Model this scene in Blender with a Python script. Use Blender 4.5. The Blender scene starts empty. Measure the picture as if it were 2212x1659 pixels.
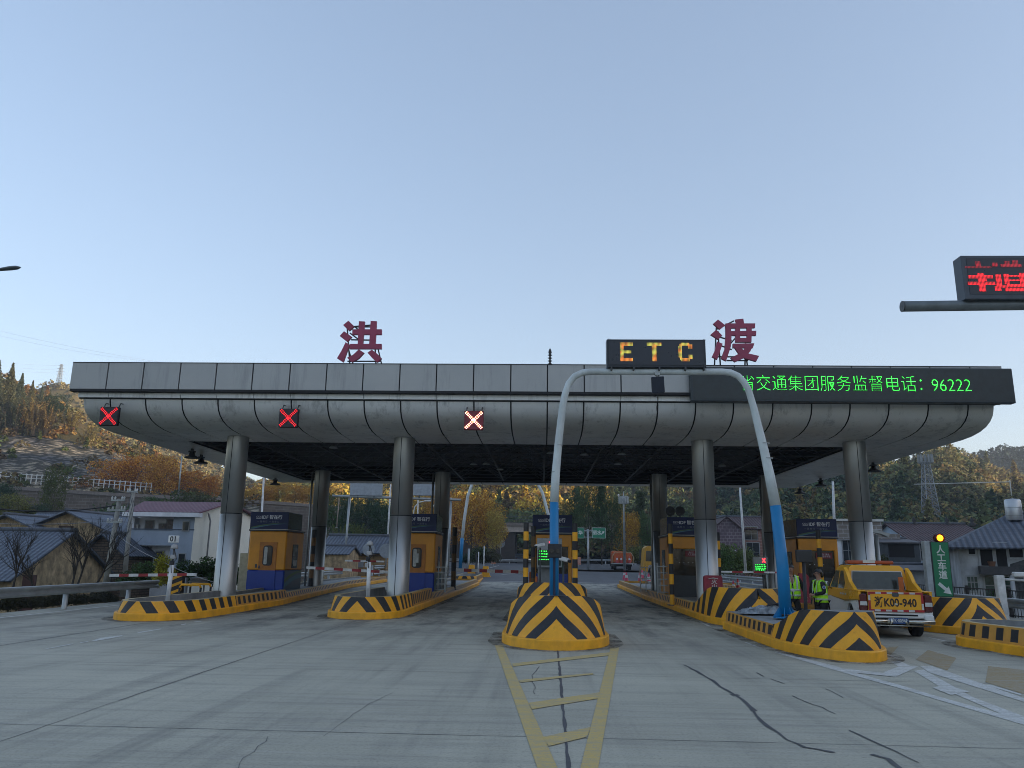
import bpy, math, random
import numpy as np
from mathutils import Vector, Matrix, Quaternion
R = math.radians
random.seed(7)
SC = bpy.context.scene
COL = SC.collection

# ------------------------------------------------------------------ camera
def _n(v):
    l = math.sqrt(sum(a*a for a in v)); return tuple(a/l for a in v)
def _x(a, b): return (a[1]*b[2]-a[2]*b[1], a[2]*b[0]-a[0]*b[2], a[0]*b[1]-a[1]*b[0])
def _d(a, b): return sum(p*q for p, q in zip(a, b))
FPX = 1680.; EYE = 1.8                      # picture units: 2212 wide, 1659 high
CU = _n((112, 7430, 1680)); _f = (66, -379.5, 1680); _k = _d(_f, CU)
CF = _n(tuple(a-_k*b for a, b in zip(_f, CU))); CX = _x(CU, CF)
cam = bpy.data.cameras.new('camera'); camo = bpy.data.objects.new('camera', cam); COL.objects.link(camo)
cam.sensor_width = 36; cam.lens = 36*FPX/2212; cam.clip_start = 0.1; cam.clip_end = 6000
camo.matrix_world = Matrix(((CX[0], CX[1], -CX[2], 0), (CF[0], CF[1], -CF[2], 0), (CU[0], CU[1], -CU[2], EYE), (0, 0, 0, 1)))
SC.camera = camo

# ------------------------------------------------------------------ sky, sun, exposure
SUN_AZ, SUN_EL = 108., 11.
wd = bpy.data.worlds.new('World'); SC.world = wd; wd.use_nodes = True
nt = wd.node_tree; nt.nodes.clear()
sky = nt.nodes.new('ShaderNodeTexSky'); sky.sky_type = 'NISHITA'; sky.sun_disc = False
sky.sun_elevation = R(SUN_EL); sky.sun_rotation = R(SUN_AZ); sky.air_density = 1.0; sky.dust_density = 1.2; sky.ozone_density = 1.5
bg = nt.nodes.new('ShaderNodeBackground'); bg.inputs[1].default_value = 0.13
wo = nt.nodes.new('ShaderNodeOutputWorld')
gm = nt.nodes.new('ShaderNodeGamma'); gm.inputs[1].default_value = .64          # thin haze flattens the sky's range
mu = nt.nodes.new('ShaderNodeMix'); mu.data_type = 'RGBA'; mu.blend_type = 'MULTIPLY'; mu.inputs[0].default_value = 1; mu.inputs[7].default_value = (1.75, 1.76, 1.91, 1); mu.clamp_result = False
nt.links.new(sky.outputs[0], gm.inputs[0]); nt.links.new(gm.outputs[0], mu.inputs[6]); nt.links.new(mu.outputs[2], bg.inputs[0]); nt.links.new(bg.outputs[0], wo.inputs[0])
sl = bpy.data.lights.new('sun', 'SUN'); sl.energy = 4.6; sl.angle = R(0.5); sl.color = (1.0, 0.80, 0.56)
so = bpy.data.objects.new('sun', sl); COL.objects.link(so); so.location = (80, -20, 60)
sv = Vector((math.sin(R(SUN_AZ))*math.cos(R(SUN_EL)), math.cos(R(SUN_AZ))*math.cos(R(SUN_EL)), math.sin(R(SUN_EL))))
so.rotation_euler = sv.to_track_quat('Z', 'Y').to_euler()
SC.view_settings.view_transform = 'Standard'; SC.view_settings.look = 'None'; SC.view_settings.gamma = 1
SC.view_settings.exposure = 0.9
SC.cycles.filter_width = 0.95

# ------------------------------------------------------------------ where a point of the picture lies in the place
def _ray(px, py):
    c = (px-1106, 829.5-py, FPX); return (_d(c, CX), _d(c, CF), _d(c, CU))
def G(px, py, z=0.):
    r = _ray(px, py); t = (z-EYE)/r[2]; return (r[0]*t, r[1]*t, z)
def A(px, py, Y):
    r = _ray(px, py); t = Y/r[1]; return (r[0]*t, Y, EYE+r[2]*t)
def AX(px, py, X):
    r = _ray(px, py); t = X/r[0]; return (X, r[1]*t, EYE+r[2]*t)

# ------------------------------------------------------------------ objects
def tag(o, label=None, cat=None, group=None, kind=None):
    if label: o['label'] = label
    if cat: o['category'] = cat
    if group: o['group'] = group
    if kind: o['kind'] = kind
    return o
def T(name, label, cat, loc=(0, 0, 0), rz=0., group=None):
    o = bpy.data.objects.new(name, None); COL.objects.link(o)
    o.empty_display_size = .2; o.location = loc; o.rotation_euler = (0, 0, rz)
    return tag(o, label, cat, group)
KIDS = {}
def copy_tree(o, loc=None, rz=None, label=None, parent=None, scale=None):
    c = o.copy(); COL.objects.link(c)
    if parent: c.parent = parent
    if loc is not None: c.location = loc
    if rz is not None: c.rotation_euler = (0, 0, rz)
    if scale is not None: c.scale = scale if isinstance(scale, tuple) else (scale,)*3
    if label: c['label'] = label
    for ch in list(KIDS.get(o.name, ())):
        copy_tree(ch, parent=c)
    if parent: KIDS.setdefault(parent.name, []).append(c)
    return c

class MB:
    def __init__(s): s.v = []; s.f = []; s.m = []; s.uv = None; s.mi = 0; s.sm = []
    def add(s, vs, fs, smooth=False):
        b = len(s.v); s.v += [tuple(v) for v in vs]
        for f in fs: s.f.append(tuple(b+i for i in f)); s.m.append(s.mi); s.sm.append(smooth)
        return s
    def box(s, x0, x1, y0, y1, z0, z1, M=None):
        vs = [(x, y, z) for z in (z0, z1) for y in (y0, y1) for x in (x0, x1)]
        if M is not None: vs = [tuple(M @ Vector(v)) for v in vs]
        return s.add(vs, [(0, 2, 3, 1), (4, 5, 7, 6), (0, 1, 5, 4), (2, 6, 7, 3), (0, 4, 6, 2), (1, 3, 7, 5)])
    def cbox(s, c, d, rz=0., M=None):
        m = Matrix.Translation(c) @ Matrix.Rotation(rz, 4, 'Z')
        if M is not None: m = M @ m
        return s.box(-d[0]/2, d[0]/2, -d[1]/2, d[1]/2, -d[2]/2, d[2]/2, m)
    def bbox(s, x0, x1, y0, y1, z0, z1, b=.02, M=None):
        # box with chamfered edges
        X = (x0, x1); Y = (y0, y1); Z = (z0, z1); vs = []; idx = {}
        for i in (0, 1):
            for j in (0, 1):
                for k in (0, 1):
                    sx, sy, sz = (1-2*i)*b, (1-2*j)*b, (1-2*k)*b
                    for a, p in (('x', (X[i], Y[j]+sy, Z[k]+sz)), ('y', (X[i]+sx, Y[j], Z[k]+sz)), ('z', (X[i]+sx, Y[j]+sy, Z[k]))):
                        idx[(i, j, k, a)] = len(vs); vs.append(p)
        fs = []
        for i in (0, 1): fs.append([idx[(i, j, k, 'x')] for j, k in ((0, 0), (0, 1), (1, 1), (1, 0))])
        for j in (0, 1): fs.append([idx[(i, j, k, 'y')] for i, k in ((0, 0), (0, 1), (1, 1), (1, 0))])
        for k in (0, 1): fs.append([idx[(i, j, k, 'z')] for i, j in ((0, 0), (0, 1), (1, 1), (1, 0))])
        for i in (0, 1):
            for j in (0, 1): fs.append([idx[(i, j, 0, 'x')], idx[(i, j, 1, 'x')], idx[(i, j, 1, 'y')], idx[(i, j, 0, 'y')]])
        for i in (0, 1):
            for k in (0, 1): fs.append([idx[(i, 0, k, 'x')], idx[(i, 1, k, 'x')], idx[(i, 1, k, 'z')], idx[(i, 0, k, 'z')]])
        for j in (0, 1):
            for k in (0, 1): fs.append([idx[(0, j, k, 'y')], idx[(1, j, k, 'y')], idx[(1, j, k, 'z')], idx[(0, j, k, 'z')]])
        for i in (0, 1):
            for j in (0, 1):
                for k in (0, 1): fs.append([idx[(i, j, k, a)] for a in 'xyz'])
        c = Vector(((x0+x1)/2, (y0+y1)/2, (z0+z1)/2)); out = []
        for f in fs:
            p = [Vector(vs[i]) for i in f]; n = (p[1]-p[0]).cross(p[2]-p[0])
            if n.dot(sum(p, Vector())/len(p)-c) < 0: f = f[::-1]
            out.append(f)
        if M is not None: vs = [tuple(M @ Vector(v)) for v in vs]
        return s.add(vs, out)
    def tube(s, pts, r, n=10, caps=True, smooth=True, flat=None):
        pts = [Vector(p) for p in pts]; k = len(pts)
        if not hasattr(r, '__len__'): r = [r]*k
        vs = []; up = None
        for i, p in enumerate(pts):
            t = (pts[min(i+1, k-1)]-pts[max(i-1, 0)]).normalized()
            if up is None:
                up = Vector((0, 0, 1)) if abs(t.z) < .9 else Vector((1, 0, 0))
            a = t.cross(up).normalized(); b = a.cross(t).normalized(); up = b
            for j in range(n):
                th = 2*math.pi*j/n
                vs.append(tuple(p + a*(r[i]*math.cos(th)) + b*(r[i]*math.sin(th)*(flat or 1))))
        fs = [(i*n+j, i*n+(j+1) % n, (i+1)*n+(j+1) % n, (i+1)*n+j) for i in range(k-1) for j in range(n)]
        s.add(vs, fs, smooth)
        if caps:
            b = len(s.v)-len(vs)
            s.f.append(tuple(b+j for j in range(n))[::-1]); s.m.append(s.mi); s.sm.append(False)
            s.f.append(tuple(b+(k-1)*n+j for j in range(n))); s.m.append(s.mi); s.sm.append(False)
        return s
    def lathe(s, prof, c=(0, 0, 0), n=16, M=None, smooth=True):
        vs = []
        for r, z in prof:
            for j in range(n):
                th = 2*math.pi*j/n; vs.append((c[0]+r*math.cos(th), c[1]+r*math.sin(th), c[2]+z))
        if M is not None: vs = [tuple(M @ Vector(v)) for v in vs]
        fs = [(i*n+j, i*n+(j+1) % n, (i+1)*n+(j+1) % n, (i+1)*n+j) for i in range(len(prof)-1) for j in range(n)]
        return s.add(vs, fs, smooth)
    def ball(s, c, r, n=12, k=8, sc=(1, 1, 1)):
        prof = [(max(1e-4, math.sin(math.pi*i/k)), -math.cos(math.pi*i/k)) for i in range(k+1)]
        M = Matrix.Translation(c) @ Matrix.Diagonal((r*sc[0], r*sc[1], r*sc[2], 1))
        return s.lathe(prof, n=n, M=M)
    def prism(s, poly, M, d):
        # poly in local xy, extruded along local z by d
        n = len(poly)
        ar = sum(poly[i][0]*poly[(i+1) % n][1]-poly[(i+1) % n][0]*poly[i][1] for i in range(n))
        if ar < 0: poly = poly[::-1]
        vs = [tuple(M @ Vector((x, y, 0))) for x, y in poly]+[tuple(M @ Vector((x, y, d))) for x, y in poly]
        fs = [tuple(range(n))[::-1], tuple(range(n, 2*n))]+[(i, (i+1) % n, n+(i+1) % n, n+i) for i in range(n)]
        return s.add(vs, fs)
    def quad(s, a, b, c, d): return s.add([a, b, c, d], [(0, 1, 2, 3)])
    def obj(s, name, mat, parent=None, w=False, smooth=None, label=None):
        me = bpy.data.meshes.new(name)
        vs = s.v
        if w and parent is not None:
            l = parent.location; rz = parent.rotation_euler[2]; c, q = math.cos(-rz), math.sin(-rz)
            vs = [((x-l[0])*c-(y-l[1])*q, (x-l[0])*q+(y-l[1])*c, z-l[2]) for x, y, z in vs]
        me.from_pydata(vs, [], s.f)
        for m in (mat if isinstance(mat, (list, tuple)) else [mat]): me.materials.append(m)
        me.polygons.foreach_set('material_index', s.m)
        me.polygons.foreach_set('use_smooth', s.sm if smooth is None else [smooth]*len(s.f))
        if s.uv:
            u = me.uv_layers.new(name='UVMap'); k = 0; flat = []
            for f in s.f:
                for i in f: flat += s.uv[i]
            u.data.foreach_set('uv', flat)
        me.update()
        o = bpy.data.objects.new(name, me); COL.objects.link(o)
        if parent is not None: o.parent = parent; KIDS.setdefault(parent.name, []).append(o)
        if label: o['label'] = label
        return o
def st(name, mb, mat, **k):
    return tag(mb.obj(name, mat, **k), kind='structure')

# ------------------------------------------------------------------ materials
MATS = {}
class NT:
    def __init__(s, name):
        s.mat = bpy.data.materials.new(name); s.mat.use_nodes = True; s.t = s.mat.node_tree
        s.b = s.t.nodes['Principled BSDF']; s.tc = s.t.nodes.new('ShaderNodeTexCoord')
    def N(s, ty, **k):
        n = s.t.nodes.new(ty)
        for a, v in k.items(): setattr(n, a, v)
        return n
    def L(s, a, b): s.t.links.new(a, b)
    def mapn(s, scale=(1, 1, 1), src='Object', rot=(0, 0, 0)):
        m = s.N('ShaderNodeMapping'); m.inputs['Scale'].default_value = scale; m.inputs['Rotation'].default_value = rot
        s.L(s.tc.outputs[src], m.inputs[0]); return m.outputs[0]
    def noise(s, scale=3, detail=5, rough=.6, vec=None, dist=0.):
        n = s.N('ShaderNodeTexNoise'); n.inputs['Scale'].default_value = scale; n.inputs['Detail'].default_value = detail
        n.inputs['Roughness'].default_value = rough; n.inputs['Distortion'].default_value = dist
        s.L(vec if vec is not None else s.tc.outputs['Object'], n.inputs['Vector']); return n.outputs['Fac']
    def ramp(s, fac, a, b, ca=(0, 0, 0, 1), cb=(1, 1, 1, 1)):
        r = s.N('ShaderNodeValToRGB'); e = r.color_ramp.elements
        e[0].position = a; e[1].position = b; e[0].color = ca; e[1].color = cb
        s.L(fac, r.inputs[0]); return r.outputs[0]
    def mix(s, fac, a, b, mode='MIX'):
        m = s.N('ShaderNodeMix', data_type='RGBA', blend_type=mode)
        for i, v in ((0, fac), (6, a), (7, b)):
            if isinstance(v, (int, float)): m.inputs[i].default_value = v
            elif isinstance(v, tuple): m.inputs[i].default_value = v if len(v) == 4 else v+(1,)
            else: s.L(v, m.inputs[i])
        return m.outputs[2]
    def math(s, op, a, b=0., c=0.):
        m = s.N('ShaderNodeMath', operation=op)
        for i, v in enumerate((a, b, c)):
            if isinstance(v, (int, float)): m.inputs[i].default_value = v
            else: s.L(v, m.inputs[i])
        return m.outputs[0]
    def bump(s, h, strength=.3, dist=.02):
        b = s.N('ShaderNodeBump'); b.inputs['Strength'].default_value = strength; b.inputs['Distance'].default_value = dist
        s.L(h, b.inputs['Height']); s.L(b.outputs[0], s.b.inputs['Normal'])
    def col(s, c):
        if isinstance(c, tuple): s.b.inputs['Base Color'].default_value = c+(1,) if len(c) == 3 else c
        else: s.L(c, s.b.inputs['Base Color'])
    def fin(s, rough=.6, metal=0., spec=None):
        s.b.inputs['Roughness'].default_value = rough; s.b.inputs['Metallic'].default_value = metal
        if spec is not None: s.b.inputs['Specular IOR Level'].default_value = spec
        return s.mat
def pm(name, c, rough=.55, metal=0., var=.18, scale=4., bump=0., c2=None, grime=0., gscale=1.2):
    """painted / plain surface: colour that wanders a little, optional second colour and dirt"""
    if name in MATS: return MATS[name]
    n = NT(name); f = n.noise(scale, 6)
    d = c2 if c2 else tuple(max(0, v*(1-var*1.6)) for v in c)
    l = c if c2 else tuple(min(1, v*(1+var*.6)) for v in c)
    cc = n.mix(n.ramp(f, .3, .7), d, l)
    if grime:
        g = n.ramp(n.noise(gscale, 8, .7, n.mapn((1, 1, .35))), .45, .75)
        cc = n.mix(n.math('MULTIPLY', g, grime), cc, (.05, .045, .04))
    n.col(cc)
    rr = n.math('MULTIPLY_ADD', f, .25, rough-.12); n.L(rr, n.b.inputs['Roughness'])
    if bump: n.bump(n.noise(scale*6, 6), bump, .01)
    n.b.inputs['Metallic'].default_value = metal
    MATS[name] = n.mat; return n.mat
def emit(name, c, s=4., base=(.01, .01, .01), dots=None, axes=(0, 2)):
    if name in MATS: return MATS[name]
    n = NT(name); n.col(base); n.b.inputs['Roughness'].default_value = .4
    n.b.inputs['Emission Color'].default_value = c+(1,)
    if dots:
        sp = n.N('ShaderNodeSeparateXYZ'); n.L(n.mapn((1/dots,)*3), sp.inputs[0]); ms = []
        for ax in axes:
            a = n.math('SUBTRACT', n.math('FRACT', sp.outputs[ax]), .5); ms.append(n.math('MULTIPLY', a, a))
        d = n.math('LESS_THAN', n.math('ADD', ms[0], ms[1]), .15)
        n.L(n.math('MULTIPLY', d, s), n.b.inputs['Emission Strength'])
    else: n.b.inputs['Emission Strength'].default_value = s
    MATS[name] = n.mat; return n.mat

# ------------------------------------------------------------------ lettering (the font that comes with Blender)
def glyphs(mb, text, M, size=1., bold=0., ext=.003, sx=1., align='CENTER', space=1.):
    cu = bpy.data.curves.new('lettering', 'FONT'); cu.body = text; cu.size = size; cu.align_x = align; cu.align_y = 'CENTER'
    cu.extrude = ext; cu.offset = bold; cu.resolution_u = 3; cu.space_character = space
    o = bpy.data.objects.new('lettering', cu); COL.objects.link(o)
    dg = bpy.context.evaluated_depsgraph_get(); me = bpy.data.meshes.new_from_object(o.evaluated_get(dg))
    S = Matrix.Diagonal((sx, 1, 1, 1))
    mb.add([tuple(M @ S @ v.co) for v in me.vertices], [tuple(p.vertices) for p in me.polygons])
    bpy.data.objects.remove(o); bpy.data.curves.remove(cu); bpy.data.meshes.remove(me)
    return mb
def face_cam(x, y, z, rz=0.):   # lettering upright, read from -Y
    return Matrix.Translation((x, y, z)) @ Matrix.Rotation(rz, 4, 'Z') @ Matrix.Rotation(R(90), 4, 'X')
# ================================================================== materials of the place
def concrete_ground():
    n = NT('concrete_apron')
    v = n.tc.outputs['Object']
    big = n.noise(.22, 5, .6); fine = n.noise(30, 9, .85); pit = n.noise(7, 9, .85)
    st1 = n.noise(1.0, 7, .72, n.mapn((.6, 13, 1)))          # brushed across the lanes
    st2 = n.noise(1.0, 6, .7, n.mapn((.25, 4.5, 1)))
    base = n.mix(n.ramp(big, .35, .65), (.345, .335, .265), (.475, .46, .36))
    base = n.mix(n.math('MULTIPLY', n.ramp(st1, .46, .70), .5), base, (.50, .485, .43))
    base = n.mix(n.math('MULTIPLY', n.ramp(st2, .48, .72), .55), base, (.19, .185, .17))
    base = n.mix(n.math('MULTIPLY', n.ramp(fine, .5, .62), .6), base, (.15, .148, .135)); base = n.mix(n.math('MULTIPLY', n.ramp(pit, .56, .66), .6), base, (.13, .128, .12)); base = n.mix(n.math('MULTIPLY', n.ramp(pit, .40, .30), .0), base, (.6, .6, .55))
    wh = n.ramp(n.noise(1.0, 9, .8, n.mapn((.5, 3.5, 1))), .62, .74)
    base = n.mix(n.math('MULTIPLY', wh, .6), base, (.62, .61, .57))
    # rubber and oil ground into the lanes between the islands, running with the traffic
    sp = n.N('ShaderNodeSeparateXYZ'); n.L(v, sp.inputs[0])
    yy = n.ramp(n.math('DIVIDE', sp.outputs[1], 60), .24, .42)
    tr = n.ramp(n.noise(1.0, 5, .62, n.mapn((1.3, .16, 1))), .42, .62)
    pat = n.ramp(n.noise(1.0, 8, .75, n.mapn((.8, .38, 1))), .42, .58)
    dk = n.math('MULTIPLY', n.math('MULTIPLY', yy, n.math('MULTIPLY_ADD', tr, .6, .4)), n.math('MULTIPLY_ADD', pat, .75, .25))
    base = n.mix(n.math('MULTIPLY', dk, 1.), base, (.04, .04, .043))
    br = n.math('MULTIPLY', n.ramp(n.noise(.16, 3, .5), .56, .7), .28)
    base = n.mix(br, base, (.2, .17, .13))
    t2 = n.math('MULTIPLY', n.ramp(n.noise(1.0, 6, .66, n.mapn((1.6, .05, 1))), .50, .66), n.ramp(n.noise(.3, 5, .6), .36, .6))   # tyre tracks that run with the lanes
    base = n.mix(n.math('MULTIPLY', t2, .5), base, (.12, .118, .11))
    n.col(base); n.L(n.math('MULTIPLY_ADD', st1, .3, .55), n.b.inputs['Roughness'])
    n.bump(n.math('ADD', fine, n.math('MULTIPLY', st1, 1.2)), .35, .012)
    return n.mat
def asphalt():
    n = NT('asphalt'); f = n.noise(40, 6, .8); b = n.noise(.3, 6); t = n.noise(1, 5, .6, n.mapn((.8, .07, 1)))
    c = n.mix(n.ramp(b, .3, .7), (.058, .06, .066), (.085, .088, .094)); c = n.mix(n.math('MULTIPLY', n.ramp(f, .5, .7), .4), c, (.13, .13, .13))
    c = n.mix(n.math('MULTIPLY', n.ramp(t, .5, .7), .5), c, (.035, .036, .04)); n.col(c); n.bump(f, .3, .01); return n.fin(.75)
def soil():
    n = NT('rough_ground'); a = n.noise(.12, 8, .7); b = n.noise(2.5, 8, .75)
    c = n.mix(n.ramp(a, .35, .65), (.05, .06, .025), (.1, .085, .05)); c = n.mix(n.ramp(b, .4, .7), c, (.035, .045, .018))
    n.col(c); n.bump(b, .8, .1); return n.fin(.95)
def hill_soil(nm, ca, cb, cc, s=.05):
    n = NT(nm); a = n.noise(s, 8, .7); b = n.noise(s*14, 9, .8)
    c = n.mix(n.ramp(a, .38, .62), ca, cb); c = n.mix(n.ramp(b, .42, .66), c, cc)
    n.col(c); n.bump(b, 1., .8); return n.fin(.95, spec=.1)
def scree_mat():
    n = NT('scree'); v = n.N('ShaderNodeTexVoronoi'); v.inputs['Scale'].default_value = .75; v.inputs['Randomness'].default_value = 1
    n.L(n.mapn((1, 1, 1.6)), v.inputs['Vector'])
    a = n.noise(.07, 6, .6); f = n.noise(3, 8, .8)
    c = n.mix(n.ramp(a, .40, .55), (.20, .195, .205), (.50, .43, .32))
    c = n.mix(n.ramp(f, .35, .62), (.04, .035, .028), c)
    c = n.mix(n.math('MULTIPLY', n.ramp(v.outputs['Distance'], .3, .55), .85), c, (.03, .03, .025))
    n.col(c); n.bump(v.outputs['Distance'], 1., .5); return n.fin(.95, spec=.1)
def masonry(nm, a, b, mortar, sx=1., bw=.9, bh=.35):
    n = NT(nm); br = n.N('ShaderNodeTexBrick'); br.inputs['Scale'].default_value = 1; br.inputs['Brick Width'].default_value = bw; br.inputs['Row Height'].default_value = bh
    br.inputs['Mortar Size'].default_value = .03; br.inputs['Color1'].default_value = a+(1,); br.inputs['Color2'].default_value = b+(1,); br.inputs['Mortar'].default_value = mortar+(1,)
    sp = n.N('ShaderNodeSeparateXYZ'); n.L(n.tc.outputs['Object'], sp.inputs[0]); cb = n.N('ShaderNodeCombineXYZ')
    n.L(n.math('ADD', sp.outputs[0], sp.outputs[1]), cb.inputs[0]); n.L(sp.outputs[2], cb.inputs[1]); n.L(cb.outputs[0], br.inputs['Vector'])
    f = n.noise(1.2, 8, .75); c = n.mix(n.math('MULTIPLY', n.ramp(f, .4, .7), .6), br.outputs['Color'], tuple(v*.45 for v in a))
    n.col(c); n.bump(br.outputs['Fac'], -.4, .03); return n.fin(.9)
def tiles(nm, a, b, ax=0, w=.26, row=.3, rough=.65):
    """roof tiles: ridges running down the slope and courses across it (u along the ridge, v down the slope, both from the mesh's UV map)"""
    n = NT(nm); sp = n.N('ShaderNodeSeparateXYZ'); n.L(n.tc.outputs['UV'], sp.inputs[0])
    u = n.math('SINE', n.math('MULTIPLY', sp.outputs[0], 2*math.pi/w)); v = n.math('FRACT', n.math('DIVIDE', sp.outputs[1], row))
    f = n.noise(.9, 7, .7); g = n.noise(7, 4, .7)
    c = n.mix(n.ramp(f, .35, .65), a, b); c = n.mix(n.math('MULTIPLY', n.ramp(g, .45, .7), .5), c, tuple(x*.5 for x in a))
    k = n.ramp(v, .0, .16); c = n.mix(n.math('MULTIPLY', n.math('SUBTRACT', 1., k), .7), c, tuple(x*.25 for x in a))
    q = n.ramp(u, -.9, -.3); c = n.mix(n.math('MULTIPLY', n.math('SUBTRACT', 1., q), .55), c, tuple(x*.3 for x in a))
    n.col(c); n.bump(n.math('ADD', u, n.math('MULTIPLY', v, -1.2)), .7, .05); return n.fin(rough)
def leaf_mat(nm, attr=False):
    n = NT(nm)
    if attr:
        at = n.N('ShaderNodeAttribute'); at.attribute_name = 'tint'; base = at.outputs['Color']
    else:
        oi = n.N('ShaderNodeObjectInfo'); base = oi.outputs['Color']
    ge = n.N('ShaderNodeNewGeometry'); r = ge.outputs['Random Per Island']
    hs = n.N('ShaderNodeHueSaturation'); n.L(base, hs.inputs['Color'])
    n.L(n.math('MULTIPLY_ADD', r, .05, .475), hs.inputs['Hue']); n.L(n.math('MULTIPLY_ADD', r, 1.15, .42), hs.inputs['Value'])
    n.col(hs.outputs[0]); n.fin(.7, spec=.2)
    tr = n.N('ShaderNodeBsdfTranslucent'); n.L(hs.outputs[0], tr.inputs[0]); ms = n.N('ShaderNodeMixShader'); ms.inputs[0].default_value = .25
    n.L(n.b.outputs[0], ms.inputs[1]); n.L(tr.outputs[0], ms.inputs[2]); n.L(ms.outputs[0], n.t.nodes['Material Output'].inputs[0])
    return n.mat
CONC, ASPH, SOIL, SCREE = concrete_ground(), asphalt(), soil(), scree_mat()
LEAF, LEAFA = leaf_mat('leaves'), leaf_mat('forest_leaves', True)
YEL = pm('kerb_yellow_paint', (.90, .42, .012), .55, var=.16, scale=2.5, bump=.15, grime=.28, gscale=1.5)
BLK = pm('black_paint', (.022, .022, .025), .55, var=.4)
WHT = pm('white_paint', (.7, .71, .7), .5, grime=.15)
GALV = pm('galvanised_steel', (.36, .39, .40), .45, .55, var=.2, scale=2)
STEEL = pm('dark_steel', (.07, .075, .08), .5, .3)
GLASS = pm('window_glass', (.03, .038, .042), .08, 0, var=.5, scale=1)
DARK = pm('dark_interior', (.008, .008, .009), .8)
GREYC = pm('island_concrete', (.25, .26, .26), .8, var=.2, scale=2, bump=.3, grime=.4)
PALE = pm('pale_plaster', (.62, .62, .58), .8, var=.08, scale=.8, grime=.25)

# ================================================================== ground and roads
def rise(y): return max(0., min(1.3, (y-60)*.02))
def terrain_z(x, y):
    # the toll apron sits on an embankment; villages lie a little lower on both sides, the ground climbs far behind
    left = max(0., min(1., (-16.6-x)/4.)); right = max(0., min(1., (x-(17.5 if y < 60 else 22))/4.))
    if 60 < y < 400: left = max(0., min(1., (-16.6-(y-60)*.05-x)/4.))
    z = -.03+rise(y)-(1.9+.9*rise(y))*left-(1.9+.9*rise(y))*right
    z += (left+right)*.25*math.sin(x*.31+1.)*math.sin(y*.27)
    return z
def make_ground():
    xs = sorted(set([-1500, -900, -500, -300, -200, -150]+[-120+i*4 for i in range(26)]+[-18-i*.5 for i in range(6)]+[-16.5, -10, 0, 10, 17, 17.5, 18.5, 20, 21.5, 22, 24, 26]+[28+i*4 for i in range(24)]+[150, 250, 400, 700, 1200, 2000]))
    ys = sorted(set([-900, -400, -150, -60]+[-30+i*5 for i in range(40)]+[180, 200, 230, 260, 300, 400, 600, 900, 1500, 3000]))
    m = MB(); nx = len(xs); vs = [(x, y, terrain_z(x, y)) for y in ys for x in xs]
    fs = [(j*nx+i, j*nx+i+1, (j+1)*nx+i+1, (j+1)*nx+i) for j in range(len(ys)-1) for i in range(nx-1)]
    m.add(vs, fs, True); st('ground', m, SOIL)
make_ground()
def sheet(pts, z=0.): return [(p[0], p[1], z) for p in pts]
m = MB(); m.add([(-16.4, -30, 0), (17.3, -30, 0), (17.3, 60, 0), (-16.4, 60, 0), (17.3, 64, .08), (-16.4, 64, .08)], [(0, 1, 2, 3), (3, 2, 4, 5)]); st('concrete_apron', m, CONC)
m = MB(); _ys = [60, 64, 75, 90, 110, 125, 140, 200]; _xl = [-16.6, -16.6, -17, -18.3, -20, -22, -20, -6]; _xr = [17.4, 21.5, 21.6, 21.7, 21.8, 22, 24, 30]
m.add([(x[i], y, rise(y)+.004+(.0 if y >= 64 else -.02)) for i, y in enumerate(_ys) for x in (_xl, _xr)], [(2*i, 2*i+1, 2*i+3, 2*i+2) for i in range(7)])
st('asphalt_road', m, ASPH)
# tracks and slip road that curls round to the left under the bridge
m = MB(); m.add([(-22, 118, rise(118)+.012), (-6, 112, rise(112)+.012), (-6, 130, 1.312), (-20, 130, 1.312), (-8, 230, 1.312), (-14, 232, 1.312)], [(0, 1, 2, 3), (3, 2, 4, 5)]); st('slip_road', m, ASPH)

# joints between the slabs, cut dark and a little uneven
def strip(mb, pts, w, z, jit=0., rnd=random.Random(3)):
    pts = [Vector((p[0], p[1], 0)) for p in pts]
    if jit:
        out = []
        for a, b in zip(pts, pts[1:]):
            k = max(2, int((b-a).length/.25)); nrm = Vector((-(b-a).y, (b-a).x, 0)).normalized()
            out += [a.lerp(b, i/k)+nrm*rnd.uniform(-jit, jit) for i in range(k)]
        pts = out+[pts[-1]]
    L = []; Rr = []
    for i, p in enumerate(pts):
        t = (pts[min(i+1, len(pts)-1)]-pts[max(i-1, 0)]).normalized(); nn = Vector((-t.y, t.x, 0))
        ww = (w[min(i, len(w)-1)] if hasattr(w, '__len__') else w)*(rnd.uniform(.55, 1.35) if jit else 1)/2
        L.append((p.x+nn.x*ww, p.y+nn.y*ww, z)); Rr.append((p.x-nn.x*ww, p.y-nn.y*ww, z))
    k = len(pts); mb.add(L+Rr, [(k+i, k+i+1, i+1, i) for i in range(k-1)])
TAR = pm('crack_sealant', (.075, .076, .084), .6, var=.3)
m = MB()
for a, b, w in (((G(1205, 1405)), G(1230, 1690), .035), (G(770, 1341), G(257, 1513.6), .02), (G(257, 1513.6), G(-400, 1740), .008), (G(312, 1346), G(0, 1395), .035), (G(0, 1395), G(-200, 1430), .03)):
    strip(m, [a, b], w, .004, .008)
for yv in (G(1100, 1591)[1], G(1100, 1455)[1], G(1100, 1387)[1]):
    strip(m, [(-15.5, yv), (12, yv)], .012, .0043, .006)
for yv in (26, 31, 36, 41, 46, 51, 56): strip(m, [(-3.9, yv), (-.95, yv)], .03, .004, .01); strip(m, [(1.6, yv), (4.9, yv)], .03, .004, .01)
st('slab_joints', m, TAR)
c = lambda pts, k=2.212, ox=2000, oy=1700: [G((ox+x/k)*.73733, (oy+y/k)*.73733) for x, y in pts]
m = MB()
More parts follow.
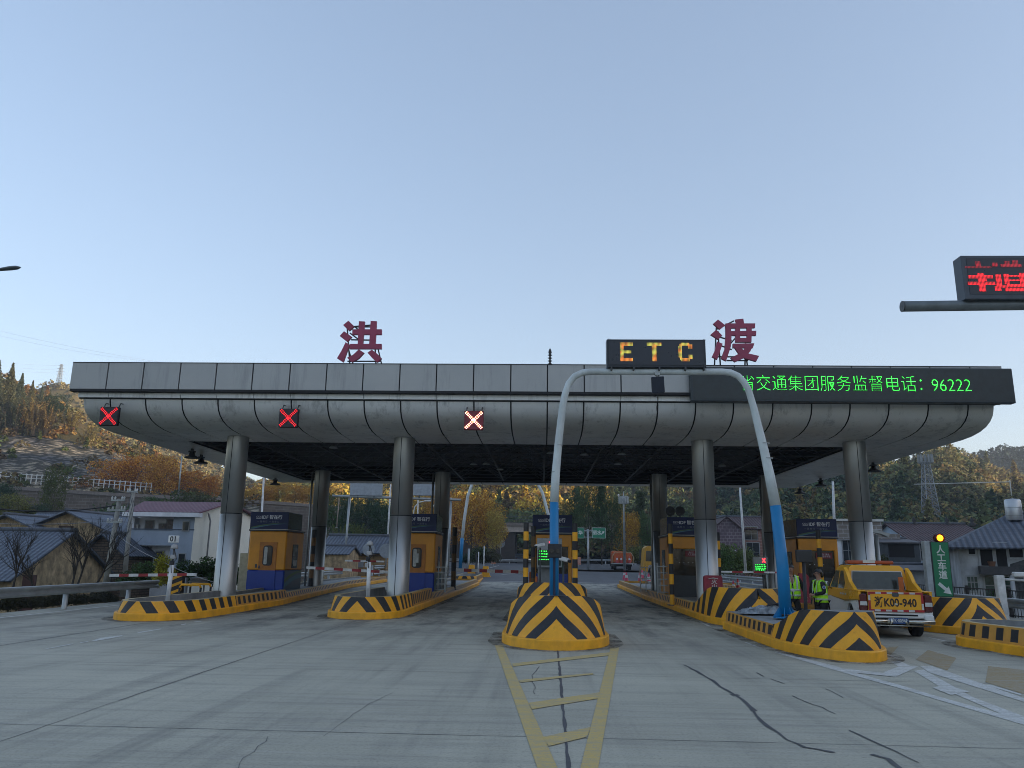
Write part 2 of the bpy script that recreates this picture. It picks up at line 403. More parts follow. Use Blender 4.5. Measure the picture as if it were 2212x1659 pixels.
strip(m, c([(10, 550), (90, 590), (190, 650), (240, 690), (340, 745), (420, 800), (480, 880), (560, 950), (680, 1035), (790, 1085), (900, 1105), (985, 1120)]), .045, .006, .018)
strip(m, c([(330, 740), (350, 752)]), .11, .0066); strip(m, c([(425, 810), (465, 850)]), .075, .007, .01)
strip(m, c([(715, 750), (810, 795), (900, 825), (990, 868)]), .018, .006, .012)
strip(m, c([(1080, 975), (1200, 1030), (1380, 1110), (1530, 1185)]), .028, .006, .01)
strip(m, c([(1225, 1130), (1330, 1160), (1420, 1230)]), .05, .006, .012)
strip(m, c([(480, 600), (525, 625)]), .025, .006); strip(m, c([(570, 640), (660, 672)]), .02, .006, .01)
strip(m, c([(930, 705), (1040, 762)]), .015, .006, .01)
st('sealed_cracks', m, TAR)
m = MB(); q = lambda pts: c(pts, 2.011, 0, 1650)
strip(m, q([(2330, 760), (2212, 810), (2100, 880), (2060, 905), (2000, 960), (1905, 1022)]), .006, .006, .02)
strip(m, q([(1585, 1025), (1530, 1080), (1440, 1150), (1405, 1215)]), .006, .006, .02)
strip(m, [G(1155, 1500), G(1150, 1460), G(1165, 1440)], .01, .006, .02)
st('hairline_cracks', m, TAR)

# painted markings
def worn(nm, ca, k=.5, under=(.30, .29, .25)):
    n = NT(nm); f = n.ramp(n.noise(14, 10, .9), .50, .56); g = n.ramp(n.noise(1.2, 9, .85, n.mapn((.8, 6, 1))), .46, .60)
    cc = n.mix(n.math('MULTIPLY', n.math('MAXIMUM', f, g), k), ca, under); n.col(cc); return n.fin(.7)
WY = worn('worn_yellow_line', (.55, .40, .12), .7); WW = worn('worn_white_line', (.60, .61, .58), .75); WO = worn('worn_ochre_patch', (.29, .20, .07), .85)
z8 = lambda x, y: G((1400+x/2.212)*.73733, (1500+y/2.212)*.73733)
m = MB()
def qd(pts, z=.0055): m.add(sheet(pts, z), [tuple(range(len(pts)))[::-1]])
def ext(a, b, t): return (a[0]+(b[0]-a[0])*t, a[1]+(b[1]-a[1])*t)
L0, L1, L2, L3 = z8(110, 865), z8(385, 1659), z8(515, 1659), z8(160, 865)
qd([L0, ext(L0, L1, 1.4), ext(L3, L2, 1.4), L3])
R0, R1, R2, R3 = z8(860, 880), z8(665, 1659), z8(780, 1659), z8(915, 880)
qd([R0, ext(R0, R1, 1.3), ext(R3, R2, 1.3), R3])
for a in ([(220, 985), (230, 1003), (848, 932), (850, 912)], [(265, 1092), (275, 1108), (750, 1055), (745, 1045)], [(330, 1240), (350, 1282), (778, 1212), (790, 1172)],
          [(418, 1462), (460, 1522), (706, 1462), (732, 1398)]): qd([z8(*p) for p in a], .0078)
st('yellow_hatch_marking', m, WY)
m = MB()
for a in ([(590, 455), (600, 470), (1040, 600), (1400, 700), (1700, 790), (2230, 945), (2230, 915), (1620, 745), (1440, 690), (1080, 590), (1000, 560), (660, 475)],):
    qd(c(a))
for a in ([(1040, 575), (1090, 600), (1375, 628), (1360, 610)],): qd(c(a), .0080)
for a in ([(1300, 598), (1400, 562), (1345, 527), (1415, 527), (1475, 557), (1530, 560), (1380, 628)], [(1540, 560), (1600, 600), (2240, 800), (2240, 775), (1620, 560)],
          [(1500, 590), (1700, 712), (2150, 905), (2240, 930), (2240, 895), (1880, 760), (1560, 580)]): qd(c(a), .0060)
qd(c([(1620, 700), (1700, 680), (1860, 725), (1740, 748)]), .0085)
for a in ([(105, 270), (120, 270), (185, 300), (165, 300)], [(400, 403), (418, 403), (522, 442), (500, 442)], [(1295, 475), (1310, 475), (1408, 508), (1385, 508)], [(1590, 372), (1605, 372), (1725, 397), (1700, 397)],
          [(1868, 432), (1885, 432), (2035, 465), (2010, 466)], [(1960, 680), (2000, 680), (2200, 740), (2190, 748)]): qd(c(a), .0058)
for a in ([(540, 458), (600, 440), (720, 426), (722, 431), (640, 446), (560, 460)], [(805, 409), (950, 386), (950, 390), (820, 413)], [(1065, 362), (1095, 357), (1095, 361), (1070, 366)], [(1140, 346), (1185, 341), (1187, 345), (1150, 349)],
          [(265, 506), (430, 474), (432, 478), (275, 508)], [(470, 469), (520, 461), (520, 465), (475, 472)]): qd(q(a), .0058)
st('white_line_marking', m, WW)
m = MB(); strip(m, [(-15.2, -10), (-15.2, 62)], .15, .0055); 
def rstrip(mb, pts, w, dz=.012):
    k = len(mb.v); out = []
    for a, b in zip(pts, pts[1:]): out += [(a[0]+(b[0]-a[0])*i/6, a[1]+(b[1]-a[1])*i/6) for i in range(6)]
    strip(mb, out+[pts[-1]], w, 0); mb.v = mb.v[:k]+[(x, y, rise(y)+dz) for x, y, z in mb.v[k:]]
rstrip(m, [(-15.6, 68), (-19, 118)], .18); rstrip(m, [(15.9, 66), (19, 130)], .18); rstrip(m, [(-8, 70), (-6, 110)], .15)
rstrip(m, [(-4, 78), (2, 96), (14, 104)], .15, .0165); rstrip(m, [(-16, 64.3), (17, 64.3)], .3, .0135)
st('edge_line_marking', m, WW)
m = MB()
for a in ([(1510, 515), (1590, 453), (1775, 505), (1715, 585)], [(1980, 558), (2230, 585), (2230, 745), (1962, 662)], [(1275, 442), (1400, 428), (1340, 495), (1290, 480)]): qd(c(a), .0050)
st('ochre_block_marking', m, WO)
# ================================================================== the toll canopy
K = 1.154                                   # (all canopy measures below are in metres)
def panel_metal(nm='canopy_panels', k=1., met=.35):
    n = NT(nm); n.b.inputs['Metallic'].default_value = met
    f = n.noise(.5, 5, .6); g = n.noise(1, 7, .75, n.mapn((2.6, 2.6, .22))); h = n.noise(5, 6)
    ge = n.N('ShaderNodeNewGeometry')
    c = n.mix(n.ramp(f, .3, .7), (.56*k, .575*k, .575*k), (.65*k, .66*k, .65*k))
    c = n.mix(n.math('MULTIPLY', n.ramp(g, .52, .66), .5), c, (.2, .21, .215))
    c = n.mix(n.math('MULTIPLY', ge.outputs['Random Per Island'], .18), c, (.33, .34, .35))
    n.col(c); n.L(n.math('MULTIPLY_ADD', h, .2, .30), n.b.inputs['Roughness']); return n.mat
PANEL = panel_metal('canopy_panels', 1.22, .2); FASC = panel_metal('fascia_panels', .60, .35); SEAM = pm('seam_rubber', (.012, .012, .014), .7)
SOFF = pm('soffit_panels', (.26, .275, .285), .5, .35, var=.15, scale=.6, grime=.3)
CX0, CX1 = -17.0, 15.75; FY, BY = 27.0, 50.3; ZL = 6.38
OX0, OX1, OY0, OY1 = -14.7, 12.35, 31.3, 47.6       # opening of the dark ceiling
PROF = [(27.0, 7.26), (27.03, 7.12), (27.12, 6.92), (27.3, 6.75), (27.6, 6.6), (28.0, 6.49), (28.6, 6.41), (29.3, 6.38), (31.3, 6.38)]
canopy = T('toll_canopy', 'wide grey metal toll station canopy with a curved lower edge on eight round columns', 'toll canopy', (-.7, 36, 0))
# seams: measured along the front
seams = [A(x, 905, 27.4)[0] for x in (246, 322, 400, 477, 555, 634, 712, 790, 868, 946, 1025, 1104, 1182, 1260, 1338, 1418, 1499, 1580, 1664, 1747, 1829, 1912, 1996, 2081)]
edges = [CX0+.35]+seams+[CX1-.2]
m = MB()
for a, b in zip(edges, edges[1:]):
    a, b = a+.026, b-.026
    for prof in (PROF[:-1], ):
        vs = [(x, y, z) for y, z in prof for x in (a, b)]
        m.add(vs, [(2*i, 2*i+1, 2*i+3, 2*i+2)[::-1] for i in range(len(prof)-1)], True)
    m.box(a, b, 29.32, 31.3, 6.375, 6.40)
    m.box(a, b, 47.6, 48.9, 6.375, 6.40)
    bp = [(77.3-y, z) for y, z in PROF[:-2]]
    vs = [(x, y, z) for y, z in bp for x in (a, b)]
    m.add(vs, [(2*i, 2*i+1, 2*i+3, 2*i+2) for i in range(len(bp)-1)], True)
# side strips of soffit
ys = [31.33+i*2.03 for i in range(9)]
for a, b in zip(ys, ys[1:]):
    m.box(CX0+.35, OX0, a+.012, b-.012, 6.375, 6.40); m.box(OX1, CX1-.2, a+.012, b-.012, 6.375, 6.40)
m.obj('lower_panels', PANEL, canopy, w=True)
# end caps follow the profile
m = MB()
for x, d in ((CX0+.35, .03), (CX1-.23, .03)):
    poly = [(y, z) for y, z in PROF[:-1]]+[(77.3-y, z) for y, z in PROF[:-1]][::-1]
    Mx = Matrix(((0, 0, 1, x), (1, 0, 0, 0), (0, 1, 0, 0), (0, 0, 0, 1)))
    m.prism(poly, Mx, d)
m.obj('end_panel', PANEL, canopy, w=True)
# dark backing behind the seams
m = MB()
vs = [(x, y+.03, z+.03) for y, z in PROF for x in (CX0+.4, CX1-.25)]
m.add(vs, [(2*i, 2*i+1, 2*i+3, 2*i+2)[::-1] for i in range(len(PROF)-1)], False)
m.box(CX0+.2, CX1, 26.95, 27.0, 7.262, 7.30)
m.obj('seam_backing', SEAM, canopy, w=True)
# recessed middle band and upper band (fascia), each panel with its own joint
ms = MB()
for a, b in zip(edges, edges[1:]):
    ms.box(a+.01-(.15 if a == edges[0] else 0), b-.01, 26.86, 26.93, 7.30, 7.47)
ms.box(CX0+.2, CX1, 26.93, 50, 7.30, 7.46)
ms.obj('recess_band', PANEL, canopy, w=True)
mu = MB()
e2 = [CX0]+seams+[CX1]
for a, b in zip(e2, e2[1:]):
    mu.box(a+(.022 if a > CX0 else 0), b-(.022 if b < CX1 else 0), 26.62, 26.68, 7.56, 8.52)
mu.box(CX0+.02, CX0+.08, 26.7, 50.4, 7.56, 8.52); mu.box(CX1-.08, CX1-.02, 26.7, 50.4, 7.56, 8.52); mu.box(CX0+.02, CX1-.02, 50.4, 50.46, 7.56, 8.52)
mu.obj('fascia', FASC, canopy, w=True)
mb = MB(); mb.box(CX0+.03, CX1-.03, 26.685, 26.72, 7.55, 8.53); mb.box(CX0+.01, CX1-.01, 26.6, 26.75, 8.522, 8.545); mb.box(CX0+.01, CX1-.01, 26.62, 26.9, 7.475, 7.555)
mb.obj('fascia_backing', SEAM, canopy, w=True)
mr = MB(); mr.box(CX0+.1, CX1-.1, 26.8, 50.3, 8.2, 8.28); mr.obj('roof_deck', pm('roof_deck', (.12, .12, .12), .8), canopy, w=True)
# dark ceiling with its space frame
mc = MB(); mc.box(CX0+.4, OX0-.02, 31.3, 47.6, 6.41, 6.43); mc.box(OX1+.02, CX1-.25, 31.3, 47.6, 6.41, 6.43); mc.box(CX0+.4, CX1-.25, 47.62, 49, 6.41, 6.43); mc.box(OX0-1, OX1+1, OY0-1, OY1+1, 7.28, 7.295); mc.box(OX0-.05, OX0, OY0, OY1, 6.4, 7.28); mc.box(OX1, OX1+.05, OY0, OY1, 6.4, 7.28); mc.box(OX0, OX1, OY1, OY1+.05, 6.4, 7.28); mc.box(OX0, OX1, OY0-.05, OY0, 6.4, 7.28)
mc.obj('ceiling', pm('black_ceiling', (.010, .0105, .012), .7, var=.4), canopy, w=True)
mt = MB()
gx = [OX0+i*(OX1-OX0)/11 for i in range(12)]; gy = [OY0+.1+i*(OY1-OY0-.2)/9 for i in range(10)]
for x in gx: mt.tube([(x, OY0, 6.52), (x, OY1, 6.52)], .05, 5)
for y in gy: mt.tube([(OX0, y, 6.5), (OX1, y, 6.5)], .028, 5)
for i, x in enumerate(gx[:-1]):
    for j, y in enumerate(gy[:-1]):
        cx, cy = (x+gx[i+1])/2, (y+gy[j+1])/2
        for a, b in ((x, y), (gx[i+1], y), (x, gy[j+1]), (gx[i+1], gy[j+1])): mt.tube([(a, b, 6.52), (cx, cy, 7.2)], .018, 4, caps=False)
mt.obj('ceiling_truss', pm('truss_steel', (.13, .135, .14), .55, .3), canopy, w=True)
for (x, px) in ((874, 874),): pass
COLM = None
def column_metal():
    n = NT('column_cladding'); f = n.noise(1, 6, .7, n.mapn((2, 2, .3)))
    n.col(n.mix(n.ramp(f, .3, .75), (.36, .375, .38), (.46, .47, .46))); n.L(n.math('MULTIPLY_ADD', f, .2, .32), n.b.inputs['Roughness']); n.b.inputs['Metallic'].default_value = .82
    n.b.inputs['Anisotropic'].default_value = .3; return n.mat
COLM = column_metal()
COLX = [(-12.03, 30), (-5.42, 30), (6.12, 30), (11.87, 30), (-12.0, 42), (-5.42, 42), (6.2, 42), (11.95, 42)]
for x, y in COLX:
    m = MB(); r = .41
    n = 40; zs = [0, 2.86, 2.88, 5.6]
    m.lathe([(r, 0), (r, 3.36), (r-.02, 3.365), (r-.02, 3.40), (r, 3.405), (r, 6.37)], (x, y, 0), 40)
    o = m.obj('column', COLM, canopy, w=True)
    s = MB(); a = R(-90 + (8 if x < 0 else -8)*(-1)) ; 
    for th in (R(-97), R(83)): s.cbox((x+math.cos(th)*r, y+math.sin(th)*r, 3.2), (.012, .022, 6.3), th)
    s.lathe([(r-.019, 3.366), (r-.019, 3.399)], (x, y, 0), 40)
    s.obj('column_seam', SEAM, o)
    for v in s.v[:0]: pass
    so_ = KIDS[o.name][-1]; so_.data.transform(Matrix.Translation((-canopy.location[0], -canopy.location[1], 0)))
    if y > 40:
        d = MB(); d.tube([(x-.48, y-.25, .3), (x-.48, y-.25, 6.3)], .055, 8); d.obj('downpipe', GALV, canopy, w=True)

# flood lamps under the soffit
fl = T('canopy_floodlight', '', 'floodlight', (0, 0, 0))
m = MB(); m.box(-.05, .05, -.05, .05, -.12, 0); m.tube([(0, 0, -.1), (0, 0, -.16)], .16, 10); m.obj('bracket', STEEL, fl)
m = MB(); m.lathe([(.10, -.16), (.14, -.3), (.3, -.36), (.31, -.42), (.28, -.42), (.0, -.40)], n=16); m.obj('lamp_housing', BLK, fl)
FL = [(A(378, 985, 33.5), 'black bell floodlight under the left edge of the canopy, nearest the front'), (A(400, 993, 35.5), 'black bell floodlight just behind the first one on the left edge of the canopy'),
      (A(473, 1008, 39), 'black bell floodlight beside the left front column top'), (A(568, 1037, 46), 'black bell floodlight at the back left corner of the canopy'),
      (A(1922, 1003, 36), 'black bell floodlight under the right edge of the canopy, right of the front right column'), (A(1803, 1040, 43), 'black bell floodlight under the right soffit above the thin white mast'), (A(1755, 1050, 47.9), 'small black floodlight at the back right corner of the soffit')]
for i, (p, lb) in enumerate(FL):
    loc = (p[0]+(.75 if p[0] < 0 else -.75), p[1], 6.37); o = fl if i == 0 else copy_tree(fl, loc); o.location = loc; tag(o, lb, group='floodlights under the canopy edge')
# small downlights in the dark ceiling
dl = T('ceiling_lamp', '', 'ceiling lamp')
m = MB(); m.tube([(0, 0, .3), (0, 0, .12)], .02, 6); m.obj('stem', STEEL, dl)
m = MB(); m.lathe([(.04, .14), (.1, .1), (.19, 0), (.17, 0), (.0, .03)], n=14); m.obj('lamp_housing', GALV, dl)
DL = [(720, 968), (1023, 1004), (1190, 980), (1262, 983), (1050, 1003), (1080, 1015), (1343, 982), (1335, 1003), (1560, 1007)]
WH = ['left of the second column', 'behind the bright red cross', 'just left of the white arch leg', 'just right of the white arch leg', 'second behind the red cross', 'farthest behind the red cross', 'left of the third column', 'behind the lamp left of the third column', 'right of the third column']
for i, (x, y) in enumerate(DL):
    p = G(x, y, 6.25); o = dl if i == 0 else copy_tree(dl); o.location = p; tag(o, 'small lamp in the dark canopy ceiling, '+WH[i], group='small lamps in the canopy ceiling')

# ------------------------------------------------------------------ LED banner on the fascia
GLED = emit('green_led', (.05, 1., .08), 2.2, dots=.033)
lb = T('led_banner', 'long dark display board on the canopy fascia with green characters and 96222', 'display board', (10, 26.5, 7.4))
x0 = A(1492, 830, 26.3)[0]; x1 = A(2190, 830, 26.3)[0]
zt, zb = A(1800, 794, 26.3)[2], A(1800, 868, 26.3)[2]
m = MB(); m.bbox(x0, x1, 26.3, 26.6, zb, zt, .015); m.obj('housing', pm('board_housing', (.03, .042, .05), .4, .2), lb, w=True)
m = MB(); m.box(x0+.08, x1-.05, 26.29, 26.299, zb+.06, zt-.06); m.obj('screen', pm('led_screen', (.016, .026, .03), .35, var=.3), lb, w=True)
m = MB(); tx0 = A(1597, 835, 26.3); tx1 = A(2097, 835, 26.3)
glyphs(m, '省交通集团服务监督电话：', face_cam(0, 26.26, A(1790, 831, 26.3)[2]), size=.60, bold=-.012, align='LEFT', ext=.003)
w = max(v[0] for v in m.v); k_ = (A(1990, 831, 26.3)[0]-tx0[0])/w; m.v = [(v[0]*k_+tx0[0], v[1], v[2]) for v in m.v]
m2 = MB(); glyphs(m2, '96222', face_cam(0, 26.26, A(2050, 834, 26.3)[2]), size=.60, bold=-.012, align='LEFT', ext=.003)
a0 = A(2010, 835, 26.3)[0]; w = max(v[0] for v in m2.v); k_ = (A(2096, 835, 26.3)[0]-a0)/w; m2.v = [(v[0]*k_+a0, v[1], v[2]) for v in m2.v]
m.add(m2.v, m2.f); m.obj('lettering', GLED, lb, w=True)

# ------------------------------------------------------------------ lane signals with crosses
def cross_signal(px, py, hot, label):
    p = A(px, py, 26.78); t = T('lane_signal', label, 'lane signal', p, group='red cross lane signals on the canopy')
    h = .335
    m = MB(); m.bbox(-h, h, -.12, .05, -h, h, .015); m.obj('housing', pm('signal_housing', (.012, .006, .014), .4) if not hot else pm('signal_housing_lit', (.20, .012, .03), .4), t)
    m = MB()
    for s in (-1, 1): m.tube([(s*.27, .0, h), (s*.27, .1, h+.16), (s*.27, .30, h+.18)], .018, 6)
    m.obj('bracket', STEEL, t)
    m = MB()
    for s in (-1, 1):
        for i in range(13):
            u = -.27+i*.045
            for off in (-.03, .03):
                x, z = u+off*.7, s*u-off*.7*s*1.0
                m.ball((x, -.125, z), .0175, 8, 4, (1, .5, 1))
    m.obj('cross', emit('red_led_hot', (1., .42, .25), 6.) if hot else emit('red_led', (1., .012, .02), 1.7), t)
cross_signal(238, 900, False, 'square dark lane signal with a red cross at the far left of the canopy')
cross_signal(625, 904, False, 'square dark lane signal with a red cross, midway between the left and the bright one')
cross_signal(1024, 909, True, 'square lane signal with the brightest, nearly white cross near the canopy centre')

# ------------------------------------------------------------------ big rooftop characters
RED = pm('faded_red_enamel', (.36, .05, .11), .5, var=.12, scale=1.5, grime=.1)
def rooftop(label, strokes, zx, zy, k, Y, legs, bars, gx_):
    P = lambda q: A((zx+q[0]/k)*.73733, (zy+q[1]/k)*.73733, Y)
    xs = [P(q)[0] for s in strokes for q in s]; base = (sum(xs)/len(xs), Y, 8.3)
    t = T('rooftop_character', label, 'rooftop character', base, group='red characters on the canopy roof')
    m = MB()
    for i, s in enumerate(strokes):
        pl = [(P(q)[0], P(q)[2]) for q in s]
        m.prism(pl, Matrix(((1, 0, 0, 0), (0, 0, -1, Y-.003*i), (0, 1, 0, 0), (0, 0, 0, 1))), .12)
    m.obj('character', RED, t, w=True)
    m = MB()
    for a, b in legs+bars: 
        pa, pb = Vector(P(a)), Vector(P(b)); pa.y = Y+.12; pb.y = Y+.12+(.5 if (a, b) in legs and gx_ else 0)
        m.tube([pa, pb], .028, 6)
    m.obj('support_frame', STEEL, t, w=True)
H1 = [[(340, 255), (387, 300), (345, 337), (297, 290)], [(305, 340), (367, 385), (330, 425), (270, 378)], [(318, 428), (350, 452), (330, 500), (298, 590), (248, 558), (283, 500)],
      [(372, 325), (608, 325), (608, 367), (372, 367)], [(425, 260), (472, 262), (457, 445), (415, 445)], [(520, 258), (568, 260), (558, 447), (508, 447)], [(350, 443), (608, 443), (608, 483), (350, 483)],
      [(425, 487), (467, 515), (425, 560), (368, 592), (330, 555), (380, 530)], [(530, 490), (575, 525), (610, 560), (572, 593), (530, 555), (495, 515)]]
rooftop('big dark red character on the left part of the canopy roof', H1, 900, 850, 2.765, 27.4,
        [((318, 300), (318, 640)), ((330, 480), (362, 640)), ((535, 270), (532, 640)), ((560, 430), (592, 640))],
        [((320, 290), (560, 290)), ((340, 340), (420, 400)), ((350, 395), (520, 398)), ((320, 570), (590, 570)), ((380, 290), (430, 330)), ((345, 290), (520, 275))], True)
H2 = [[(1332, 295), (1402, 350), (1350, 390), (1287, 335)], [(1315, 393), (1374, 450), (1335, 487), (1262, 440)], [(1325, 508), (1377, 530), (1325, 682), (1275, 655), (1305, 590)],
      [(1500, 295), (1577, 287), (1585, 338), (1515, 338)], [(1405, 333), (1692, 333), (1690, 375), (1405, 378)], [(1405, 333), (1455, 333), (1462, 470), (1455, 560), (1410, 697), (1362, 672), (1398, 580), (1407, 450)],
      [(1455, 408), (1702, 405), (1700, 450), (1458, 450)], [(1500, 372), (1545, 372), (1545, 480), (1500, 480)], [(1610, 372), (1658, 372), (1655, 516), (1612, 516)], [(1500, 475), (1620, 475), (1620, 515), (1500, 515)],
      [(1475, 530), (1682, 527), (1668, 572), (1475, 570)], [(1682, 527), (1640, 610), (1580, 668), (1495, 708), (1453, 668), (1540, 625), (1605, 560)], [(1490, 565), (1545, 560), (1600, 620), (1728, 650), (1700, 703), (1590, 672), (1530, 625)]]
rooftop('big dark red character on the canopy roof right of the E T C board', H2, 1700, 850, 3.318, 27.4,
        [((1330, 340), (1310, 765)), ((1345, 390), (1372, 765)), ((1615, 500), (1608, 765)), ((1610, 560), (1638, 765))],
        [((1340, 370), (1500, 290)), ((1330, 440), (1480, 480)), ((1290, 640), (1700, 640)), ((1430, 677), (1640, 677)), ((1370, 530), (1480, 570)), ((1460, 520), (1530, 440))], False)
# spiky lightning rod
t = T('lightning_rod', 'short black spiked rod on the roof between the two red characters', 'lightning rod', A(1188, 797, 30))
m = MB(); b = A(1188, 797, 30); tp = A(1189, 752, 30); hh = tp[2]-b[2]
pr = [(.035, -.4), (.035, .0)]
for i in range(5): z = hh*(.1+.14*i); pr += [(.035, z-.03), (.1, z), (.035, z+.03)]
pr += [(.07, hh*.78), (.05, hh*.9), (.004, hh)]
m.lathe(pr, n=8); m.obj('spike', BLK, t)
# ================================================================== toll islands
def stripe_mat(nm, period, bars=False, phase=0., yel=(.90, .42, .012), scuff=.3):
    n = NT(nm); sp = n.N('ShaderNodeSeparateXYZ'); n.L(n.tc.outputs['UV'], sp.inputs[0])
    u = n.math('FRACT', n.math('ADD', n.math('DIVIDE', sp.outputs[0], period), phase)); k = n.math('LESS_THAN', u, .5)
    if bars:
        k = n.math('MULTIPLY', k, n.math('MULTIPLY', n.math('LESS_THAN', sp.outputs[1], .88), n.math('GREATER_THAN', sp.outputs[1], .14)))
    f = n.noise(2.2, 7, .7); g = n.noise(8, 7, .8)
    y = n.mix(n.ramp(f, .35, .7), tuple(v*.78 for v in yel), yel); y = n.mix(n.math('MULTIPLY', n.ramp(g, .55, .75), scuff), y, (.2, .13, .04))
    b = n.mix(n.ramp(g, .45, .75), (.010, .012, .016), (.028, .029, .033))
    c = n.mix(k, y, b); c = n.mix(n.math('MULTIPLY', n.ramp(n.noise(3.1, 9, .85), .64, .68), scuff), c, (.33, .31, .27))
    n.col(c); n.bump(n.noise(14, 6), .15, .01); return n.fin(.55)
def grime_shade_mat():  # dirt line at the kerb foot, with contact shade painted in
    n = NT('kerb_grime_shade'); n.col((.055, .052, .045)); n.fin(.9); f = n.ramp(n.noise(2.2, 9, .85), .44, .60)
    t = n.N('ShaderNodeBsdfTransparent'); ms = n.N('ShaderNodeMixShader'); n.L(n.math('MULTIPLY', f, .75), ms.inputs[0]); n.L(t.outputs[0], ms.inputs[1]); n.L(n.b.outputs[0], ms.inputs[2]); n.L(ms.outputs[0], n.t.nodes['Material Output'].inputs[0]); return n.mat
GRIME_SHADE = grime_shade_mat()
STR0, STR1 = stripe_mat('chevron_paint', .62), stripe_mat('chevron_paint_shifted', .62, phase=.5)
STRB = stripe_mat('barred_paint', .44, True, yel=(.62, .31, .05), scuff=.4)
STRW = stripe_mat('chevron_paint_wide', .80, phase=.0); STRX = stripe_mat('chevron_paint_front', .60, phase=.5, scuff=.4); STRY = stripe_mat('chevron_paint_scuffed', .60, phase=.0, scuff=.55)
def island(label, cl, hw, L, hwall, hump=None, mat=STR0, hollow=True, k0=1.1, sbar=5.5, floor=.3, rear_round=False, lean=.08, kerb=.2, name='toll_island', steps=(), kdec=3., u0=0., lf=1.1):
    o = T(name, label, 'toll island', (cl[0][0], cl[0][1], 0), group='striped toll islands')
    cl = [Vector((p[0], p[1])) for p in cl]; d0 = (cl[1]-cl[0]).normalized(); n0 = Vector((d0.y, -d0.x))   # n0 points to the right
    pts = []                                       # (s, centre, lateral, normal dir, forward)
    NN = 16; s = 0; prev = None
    for i in range(NN+1):
        th = math.pi/2*i/NN; lat = hw*math.sin(th); al = L*(1-math.cos(th)); p = (lat, al)
        if prev: s += math.hypot(p[0]-prev[0], p[1]-prev[1])
        nd = Vector((math.sin(th)*L, -math.cos(th)*hw)).normalized()
        pts.append((s, cl[0]+d0*al, lat, n0, nd.x, -nd.y*-1)); prev = p
    tot = sum((b-a).length for a, b in zip(cl, cl[1:])); run = L; acc = 0; segs = []
    for a, b in zip(cl, cl[1:]): segs.append((acc, acc+(b-a).length, a, b)); acc += (b-a).length
    x = L+.35
    while x < tot:
        for a0, a1, a, b in segs:
            if a0 <= x <= a1+1e-6:
                q = a.lerp(b, (x-a0)/(a1-a0)); dd = (b-a).normalized(); nn = Vector((dd.y, -dd.x)); break
        hw_ = hw
        if rear_round and tot-x < hw: hw_ = max(.15, math.sqrt(max(0, hw*hw-(hw-(tot-x))**2)))
        pts.append((pts[-1][0]+.35, q, hw_, nn, 1, 0)); x += .35
    def H(s):
        h = hwall
        for s0, hh in steps:
            if s > s0: h = hh
        if hump:
            hp, s1, s2 = hump; t = 1 if s < s1 else max(0, 1-(s-s1)/(s2-s1)); t = t*t*(3-2*t); h = h+(hp-h)*t
        return h
    def pos(e, side, off, z):
        s, c, lat, nn, a, b = e; v = c+nn*(side*(lat+off*a))
        if b: v = v+d0*(off*b*1.0)     # b carries the along-axis part of the outward normal (negative = towards the nose)
        return (v.x, v.y, z)
    row = [(e, -1) for e in pts[::-1]]+[(e, 1) for e in pts[1:]]
    def ring(offz): return [pos(e, sd, *offz(e)) for e, sd in row]
    def loft(mb, r0, r1, uv=None):
        n = len(r0); b = len(mb.v); mb.v += r0+r1
        for i in range(n-1): mb.f.append((b+i, b+i+1, b+n+i+1, b+n+i)); mb.m.append(mb.mi if uv is None else (0 if row[i][0][0] < sbar else 1)); mb.sm.append(True)
        if uv: mb.uv = (mb.uv or [])+uv[0]+uv[1]
    m = MB(); K0, K1 = ring(lambda e: (.09, 0.)), ring(lambda e: (.085, kerb-.02)); K2, K3 = ring(lambda e: (.07, kerb)), ring(lambda e: (-.02, kerb+.005))
    loft(m, K0, K1); loft(m, K1, K2); loft(m, K2, K3); m.f.append((0, len(row)-1, len(row)*2-1, len(row))); m.m.append(0); m.sm.append(False)
    m.obj('kerb', YEL, o, w=True)
    gm_ = MB(); loft(gm_, ring(lambda e: (.40, .0095)), ring(lambda e: (.085, .0095))); st('kerb_grime_shade', gm_, GRIME_SHADE)
    m = MB(); hs = lambda e: H(e[0]); ln = lambda e: -lean*.6-(lean*.4+lf*max(0, hs(e)-hwall))*max(0, e[5]*-1)**1.5 if hump else -lean
    W0 = ring(lambda e: (0., kerb)); rows = [W0]; NV = 3
    for j in range(1, NV+1): rows.append(ring(lambda e, j=j: (ln(e)*j/NV, kerb+(hs(e)-kerb)*j/NV)))
    kk = lambda s: k0*math.exp(-s/kdec) if s < sbar else 0
    uvs = [[(max(u0, e[0]+kk(e[0])*(hs(e)-kerb)*j/NV)-u0, j/NV) for e, sd in row] for j in range(NV+1)]
    for j in range(NV): loft(m, rows[j], rows[j+1], (uvs[j], uvs[j+1]))
    n = len(row); b = len(m.v); m.v += [rows[0][0], rows[0][-1], rows[-1][-1], rows[-1][0]]; m.f.append((b, b+1, b+2, b+3)); m.m.append(1); m.sm.append(False); m.uv += [(.3, .5)]*4
    m.obj('striped_wall', [mat, STRB], o, w=True)
    m = MB(); top = rows[-1]
    if hollow:
        In = ring(lambda e: (ln(e)-.17, hs(e)+.002)); loft(m, top, In); m.obj('rim', pm('rim_paint', (.46, .36, .17), .6, grime=.4, var=.2), o, w=True)
        m = MB(); In2 = ring(lambda e: (ln(e)-.175, floor)); loft(m, In, In2); m.mi = 0
        half = len(pts); 
        for i in range(half-1):
            a, b2, c, d = In2[i], In2[i+1], In2[-2-i], In2[-1-i]; m.quad(a, b2, c, d)
        m.obj('floor', GREYC, o, w=True)
    else:
        half = len(pts)
        for i in range(half-1):
            a, b2, c, d = top[i], top[i+1], top[-2-i], top[-1-i]; m.quad(a, b2, c, d)
        m.obj('top_slab', GREYC, o, w=True)
    return o
